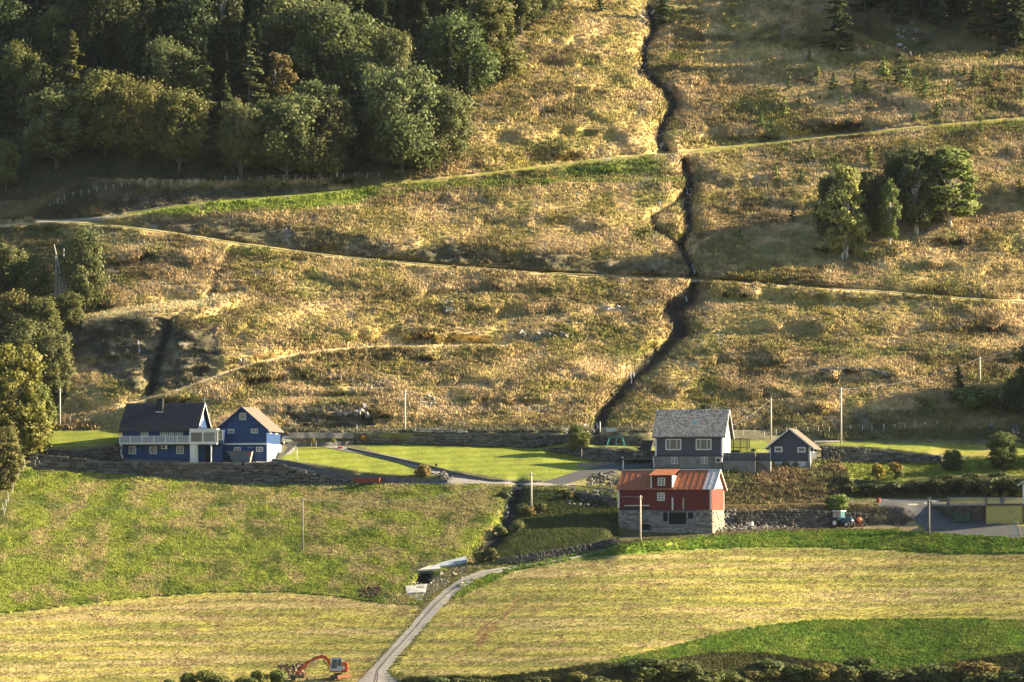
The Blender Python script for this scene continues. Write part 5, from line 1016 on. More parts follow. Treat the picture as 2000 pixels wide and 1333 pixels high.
tree(560, 850, 8, 'u', 'tiny orange shrub beside the silver car', None, 1.1, (3.5, 1.6, .5), 'bush')
tree(1299, 848, 16, 'u', 'green bush at the back of the grey house garden', None, 1.6, (1.4, 1.8, .8), 'bush')
tree(1472, 884, 9, 'u', 'bright green small bush behind the grey fence between house and shed', None, 1.1, (1.6, 2.0, .8), 'bush')
for i, (x, y, h, w_) in enumerate([(1660, 962, 20, 1.6), (1700, 968, 26, 1.6), (1745, 966, 30, 1.6), (1790, 968, 34, 1.5), (1835, 968, 36, 1.5), (1880, 966, 36, 1.5), (1925, 968, 40, 1.4), (1968, 966, 38, 1.5), (2005, 970, 40, 1.4), (1850, 948, 22, 1.6), (1900, 946, 24, 1.6), (1950, 944, 24, 1.6)]):
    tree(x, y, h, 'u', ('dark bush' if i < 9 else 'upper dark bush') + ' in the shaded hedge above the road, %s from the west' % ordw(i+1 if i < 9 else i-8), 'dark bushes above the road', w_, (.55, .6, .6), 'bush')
for i, x in enumerate((1943, 1965, 1990)):
    tree(x, 972, 14, 'u', 'clipped yellowish shrub on the garage terrace, ' + ('west one', 'middle one', 'east one')[i], 'shrubs on the garage terrace', 1.0, (2.2, 1.9, 1.0), 'bush')
HB = [(x+R.uniform(-9, 9), 1344+R.uniform(-4, 6), R.uniform(12, 26)) for x in range(790, 1250, 34)] + [(x+R.uniform(-8, 8), 1332+R.uniform(-14, 14), R.uniform(14, 36)) for x in range(1262, 1700, 15)] + [(x+R.uniform(-8, 8), 1338+R.uniform(-12, 12), R.uniform(14, 34)) for x in range(1720, 2030, 16)]
for i, (x, y, h) in enumerate(HB):
    tree(x, y, h*R.choice((.9, 1.2, 1.5)), 'u', ('russet' if i % 9 == 1 else 'dark green') + ' bush in the hedge below the mown field, %s from its west end' % ordw(i+1), 'bushes of the bottom hedge', R.uniform(1.2, 2.1), (1.5, 1.1, .8) if i % 9 == 1 else (.8, .85, .7), 'bush')
for i, (x, y, h) in enumerate([(330, 1350, 26), (365, 1345, 34), (400, 1345, 40), (440, 1350, 34), (475, 1350, 32), (510, 1345, 38), (540, 1340, 34), (420, 1355, 40), (490, 1360, 40)]):
    tree(x, y, h, 'u', 'bush on the earth mound beside the excavator, %s from the west' % ordw(i+1), 'bushes on the mound by the excavator', 1.1, (1.2, 1.2, .8), 'bush')
for x, y, h, t in ((1012, 1040, 26, None), (1032, 1010, 24, (1.3, .9, .7)), (1055, 1000, 20, None), (1020, 1000, 18, None), (978, 1048, 24, YEL), (985, 975, 18, None), (1110, 975, 18, (1.2, 1, .7)), (940, 1100, 26, BRN), (960, 1096, 28, (.8, .8, .7))):
    tree(x, y, h, 'u', f'{"brownish" if t else "green"} bush on the stream bank below the road bridge, {ordw(1+[1012, 1032, 1055, 1020, 978, 985, 1110, 940, 960].index(x))} of them', 'bushes on the lower stream bank', 1.2, t, 'bush')
# ------------------------------------------------------------------ vehicles and yard things
def place(name, px, py, rz, label, cat, y=None, group=None, dz=0): p = G(px, py, y); p.z += dz; return empty(name, p, rz, label, cat, group), S(p)
def wheel(par, x, y, z, r_, w_, rim=.5, m=None):
    t = MB(); t.tube([(x, y-w_/2, z), (x, y-w_*.4, z), (x, y+w_*.4, z), (x, y+w_/2, z)], [r_*.9, r_, r_, r_*.9], 20); o = t.build('wheel', BLACK, par)
    q = MB(); q.tube([(x, y-w_/2-.02, z), (x, y+w_/2+.02, z)], r_*rim, 14); q.build('rim', m or WHITE, o)
    for k in range(14): a = k*math.pi/7
    q = MB()
    for k in range(16): a = k*math.pi/8; q.bar((x+math.cos(a)*r_, y-w_*.4, z+math.sin(a)*r_), (x+math.cos(a+.12)*r_, y+w_*.4, z+math.sin(a+.12)*r_), .06, .05)
    q.build('tread', BLACK, o); return o
# excavator
o, s = place('excavator', 660, 1326, 0, 'orange excavator with a light grey cab digging at the bottom edge west of the road', 'excavator')
def Q(px, py, y=0): return ((px-660)/s, y, (1326-py)/s)
for yy in (-.75, .75):
    b = MB(); x0, x1 = -1.15, 1.25; pts = [(x0, .28), (x0+.12, .08), (x0+.35, 0), (x1-.35, 0), (x1-.12, .08), (x1, .28), (x1-.12, .5), (x1-.35, .56), (x0+.35, .56), (x0+.12, .5)]; b.prism(pts, yy-.2, yy+.2, 'y'); t = b.build('track', mat('dusty_rubber', (.16, .13, .10), .9), o)
    for k in range(5): b = MB(); b.tube([(x0+.4+k*.4, yy-.23, .2), (x0+.4+k*.4, yy+.23, .2)], .14, 10); b.build('roller', BLACK, t)
b = MB(); b.tube([(0, 0, .45), (0, 0, .82)], .55, 16); b.box(-.6, .6, -.6, .6, .3, .55); b.build('turntable', BLACK, o)
b = MB(); zc = Q(0, 1312)[2]; b.box(-1.2, 1.35, -.85, .85, zc-.12, zc+.08); b.build('deck_plate', mat('red_paint', (.45, .03, .03), .5), o)
x0, x1, z1 = Q(645, 0)[0], Q(668, 0)[0], Q(0, 1285)[2]
cb = MB(); cp = [(x0+.25, zc+.05), (x1, zc+.05), (x1, z1-.1), (x1-.12, z1), (x0+.3, z1), (x0+.2, z1-.12), (x0+.0, zc+.75), (x0+.02, zc+.4)]
CG = mat('cab_grey', (.42, .46, .5), .5); cb.prism(cp, -.95, -.85, 'y'); cb.prism(cp, .0, .06, 'y'); cb.box(x0+.3, x1-.12, -.95, .06, z1-.01, z1+.05); cb.box(x1-.06, x1, -.94, .05, zc+.1, z1-.1); cb.prism([(x0-.02, zc+.1), (x0+.25, zc+.05), (x0+.27, zc+.1), (x0+.02, zc+.42)], -.94, .05, 'y'); cab = cb.build('cab', CG, o)
g = MB(); g.prism([(x0+.12, zc+.5), (x0+.42, zc+.42), (x0+.95, zc+.5), (x0+1.02, zc+.78), (x0+1.02, z1-.25), (x0+.38, z1-.25)], -.97, -.952, 'y'); g.build('side_window', GLASS, cab)
g = MB(); g.box(x1-.6, x1-.1, -.97, -.952, zc+.78, z1-.25); g.build('side_window', GLASS, cab); g = MB(); g.prism([(x0-.03, zc+.55), (x0+.02, zc+.5), (x0+.22, z1-.18), (x0+.17, z1-.15)], -.85, 0, 'y'); g.build('windscreen', GLASS, cab)
b = MB(); b.tube([(x1-.3, -.4, z1+.05), (x1-.3, -.4, z1+.2)], .07, 8); b.build('beacon', ORANGE, cab)
b = MB(); xe = Q(679.5, 0)[0]; b.prism([(x1+.02, zc+.08), (xe, zc+.1), (xe+.05, Q(0, 1298)[2]), (xe-.15, Q(0, 1294)[2]), (x1+.02, Q(0, 1293)[2])], -.9, .85, 'y'); hd = b.build('engine_cover', ORANGE, o, bevel=.03); b = MB(); b.box(x1+.1, x1+.4, -.92, -.9, zc+.35, zc+.75); b.build('badge', WHITE, hd)
def seg(name, P_, wds, m, par, y=.25, th=.3):
    b = MB(); up = []; dn = []
    for i, (px, py) in enumerate(P_):
        a = Vector(Q(*P_[max(i-1, 0)])); c = Vector(Q(*P_[min(i+1, len(P_)-1)])); t = (c-a).normalized(); nn_ = Vector((-t.z, 0, t.x)); q = Vector(Q(px, py)); up.append((q+nn_*wds[i]/2)); dn.append((q-nn_*wds[i]/2))
    for i in range(len(P_)-1): b.prism([(up[i].x, up[i].z), (up[i+1].x, up[i+1].z), (dn[i+1].x, dn[i+1].z), (dn[i].x, dn[i].z)], y-th/2, y+th/2, 'y')
    return b.build(name, m, par)
seg('boom', [(645, 1303), (641, 1290), (634, 1284), (628, 1282.5), (621, 1285), (600, 1296)], [.3, .42, .5, .5, .42, .28], ORANGE, o)
seg('dipper_arm', [(601, 1291), (598, 1298), (588, 1308), (580, 1318)], [.25, .42, .36, .22], ORANGE, o)
b = MB(); b.tube([Q(620, 1282, .25), Q(602, 1291, .25)], .06, 8); b.tube([Q(643, 1306, .25), Q(631, 1289, .25)], .07, 8); b.tube([Q(597, 1293, .1), Q(581, 1310, .1)], .05, 8); b.build('hydraulic_cylinder', BLACK, o)
b = MB(); b.box(Q(606, 0)[0], Q(619, 0)[0], .09, .1, 0, 0.01); 
lt = MB(); a = Vector(Q(606, 1295.5, .085)); c = Vector(Q(619, 1289.5, .085)); lt.bar(a, c, .012, .12, (0, 0, 1)); lt.build('boom_marking', WHITE, o)
b = MB(); c0 = Vector(Q(572, 1326)); b.prism([(c0.x-.35, c0.z+.35), (c0.x+.0, c0.z+.5), (c0.x+.5, c0.z+.55), (c0.x+.55, c0.z+.2), (c0.x+.35, c0.z-.1), (c0.x+.0, c0.z-.3), (c0.x-.2, c0.z-.2)], -.2, .7, 'y'); b.bar(Q(580, 1318, .25), Q(575, 1322, .25), .2, .25); b.build('bucket', mat('dark_steel', (.09, .08, .07), .7), o)
b = MB(); p0 = Q(660, 1326.5); b.add([(.0, -1.5, .0), (1.9, -1.0, .25), (1.9, -1.0, .75), (.0, -1.5, .5), (.0, -1.38, .0), (1.9, -.88, .25), (1.9, -.88, .75), (.0, -1.38, .5)], [(0, 1, 2, 3), (4, 7, 6, 5), (0, 4, 5, 1), (3, 2, 6, 7), (0, 3, 7, 4), (1, 5, 6, 2)]); b.bar((.6, -1.3, .3), (.5, -.7, .4), .12); b.bar((1.4, -1.1, .4), (1.0, -.7, .45), .12); b.build('dozer_blade', ORANGEP, o)
# tractor
o, s = place('tractor', 1647, 1031, rad(-35), 'blue tractor with a white-roofed glass cab parked under the willow bush', 'tractor')
TB = mat('tractor_blue', (.02, .10, .17), .4, noise=.15, nscale=3)
for yy in (-.8, .8): wheel(o, -1.0, yy, .75, .75, .42, .5); wheel(o, 1.15, yy*.95, .5, .5, .32, .5)
b = MB(); b.box(-.4, 1.75, -.35, .35, .75, 1.35); b.prism([(-.4, 1.35), (1.7, 1.3), (1.75, 1.35), (1.55, 1.5), (-.4, 1.6)], -.33, .33, 'y'); hd = b.build('hood', TB, o, bevel=.03)
for yy in (-.2, .2): b = MB(); b.tube([(1.75, yy, 1.12), (1.79, yy, 1.12)], .1, 10); b.build('headlight', WHITE, hd)
b = MB(); b.box(1.75, 1.77, -.28, .28, .8, 1.0); b.build('grille', BLACK, hd)
b = MB(); b.box(-1.5, 1.6, -.28, .28, .5, .8); b.box(1.0, 1.3, -.75, .75, .42, .55); b.build('chassis', BLACK, o)
for yy in (-.8, .8): b = MB(); b.prism([(-1.75, 1.2), (-1.45, 1.62), (-.6, 1.62), (-.2, 1.2), (-.3, 1.15), (-.65, 1.52), (-1.4, 1.52), (-1.65, 1.15)], yy-.25, yy+.25, 'y'); b.build('fender', TB, o)
cb = MB()
for x, y in ((-1.5, -.7), (-1.5, .7), (-.1, -.65), (-.1, .65), (-.8, -.7), (-.8, .7)): cb.box(x-.035, x+.035, y-.035, y+.035, 1.3, 2.55)
cb.box(-1.5, -.1, -.68, .68, 1.1, 1.35); cab = cb.build('cab', TB, o)
b = MB(); b.box(-1.62, .05, -.8, .8, 2.55, 2.72); b.build('cab_roof', WHITE, cab, bevel=.04)
g = MB(); g.box(-1.45, -.15, -.69, -.67, 1.36, 2.54); g.box(-1.45, -.15, .67, .69, 1.36, 2.54); g.box(-.12, -.1, -.62, .62, 1.5, 2.54); g.box(-1.5, -1.48, -.66, .66, 1.4, 2.54); g.build('cab_glass', mat('cab_glass', (.10, .2, .22), .1, spec=.8), cab)
b = MB(); b.tube([(.6, .25, 1.5), (.6, .25, 2.3)], .05, 8); b.build('exhaust', BLACK, o); b = MB(); b.box(-.9, -.5, -.25, .25, 1.2, 1.6); b.box(-.98, -.9, -.25, .25, 1.5, 2.1); b.build('seat', BLACK, cab)
# orange implement beside the tractor (drum mixer on two wheels)
o, s = place('concrete_mixer', 1676, 1029, rad(20), 'small orange drum mixer on two wheels standing beside the blue tractor', 'concrete mixer')
b = MB(); b.tube([(-.35, 0, .95), (-.15, 0, 1.0), (.25, 0, 1.12), (.6, 0, 1.25)], [.2, .4, .42, .2], 14); b.build('drum', mat('rusty_orange', (.34, .10, .05), .6, noise=.3, nscale=3), o)
b = MB(); b.bar((-.4, 0, .9), (-.5, 0, .2), .08); b.bar((.3, -.4, .1), (.2, 0, .9), .07); b.bar((.3, .4, .1), (.2, 0, .9), .07); b.bar((-.5, 0, .25), (.9, 0, .35), .08); b.tube([(.1, 0, 1.4), (.1, 0, 1.65)], .05, 6); b.build('frame', BROWNSTL, o)
for yy in (-.45, .45): wheel(o, .5, yy, .3, .3, .12, .5, BROWNSTL)
# skip container
o, s = place('skip_container', 470, 905, rad(-6), 'grey open skip container with yellow-striped end in front of the blue garage', 'container', G(470, 903).y-1.6)
q = lambda px: (px-470)/s; zt = (905-881.5)/s
b = MB(); P1 = [(q(443), zt), (q(492), zt-.02), (q(487), .02), (q(456), .02)]; b.prism(P1, 0, .06, 'y'); b.prism(P1, 1.7, 1.76, 'y'); b.box(q(456), q(487), 0.06, 1.7, .0, .08)
b.add([(q(443), .06, zt), (q(456), .06, .02), (q(456), 1.7, .02), (q(443), 1.7, zt), (q(443)+.06, .06, zt), (q(456)+.06, .06, .05), (q(456)+.06, 1.7, .05), (q(443)+.06, 1.7, zt)], [(0, 1, 2, 3), (4, 7, 6, 5), (0, 4, 5, 1), (3, 2, 6, 7), (0, 3, 7, 4), (1, 5, 6, 2)]); body = b.build('body', SKIP, o)
b = MB(); b.add([(q(492), .06, zt), (q(487), .06, .02), (q(487), 1.7, .02), (q(492), 1.7, zt-.0), (q(492)+.05, .06, zt), (q(487)+.05, .06, .02), (q(487)+.05, 1.7, .02), (q(492)+.05, 1.7, zt)], [(0, 1, 2, 3), (4, 7, 6, 5), (0, 4, 5, 1), (3, 2, 6, 7), (0, 3, 7, 4), (1, 5, 6, 2)]); b.build('end_plate', mat('worn_cream', (.6, .55, .42), .7, noise=.3, nscale=3), o)
b = MB(); b.box(q(441), q(494), -.05, .0, zt-.1, zt+.03); b.box(q(441), q(494), 1.76, 1.81, zt-.1, zt+.03); b.build('rim', SKIP, o)
b = MB(); b.box(q(483.5), q(488.5), -.022, -.003, zt-.75, zt-.35); b.box(q(452), q(458), -.022, -.003, zt-.6, zt-.48); b.build('red_label', mat('red_label', (.5, .05, .06), .6), o)
for px in (452.5, 489): b = MB(); b.bar((q(px)-.15, -.01, zt-1.0), (q(px)+.1, -.01, zt-1.45), .14, .02); b.build('warning_stripe', mat('warning_yellow', (.7, .6, .05), .6), o)
# red-brown trailer bed below the driveway
o, s = place('farm_trailer', 716, 946, rad(-4), 'low red-brown steel tipping trailer below the driveway', 'trailer', G(716, 948).y-1.0)
b = MB(); b.box(-2.1, 2.0, 0, .06, .25, .95); b.box(-2.1, 2.0, 1.6, 1.66, .25, .95); b.box(-2.1, 2.0, .06, 1.6, .25, .32); b.box(-2.1, -2.05, .06, 1.6, .25, .95); b.prism([(1.95, .25), (2.0, .25), (2.12, 1.05), (2.06, 1.05)], .0, 1.66, 'y'); b.build('bed', BROWNSTL, o)
b = MB(); [b.box(-2.0+k*.8, -1.94+k*.8, -.04, 0, .27, .95) for k in range(6)]; b.build('stake', BROWNSTL, o); b = MB(); b.box(-1.8, -1.2, .2, 1.4, -.1, .25); b.box(1.0, 1.5, .2, 1.4, -.1, .25); b.build('support_block', WOOD, o)
# silver car half hidden behind the garage
o, s = place('car', 554, 869, rad(60), 'silver car peeping out behind the blue garage', 'car', G(554, 872).y)
b = MB(); b.prism([(-1.9, .35), (1.9, .35), (1.95, .7), (1.1, .85), (.5, 1.35), (-1.3, 1.35), (-1.85, .9)], -.8, .8, 'y'); body = b.build('body', CARGREY, o, bevel=.06); g = MB(); g.prism([(-1.2, .92), (.95, .88), (.45, 1.28), (-1.1, 1.28)], -.82, .82, 'y'); g.build('side_window', GLASS, o)
for x in (-1.2, 1.2):
    for yy in (-.72, .72): wheel(o, x, yy, .32, .32, .2, .6, METAL)
# swing set
o, s = place('swing_set', 1203, 875, 0, 'teal swing set frame on the narrow lawn west of the grey house', 'swing set')
hx = 1.35; ht = 20/s
b = MB()
for sx in (-1, 1):
    b.tube([(sx*hx*.8, 0, ht), (sx*hx*1.2, -.6, 0)], .05, 6); b.tube([(sx*hx*.8, 0, ht), (sx*hx*.9, .6, .3)], .05, 6)
b.build('leg', TEAL, o); b = MB(); b.tube([(-hx*.8, 0, ht), (hx*.8, 0, ht)], .05, 6); b.build('top_bar', TEAL, o)
for x in (-.05,): b = MB(); b.tube([(x-.05, 0, ht), (x-.05, 0, .4)], .03, 5); b.tube([(x+.12, 0, ht), (x+.12, 0, .4)], .03, 5); b.box(x-.15, x+.22, -.12, .12, .36, .42); b.build('swing', TEAL, o)
# picnic table on a ledge
o, s = place('picnic_table', 1247, 894, rad(-5), 'weathered picnic table on the ledge west of the grey house', 'picnic table', G(1247, 903).y-1.4)
b = MB(); [b.box(-.8, .8, -.36+k*.15, -.23+k*.15, .72, .76) for k in range(5)]; b.build('table_top', WOODP, o)
for yy in (-.75, .75): b = MB(); b.box(-.8, .8, yy-.14, yy+.14, .42, .46); b.build('bench_seat', WOODP, o)
for x in (-.6, .6): b = MB(); b.bar((x, -.35, .72), (x, -.75, 0), .06, .1); b.bar((x, .35, .72), (x, .75, 0), .06, .1); b.bar((x, -.75, .4), (x, .75, .4), .06, .08); b.build('leg', WOODP, o)
b = MB(); p = G(1218, 896, G(1247, 903).y-2.2); q_ = G(1284, 897, G(1247, 903).y-2.2); b.box(p.x, q_.x, p.y, p.y+2.8, p.z-.12, p.z); tag(b.build('ledge_deck', WOOD), 'thin wooden ledge deck carrying the picnic table', 'deck')
o, s = place('patio_umbrella', 1216, 896, 0, 'white stump post with a pot at the end of the wooden ledge', 'post', G(1247, 903).y-2.0); o.name = 'garden_pot'
b = MB(); b.tube([(0, 0, 0), (0, 0, .35)], [.14, .2], 10); b.build('pot', WHITE2, o); b = MB(); b.tube([(0, 0, .35), (.05, 0, .6)], [.12, .05], 6); b.build('plant', M_LEAF, o)
# trampoline behind the grey house
o, s = place('trampoline', 1446, 884, 0, 'round trampoline with black safety net behind the grey deck railing', 'trampoline', G(1446, 884).y)
b = MB(); Rr = 1.55
for k in range(8): a = k*math.pi/4; b.tube([(Rr*math.cos(a), Rr*math.sin(a), 0), (Rr*math.cos(a), Rr*math.sin(a), 2.3)], .035, 5)
b.build('pole', BLACK, o)
b = MB(); [b.bar((Rr*math.cos(k*math.pi/12), Rr*math.sin(k*math.pi/12), z), (Rr*math.cos((k+1)*math.pi/12), Rr*math.sin((k+1)*math.pi/12), z), .05) for k in range(24) for z in (.75, 2.25)]; b.build('ring', BLACK, o)
b = MB(); b.tube([(0, 0, .72), (0, 0, .76)], Rr*.95, 24); b.build('mat', BLACK, o)
b = MB()
for k in range(96): a = k*math.pi/48; b.bar((Rr*math.cos(a), Rr*math.sin(a), .78), (Rr*math.cos(a), Rr*math.sin(a), 2.23), .014)
for j in range(12): [b.bar((Rr*math.cos(k*math.pi/12), Rr*math.sin(k*math.pi/12), .85+j*.12), (Rr*math.cos((k+1)*math.pi/12), Rr*math.sin((k+1)*math.pi/12), .85+j*.12), .012) for k in range(24)]
b.build('net', BLACK, o)
# IBC tank, crate, bins, barrel
o, s = place('water_tank', 1574, 1029, rad(-8), 'white cube water tank in a metal cage on the yard west of the tractor', 'tank')
b = MB(); b.box(-.55, .55, -.45, .45, .15, 1.08); b.build('tank', WHITE, o, bevel=.05); b = MB()
for k in range(6): b.box(-.6+k*.235, -.57+k*.235, -.49, -.46, .1, 1.12); b.box(-.6+k*.235, -.57+k*.235, .46, .49, .1, 1.12)
for k in range(5): b.box(-.6, .6, -.5, -.47, .15+k*.23, .18+k*.23); b.box(.57, .6, -.47, .47, .15+k*.23, .18+k*.23)
b.build('cage', METAL, o); b = MB(); b.box(-.6, .6, -.5, .5, 0, .1); b.build('pallet', WOODP, o); b = MB(); b.tube([(0, 0, 1.08), (0, 0, 1.15)], .12, 10); b.build('lid', BLACK, o)
o, s = place('concrete_pipe_box', 1463, 1030, rad(-20), 'white open-ended box lying on the rubble beside the barn', 'box', G(1463, 1031).y)
b = MB(); b.box(-.45, .6, -.35, .35, .75, .82); b.box(-.45, .6, -.35, .35, .05, .12); b.box(.53, .6, -.35, .35, .12, .75); b.box(-.45, .53, -.35, -.30, .12, .75) ; b.box(-.45, .53, .30, .35, .12, .75); b.build('shell', WHITE, o); b = MB(); b.box(-.46, -.40, -.29, .29, .13, .74); b.build('opening', DARKIN, o); o.name = 'open_box'
for i, px in enumerate((1868, 1876.5, 1884, 1891)):
    o, s = place('wheelie_bin', px, 1021, rad(-5), ['dark green wheelie bin, westernmost in the row by the curved stone wall', 'dark green wheelie bin, second from the west by the curved stone wall', 'dark green wheelie bin, third from the west by the curved stone wall', 'green wheelie bin with a blue lid by the curved stone wall'][i], 'wheelie bin', G(1880, 1021).y-.6-.1*i, 'wheelie bins by the curved stone wall')
    GB = mat('bin_green', (.035, .085, .05), .6); b = MB(); b.prism([(-.24, .1), (.24, .1), (.29, 1.3), (-.29, 1.3)], -.3, .3, 'y'); b.build('body', GB, o, bevel=.02); b = MB(); b.box(-.31, .31, -.34, .34, 1.3, 1.37); b.bar((-.28, .36, 1.28), (.28, .36, 1.28), .05); b.build('lid', GB if i < 3 else mat('bin_blue', (.05, .25, .5), .5), o, bevel=.01)
    for x in (-.22, .22): b = MB(); b.tube([(x-.03, .25, .1), (x+.03, .25, .1)], .1, 10); b.build('wheel', BLACK, o)
o, s = place('barrel', 1717, 984, 0, 'small rust red barrel standing on the roadside above the bank', 'barrel')
b = MB(); b.tube([(-.12, 0, 0), (-.12, 0, .95)], .34, 14); b.build('drum', BROWNSLT if 0 else BROWNSTL, o); b = MB(); [b.tube([(-.12, 0, z), (-.12, 0, z+.05)], .36, 14) for z in (.3, .6, .9)]; b.build('hoop', BROWNSTL, o)
o, s = place('ladder', 1981, 1048, rad(-10), 'metal ladder leaning on the base wall of the yellow garage', 'ladder', G(1981, 1048).y)
b = MB(); b.bar((-.35, 0, 0), (-.25, .6, 1.9), .05); b.bar((.15, 0, 0), (.2, .6, 1.9), .05); b.build('rail', METAL, o)
for k in range(6): t = (k+.7)/6.6; b = MB(); b.bar((-.35+.1*t, .6*t, 1.9*t), (.15+.05*t, .6*t, 1.9*t), .04); b.build('rung', METAL, o)
o, s = place('log_stack', 1992, 1046, rad(-10), 'blue tarp and leaning poles at the east border by the yellow garage', 'poles', G(1992, 1048).y); o.name = 'leaning_poles'
for k in range(3): b = MB(); b.tube([(-.3+.25*k, 0, 0), (-1.0+.3*k, .7, 2.2)], .05, 6); b.build('pole', WOOD if k else TEAL, o)
# dryer pole, lamp posts
def pole(px, pb, pt, r_, label, cat, name, m, extras=None, dy=0):
    p = G(px, pb); p.y += dy; s = S(p); h = (pb-pt)/s; o = empty(name, p, 0, label, cat); b = MB(); b.tube([(0, 0, -.6), (0, 0, h*.5), (0, 0, h)], [r_, r_*.9, r_*.75], 8); b.build('shaft', m, o, smooth=True)
    if extras: extras(o, h)
    return o, h
def ins(o, h):
    b = MB(); b.bar((-.35, 0, h-.45), (.35, 0, h-.45), .07, .09); b.build('crossarm', WOOD, o)
    for x in (-.3, .0, .3): b = MB(); b.tube([(x, 0, h-.4), (x, 0, h-.2)], .04, 6); b.build('insulator', WHITE, o)
UP = [(117, 838, 758, 'grey wooden utility pole at the corner of the west lawn'), (591, 1078, 972, 'pale utility pole standing alone on the green field below the long wall'), (791, 866, 762, 'tall utility pole behind the long dark dry stone wall'), (1038, 995, 923, 'wooden pole beside the lower stream below the road'), (1251, 1060, 968, 'weathered wooden pole close in front of the red barn'), (1506, 858, 778, 'thin grey utility pole behind the small grey shed'), (1643, 868, 757, 'tall thin pole on the edge of the upper east lawn'), (1815, 1047, 975, 'pale pole at the west edge of the shaded driveway'), (1914, 752, 697, 'utility pole on the meadow near the east border')]
TOPS = {}
for px, pb, pt, lb in UP: o, h = pole(px, pb, pt, .14, lb, 'utility pole', 'utility_pole', WOODP if px not in (1815, 591) else CONC, ins); TOPS[px] = Vector(o.location)+Vector((0, 0, h-.2))
def wire(a, b_, label, sag=1.0, r_=.022):
    pts = [a.lerp(b_, t/12)-Vector((0, 0, sag*4*(t/12)*(1-t/12))) for t in range(13)]; b = MB(); b.tube(pts, r_, 4); tag(b.build('power_line', METAL), label, 'cable')
wire(TOPS[1914], TOPS[1914]+Vector((16, 10, 6)), 'cable running up to the east from the meadow pole', .6); wire(TOPS[1914]+Vector((0, 0, -.25)), TOPS[1914]+Vector((16, 4, 3)), 'lower cable running east from the meadow pole', .6)
wire(TOPS[1506], G(1431, 832, G(1411, 905).y+6), 'cable from the thin pole down to the grey house gable', .3, .02)
wire(TOPS[1506], TOPS[1643], 'cable between the two thin poles above the shed', .8); wire(TOPS[1643], TOPS[1914], 'cable from the tall thin pole up to the meadow pole', 1.2)
wire(TOPS[591], TOPS[1038], 'long thin cable over the green field to the stream pole', 2.0); wire(TOPS[1038], TOPS[1251], 'cable from the stream pole to the barn pole', 1.0); wire(TOPS[591], TOPS[591]+Vector((-60, -10, 2)), 'long thin cable running west over the green field', 2.5)
def dryer(o, h):
    b = MB(); [b.bar((0, 0, h-.05), (math.cos(a)*1.35, math.sin(a)*1.35, h+.45), .05) for a in (0.2, 1.8, 3.0, 4.6)]; b.build('arm', METAL, o)
pole(580, 900, 876, .06, 'white rotary clothes dryer on the small sloping lawn', 'clothes dryer', 'clothes_dryer', WHITE, dryer)
def lamp(o, h): b = MB(); b.tube([(0, 0, h), (0, 0, h+.08), (0, 0, h+.35), (0, 0, h+.42)], [.08, .16, .2, .05], 8); b.build('lantern', BLACK, o)
pole(852, 925, 911, .06, 'small black garden lantern post beside the gravel path', 'lamp post', 'garden_lamp', BLACK, lamp)
pole(1136, 905, 877, .07, 'thin grey post under the garden tree at the big lawn', 'post', 'garden_post', WOOD)
pole(1217, 918, 899, .10, 'short white post just west of the barn roof', 'post', 'garden_post', WHITE2)
pole(1172, 846, 824, .10, 'pale leaning post beside the stream above the long stone wall', 'post', 'garden_post', WHITE2)
pole(697, 850, 829, .05, 'curved thin grey post beside the gravel bank', 'post', 'garden_post', METAL)
pole(1353, 983, 967, .03, 'thin reddish rod beside the road behind the barn', 'rod', 'marker_rod', BROWNSTL) if 0 else pole(1491, 984, 966, .04, 'thin reddish rod beside the road east of the barn', 'rod', 'marker_rod', BROWNSTL)
# young staked trees
for i, px in enumerate((612, 651)):
    o, s = place('young_tree', px, 877, 0, ['young staked tree on the small lawn nearer the blue garage', 'young staked tree on the small lawn next to the gravel path'][i], 'tree')
    b = MB(); b.tube([(0, 0, -.2), (.03, 0, 1.5)], [.04, .02], 5); b.build('trunk', M_BARK, o); b = MB()
    for k in (-.3, .45): b.tube([(k, 0, -.2), (k, 0, 1.35)], .035, 5)
    b.build('stake', WOODP, o); h0, cm, tm = TV['u'][i]; q = link('crown', cm, o, (0, 0, .9), None, (.28, .28, .42)); q.color = (2.2, 1.9, .8, 1)
b = MB(); p = G(664, 877); b.prism([(p.x-.35, p.z), (p.x+.4, p.z), (p.x+.45, p.z+.25), (p.x-.1, p.z+.4), (p.x-.4, p.z+.3)], p.y-.2, p.y+.25, 'y'); tag(b.build('toy_car', mat('toy_red', (.6, .03, .06), .4), bevel=.04), 'tiny red ride-on toy beside the young tree at the gravel path', 'toy')
# slabs at the culvert, rubble, heaps
def slab(P_, th, label, m, lift=.35):
    pts = [G(*p) for p in P_]; b = MB(); t = [(p.x, p.y, p.z+lift) for p in pts]; l = [(x, y, z-th) for x, y, z in t]; n = len(t)
    b.add(t+l, [tuple(range(n)), tuple(range(2*n-1, n-1, -1))]+[(i, i+n, (i+1) % n+n, (i+1) % n) for i in range(n)]); tag(b.build('concrete_slab', m), label, 'slab')
PS = mat('pale_speckled_slab', (.44, .44, .43), .8, noise=.4, nscale=4)
slab([(792, 1149), (835, 1145), (830, 1161), (795, 1163)], .25, 'big pale slab lying below the culvert mouth', PS); slab([(797, 1163), (828, 1162), (825, 1176), (812, 1177)], .25, 'smaller pale slab below the big one by the road', PS, .2)
slab([(815, 1120), (860, 1117), (858, 1110), (840, 1111)], .25, 'thin grey slab covering the culvert', WOODP, .5); slab([(842, 1113), (862, 1105), (909, 1093), (912, 1102), (880, 1110)], .3, 'long bluish slab beside the culvert', mat('bluish_slab', (.33, .38, .42), .8, noise=.2, nscale=3), .5)
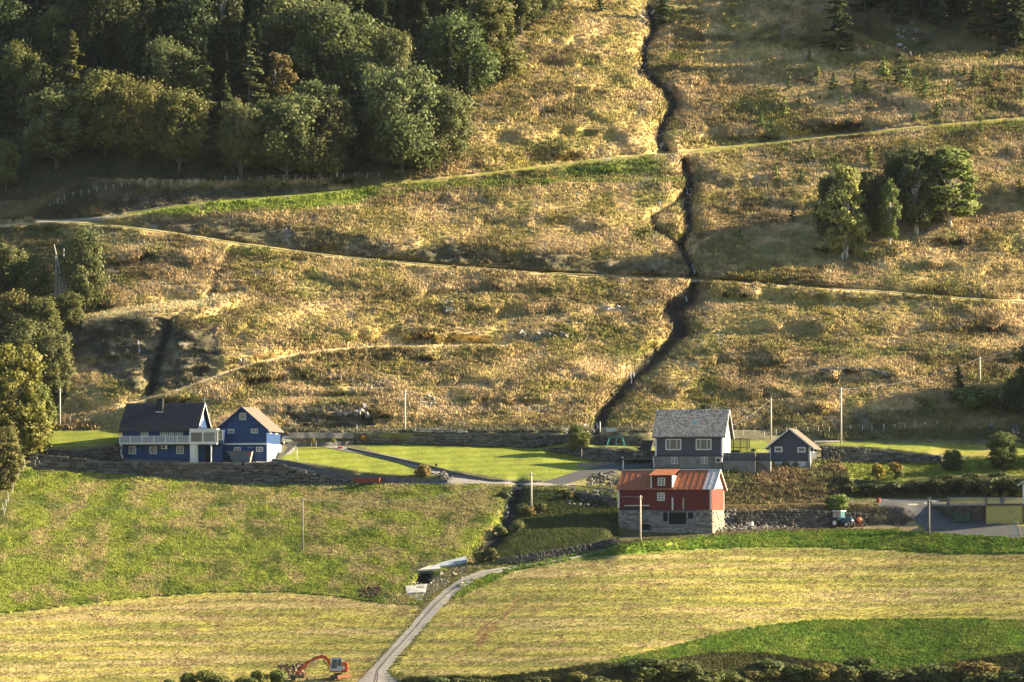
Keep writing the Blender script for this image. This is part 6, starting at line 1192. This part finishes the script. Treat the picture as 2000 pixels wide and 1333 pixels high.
def heap(name, regs, n, smin, smax, label, tints, cat=None, seed=3):
    rr = random.Random(seed); V = []; Fs = []; b = MB()
    for i in range(n):
        P_ = rr.choice(regs); x = rr.uniform(P_[0], P_[1]); y = rr.uniform(P_[2], P_[3]); p = G(x, y); s_ = rr.uniform(smin, smax); M = Matrix.Translation((p.x, p.y-.1, p.z+s_*.25)) @ Matrix.Rotation(rr.uniform(0, 6), 4, Vector((rr.random(), rr.random(), rr.random()+.1)).normalized()); a = [Vector((sx*s_*rr.uniform(.35, .6), sy*s_*rr.uniform(.3, .5), sz*s_*rr.uniform(.2, .4))) for sz in (-1, 1) for sy in (-1, 1) for sx in (-1, 1)]
        b.add([M @ v for v in a], [(0, 2, 3, 1), (4, 5, 7, 6), (0, 1, 5, 4), (2, 6, 7, 3), (0, 4, 6, 2), (1, 3, 7, 5)])
    o = b.build(name, tints); o['kind'] = 'stuff'; o['label'] = label; return o
RUB = island(mat('rubble_stone', (.12, .117, .11), .85), .7)
heap('rubble', [(1398, 1460, 1018, 1040), (1410, 1440, 1000, 1025), (1400, 1560, 1030, 1038), (1400, 1500, 1028, 1039)], 420, .3, .75, 'grey broken stones heaped beside the barn', RUB)
heap('roadside_stones', [(860, 905, 1120, 1150), (835, 870, 1118, 1150), (800, 850, 1140, 1172)], 60, .15, .5, 'pale loose stones between culvert and road', island(mat('pale_stone', (.36, .33, .28), .85), .5))
heap('stream_rocks', [(1258, 1272, 90, 150), (1280, 1320, 165, 200), (1288, 1300, 240, 295), (1340, 1352, 370, 470), (1336, 1352, 480, 530), (985, 1005, 960, 1020), (1140, 1158, 838, 846)], 160, .2, .7, 'dark and pale boulders in the stream bed', island(mat('stream_stone', (.14, .14, .15), .7), .7))
heap('bank_stones', [(1105, 1200, 958, 990), (1150, 1205, 925, 955), (860, 885, 925, 936)], 260, .15, .55, 'loose stones on the bank under the road', RUB)
heap('stone_pile', [(1100, 1150, 836, 848)], 60, .3, .8, 'pile of pale stones at the wall by the stream', island(mat('pale_grey_stone', (.42, .40, .36), .85), .4))
heap('manure_heap', [(703, 742, 1150, 1170)], 260, .2, .55, 'dark brown manure heap at the field edge', mat('manure', (.055, .03, .022), .95))
heap('outcrop_rocks', [(862, 884, 590, 612), (1600, 1615, 390, 402), (660, 720, 797, 815), (820, 850, 777, 795), (1075, 1150, 725, 750), (1935, 1990, 832, 850), (465, 480, 705, 712), (1010, 1110, 652, 664), (1180, 1220, 602, 612), (1240, 1300, 20, 60), (1750, 1790, 60, 110)], 190, .3, 1.0, 'grey rocks breaking through the hillside grass', island(mat('outcrop', (.26, .25, .23), .9), .5))
MUD = mat('earth', (.15, .10, .065), .95)
heap('earth_mound', [(545, 600, 1300, 1330)], 90, .2, .6, 'brown earth dug up at the excavator bucket', island(MUD, .4), None, 9)
p = G(1183, 848); b = MB(); b.box(p.x-2.2, p.x+3.2, p.y-.3, p.y+1.6, p.z-.3, p.z+1.0); b.build('frame_walls', WOOD) if 0 else None
o, s = place('raised_bed', 1195, 848, 0, 'dark wooden raised bed with a pale lid behind the long stone wall', 'planter', None)
b = MB(); b.box(-1.8, 3.3, -.2, -.12, 0, 1.0); b.box(-1.8, 3.3, 1.5, 1.58, 0, 1.0); b.box(-1.8, -1.72, -.12, 1.5, 0, 1.0); b.box(3.22, 3.3, -.12, 1.5, 0, 1.0); b.build('side_board', WOOD, o); b = MB(); b.box(-.9, .9, -.5, -.3, .35, .95, Matrix.Rotation(-.06, 4, 'Y')); b.build('lid', METAL, o)
# ------------------------------------------------------------------ fences
def fence(pts, n, hpx, label, m=WOODP, r_=.075, wires=2, jit=.12, name='fence', skew=0):
    q = resample(pts, n); root = empty(name, (0, 0, 0), 0, label, 'fence'); tops = []
    sh = bpy.data.meshes.get('post_'+name+str(r_))
    for x, y in q:
        x += R.uniform(-1.5, 1.5); p = G(x, y); h = hpx/S(p)*R.uniform(.85, 1.1); b = MB(); tip = Vector((p.x+R.uniform(-jit, jit)*h+skew*h, p.y, p.z+h)); b.tube([(p.x, p.y, p.z-.4), tuple(tip)], [r_, r_*.8], 5); b.build('post', m, root); tops.append((p, tip))
    if wires:
        b = MB()
        for (p, t), (p2, t2) in zip(tops[:-1], tops[1:]):
            for k in range(wires): f_ = .45+.45*k/max(1, wires-1) if wires > 1 else .9; b.bar(p.lerp(t, f_), p2.lerp(t2, f_), .012)
        b.build('wire', METAL, root)
    return root
fence([(98, 408), (130, 390), (200, 375), (260, 366), (330, 364), (400, 362)], 20, 12, 'wire fence with pale posts along the track below the dark forest, west part')
fence([(440, 357), (500, 357), (560, 354), (640, 352), (740, 350)], 14, 12, 'wire fence with pale posts along the track below the dark forest, east part')
fence([(893, 232), (905, 212), (915, 205), (925, 192), (942, 175), (958, 158), (965, 152)], 22, 17, 'dense slanting fence of pale stakes climbing along the forest edge', WOODP, .075, 1, .35)
fence([(965, 152), (1000, 60), (1040, 45), (1090, 22)], 14, 10, 'thin post fence at the top forest edge')
fence([(345, 785), (400, 777), (460, 762), (540, 748), (600, 740), (640, 744), (690, 752), (740, 772), (790, 795), (840, 806)], 26, 14, 'long wire fence with pale posts curving over the slope above the blue house')
fence([(860, 812), (950, 806), (1050, 806), (1150, 822)], 16, 13, 'wire fence with pale posts above the long stone wall west of the stream')
fence([(1190, 836), (1240, 838), (1275, 838)], 5, 11, 'short wire fence between the stream and the slate-roofed house')
fence([(1430, 852), (1500, 852), (1560, 845), (1640, 845), (1720, 842), (1830, 834)], 20, 12, 'wire fence with grey posts behind the shed and upper east lawn', WOODP)
fence([(4, 1010), (14, 985), (25, 960), (35, 935), (48, 915)], 12, 17, 'leaning grey stake fence at the west border of the green field', WOODP, .08, 2, .3)
fence([(178, 612), (190, 590), (196, 570)], 6, 14, 'few grey posts beside the bare white trunks', WOODP, .08, 1, .2)
fence([(255, 800), (300, 792), (340, 788)], 4, 9, 'few fence posts on the slope behind the roof of the blue house')
fence([(110, 836), (140, 830), (165, 832)], 3, 14, 'low wooden gate-like fence by the pole at the west lawn', WHITE2, .08, 1, .02)
fence([(1440, 984), (1700, 979)], 6, 9, 'thin posts along the road east of the barn', WOOD, .03, 0)
# white water in the stream
def foam(px, py, h, w_):
    p = G(px, py); b = MB(); s = S(p); V = []
    for k in range(7):
        t = k/6; q = G(px+R.uniform(-1, 1)+w_*.3*math.sin(k), py-h*t); V += [(q.x-w_/s/2*(1-.3*t), q.y-.35, q.z), (q.x+w_/s/2*(1-.3*t), q.y-.3, q.z+.03)]
    b.add(V, [(2*k, 2*k+1, 2*k+3, 2*k+2) for k in range(6)]); tag(b.build('stream_water', mat('foam', (.5, .55, .6), .4), fix=False), kind='structure')
for f_ in ((1355, 540, 26, 4), (1342, 382, 16, 2.5), (1334, 405, 14, 1.5), (1290, 410, 22, 1.8), (1233, 750, 24, 2), (1238, 738, 12, 2), (1340, 590, 12, 2), (1167, 840, 14, 3), (1310, 168, 12, 2), (1330, 330, 14, 2), (272, 688, 22, 3), (1290, 292, 12, 2)): foam(*f_)
b = MB(); p = G(1357, 556); s = S(p); b.box(p.x-2.2, p.x-1.2, p.y-.9, p.y+2, p.z-1.0, p.z+.35); b.box(p.x+.9, p.x+2.0, p.y-.9, p.y+2, p.z-1.0, p.z+.3); b.box(p.x-2.3, p.x+2.1, p.y-1.0, p.y+2, p.z+.35, p.z+.62); tag(b.build('stone_bridge', CONC), 'small stone culvert bridge where the track crosses the stream', 'bridge')
p = G(995, 953); b = MB(); b.box(p.x-2.2, p.x+2.2, p.y-.5, p.y+2.5, p.z-.35, p.z+.1); tag(b.build('road_bridge', CONC), 'concrete bridge slab where the yard road crosses the lower stream', 'bridge')
# ------------------------------------------------------------------ grasses: instanced tufts, one object per cover
def tuft_mesh(seed, n, h, w, spread, lean=.35):
    rr = np.random.default_rng(seed); V = []; Fc = []
    for i in range(n):
        a = rr.random()*6.28; r_ = spread*rr.random()**.5; b = np.array([math.cos(a)*r_, math.sin(a)*r_, -.05]); d = rr.random()*6.28; hh = h*(.55+.5*rr.random())
        tip = b+np.array([math.cos(d)*hh*lean, math.sin(d)*hh*lean, hh]); s = rr.random()*6.28; sv = np.array([math.cos(s), math.sin(s), 0])*w/2
        mid = b*.45+tip*.55; mid[2] += hh*.06; k = len(V); V += [b-sv*.5, b+sv*.5, mid+sv, tip, mid-sv]; Fc += [(k, k+1, k+2, k+4), (k+4, k+2, k+3, k+3)]
    me = bpy.data.meshes.new('tuft'); me.from_pydata([tuple(v) for v in V], [], [f if f[2] != f[3] else f[:3] for f in Fc]); me.materials.append(M_GR); me.update(); return me
M_GR = bpy.data.materials.new('grass_blade'); M_GR.use_nodes = True
def _gm():
    n = M_GR.node_tree.nodes; L = M_GR.node_tree.links; b = n['Principled BSDF']; b.inputs['Roughness'].default_value = .8; b.inputs['Specular IOR Level'].default_value = .15
    at = n.new('ShaderNodeAttribute'); at.attribute_type = 'INSTANCER'; at.attribute_name = 'col'; L.new(at.outputs['Color'], b.inputs['Base Color'])
    a2 = n.new('ShaderNodeAttribute'); a2.attribute_type = 'INSTANCER'; a2.attribute_name = 'nrm'; ge = n.new('ShaderNodeNewGeometry'); s2 = n.new('ShaderNodeVectorMath'); s2.operation = 'SCALE'; s2.inputs['Scale'].default_value = .45
    L.new(ge.outputs['Normal'], s2.inputs[0]); ad = n.new('ShaderNodeVectorMath'); L.new(a2.outputs['Vector'], ad.inputs[0]); L.new(s2.outputs[0], ad.inputs[1]); nm = n.new('ShaderNodeVectorMath'); nm.operation = 'NORMALIZE'; L.new(ad.outputs[0], nm.inputs[0]); L.new(nm.outputs[0], b.inputs['Normal'])
    tr = n.new('ShaderNodeBsdfTranslucent'); L.new(at.outputs['Color'], tr.inputs[0]); ms = n.new('ShaderNodeMixShader'); ms.inputs[0].default_value = .14
    L.new(b.outputs[0], ms.inputs[1]); L.new(tr.outputs[0], ms.inputs[2]); L.new(ms.outputs[0], n['Material Output'].inputs[0])
_gm()
def scatter(name, dens, n, meshes, smin, smax, tintf=None, seed=1):
    """n tufts spread over the relief in proportion to dens (per real area)"""
    rr = np.random.default_rng(seed)
    V = allV.reshape(NR, NC, 3); e1 = V[:-1, 1:]-V[:-1, :-1]; e2 = V[1:, :-1]-V[:-1, :-1]; area = np.linalg.norm(np.cross(e1, e2), axis=2)
    pr = area*dens[:-1, :-1]*(PX[:-1, :-1] > -60)*(PX[:-1, :-1] < 2060)*(PY[:-1, :-1] > -30)*(PY[:-1, :-1] < 1350); pr = pr.ravel()/pr.sum()
    k = rr.choice(len(pr), n, p=pr); r0, c0 = k//(NC-1), k % (NC-1); fr, fc = rr.random((2, n)); fr = fr[:, None]; fc = fc[:, None]
    P = (V[r0, c0]*(1-fc)+V[r0, c0+1]*fc)*(1-fr)+(V[r0+1, c0]*(1-fc)+V[r0+1, c0+1]*fc)*fr
    col = COLR[r0, c0]*rr.uniform(.75, 1.28, (n, 1))
    if tintf is not None: col = tintf(col, rr)
    col = np.clip(np.concatenate([col, np.ones((n, 1))], 1), 0, .9)
    me = bpy.data.meshes.new(name); me.vertices.add(n); me.vertices.foreach_set('co', P.astype(np.float32).ravel())
    for nm, ty, arr in (('nrm', 'FLOAT_VECTOR', NRM[r0, c0]), ('col', 'FLOAT_COLOR', col), ('rot', 'FLOAT_VECTOR', np.stack([rr.normal(0, .12, n), rr.normal(0, .12, n), rr.uniform(0, 6.28, n)], 1)), ('scl', 'FLOAT', rr.uniform(smin, smax, n)), ('vid', 'INT', rr.integers(0, len(meshes), n))):
        a = me.attributes.new(nm, ty, 'POINT'); a.data.foreach_set({'FLOAT_COLOR': 'color', 'FLOAT_VECTOR': 'vector'}.get(ty, 'value'), arr.astype(np.int32 if ty == 'INT' else np.float32).ravel())
    o = link(name, me); o['kind'] = 'stuff'
    cl = bpy.data.collections.new(name+'_kinds')
    for i, m in enumerate(meshes): q = bpy.data.objects.new(f'tuft_{i}', m); cl.objects.link(q)
    gt = bpy.data.node_groups.new(name, 'GeometryNodeTree'); gt.interface.new_socket('Geometry', in_out='INPUT', socket_type='NodeSocketGeometry'); gt.interface.new_socket('Geometry', in_out='OUTPUT', socket_type='NodeSocketGeometry')
    N = gt.nodes; L = gt.links; gi = N.new('NodeGroupInput'); go = N.new('NodeGroupOutput'); ip = N.new('GeometryNodeInstanceOnPoints'); ci = N.new('GeometryNodeCollectionInfo'); mp = N.new('GeometryNodeMeshToPoints')
    ci.inputs['Collection'].default_value = cl; ci.inputs['Separate Children'].default_value = True; ci.inputs['Reset Children'].default_value = True
    def na(nm, dt): a = N.new('GeometryNodeInputNamedAttribute'); a.data_type = dt; a.inputs['Name'].default_value = nm; return a.outputs['Attribute']
    L.new(gi.outputs[0], mp.inputs['Mesh']); L.new(mp.outputs[0], ip.inputs['Points']); L.new(ci.outputs[0], ip.inputs['Instance']); ip.inputs['Pick Instance'].default_value = True
    L.new(na('vid', 'INT'), ip.inputs['Instance Index'])
    e2r = N.new('FunctionNodeEulerToRotation'); L.new(na('rot', 'FLOAT_VECTOR'), e2r.inputs[0]); L.new(e2r.outputs[0], ip.inputs['Rotation'])
    L.new(na('scl', 'FLOAT'), ip.inputs['Scale']); L.new(ip.outputs[0], go.inputs[0])
    md = o.modifiers.new('scatter', 'NODES'); md.node_group = gt
    return o
RDM = poly([(688, 1345), (740, 1290), (800, 1225), (836, 1182), (868, 1153), (900, 1131), (940, 1116), (1000, 1107), (1060, 1098), (1110, 1090), (1205, 1065), (1207, 1071), (1112, 1096), (1062, 1103), (1010, 1113), (960, 1125), (920, 1141), (890, 1163), (860, 1192), (816, 1242), (772, 1292), (754, 1315), (790, 1345)])
BLD = RDM+poly([(236, 850), (555, 850), (555, 903), (236, 903)])+poly([(1205, 900), (1410, 900), (1410, 1050), (1205, 1062)])+poly([(1278, 850), (1600, 850), (1600, 918), (1278, 918)])
offroad = (1-np.clip(sum(band(L_, 3, 8, 2) for L_ in (ROAD_A, ROAD_B)) + band(ROAD_E, 2, 5, 2), 0, 1))*(1-.75*blur(poly(DARK_B), 1, 0, 1))*(1-sm)*(1-np.clip(BLD, 0, 1))
wild = np.clip((PY < 842)+poly([(545, 838), (1280, 838), (1280, 846), (545, 846)])+poly([(1500, 840), (2060, 840), (2060, 862), (1640, 862), (1500, 852)]), 0, 1)*offroad*(1-.85*rockm)*(1-.7*poly(FOREST))
dryness = thr(n1, .38, .6)
t1 = [tuft_mesh(s, 9, .55, .12, .3) for s in range(4)]
t2 = [tuft_mesh(s, 7, .30, .10, .22, .6) for s in range(10, 13)]
t3 = [tuft_mesh(s, 14, .8, .2, .45, .5) for s in range(20, 23)]
tag(scatter('dry_grass', wild*(.35+dryness), 300000, t1, .45, 1.25, lambda c, rr: c*1.25, 1), 'tall dry golden grass covering the hillside meadow', None, None, 'stuff')
tag(scatter('heather', wild*thr(n3, .47, .58)+.5*poly([(1410, 905), (1640, 900), (1660, 940), (1640, 985), (1410, 990)])+wild*thr(n2, .55, .62)*.5, 42000, t3, .5, 1.3, lambda c, rr: c*1.05, 2), 'brown and dark green heather and ferns on the hillside', None, None, 'stuff')
fieldm = (1.3*poly([(1410, 905), (1640, 900), (1660, 940), (1640, 985), (1410, 990)])+.7*(PY > 950)*(1-mm)*(1-drive)*(1-poly([(1190, 965), (1410, 990), (1410, 1036), (1190, 1024)]))*(1-poly([(1410, 1026), (1790, 1026), (1790, 1034), (1500, 1040), (1410, 1040)])) + poly([(1640, 988), (1760, 992), (1790, 1012), (1760, 1028), (1640, 1024)])+poly([(1410, 984), (1640, 986), (1640, 996), (1410, 998)])+ poly(FIELD_L)*(1-mm)+poly(GREEN_R)+poly(GREEN_RB)+poly(HEDGE)*.6+poly([(980, 955), (1205, 965), (1205, 1068), (1000, 1105), (940, 1095), (985, 1020)])+.6*poly(LAWN_E2))
tag(scatter('meadow_grass', fieldm*offroad, 170000, t1, .35, .8, None, 3), 'lush green and straw coloured grass on the unmown field and banks', None, None, 'stuff')
tag(scatter('stubble_grass', mm*offroad, 60000, t2, .3, .7, None, 4), 'short yellow-green stubble on the mown fields', None, None, 'stuff')
COLR *= 1.0
tag(scatter('weeds', poly(FIELD_L)*(1-mm)*(.3+thr(fb(X_/5, Z_/2.5, 401, 3), .45, .65))+poly(GREEN_R)*.8+poly(GREEN_RB)*.8+poly(HEDGE)*3, 28000, t3, .25, .7, None, 6), 'clumps of docks, nettles and coarse grass in the meadow and on the field banks', None, None, 'stuff')
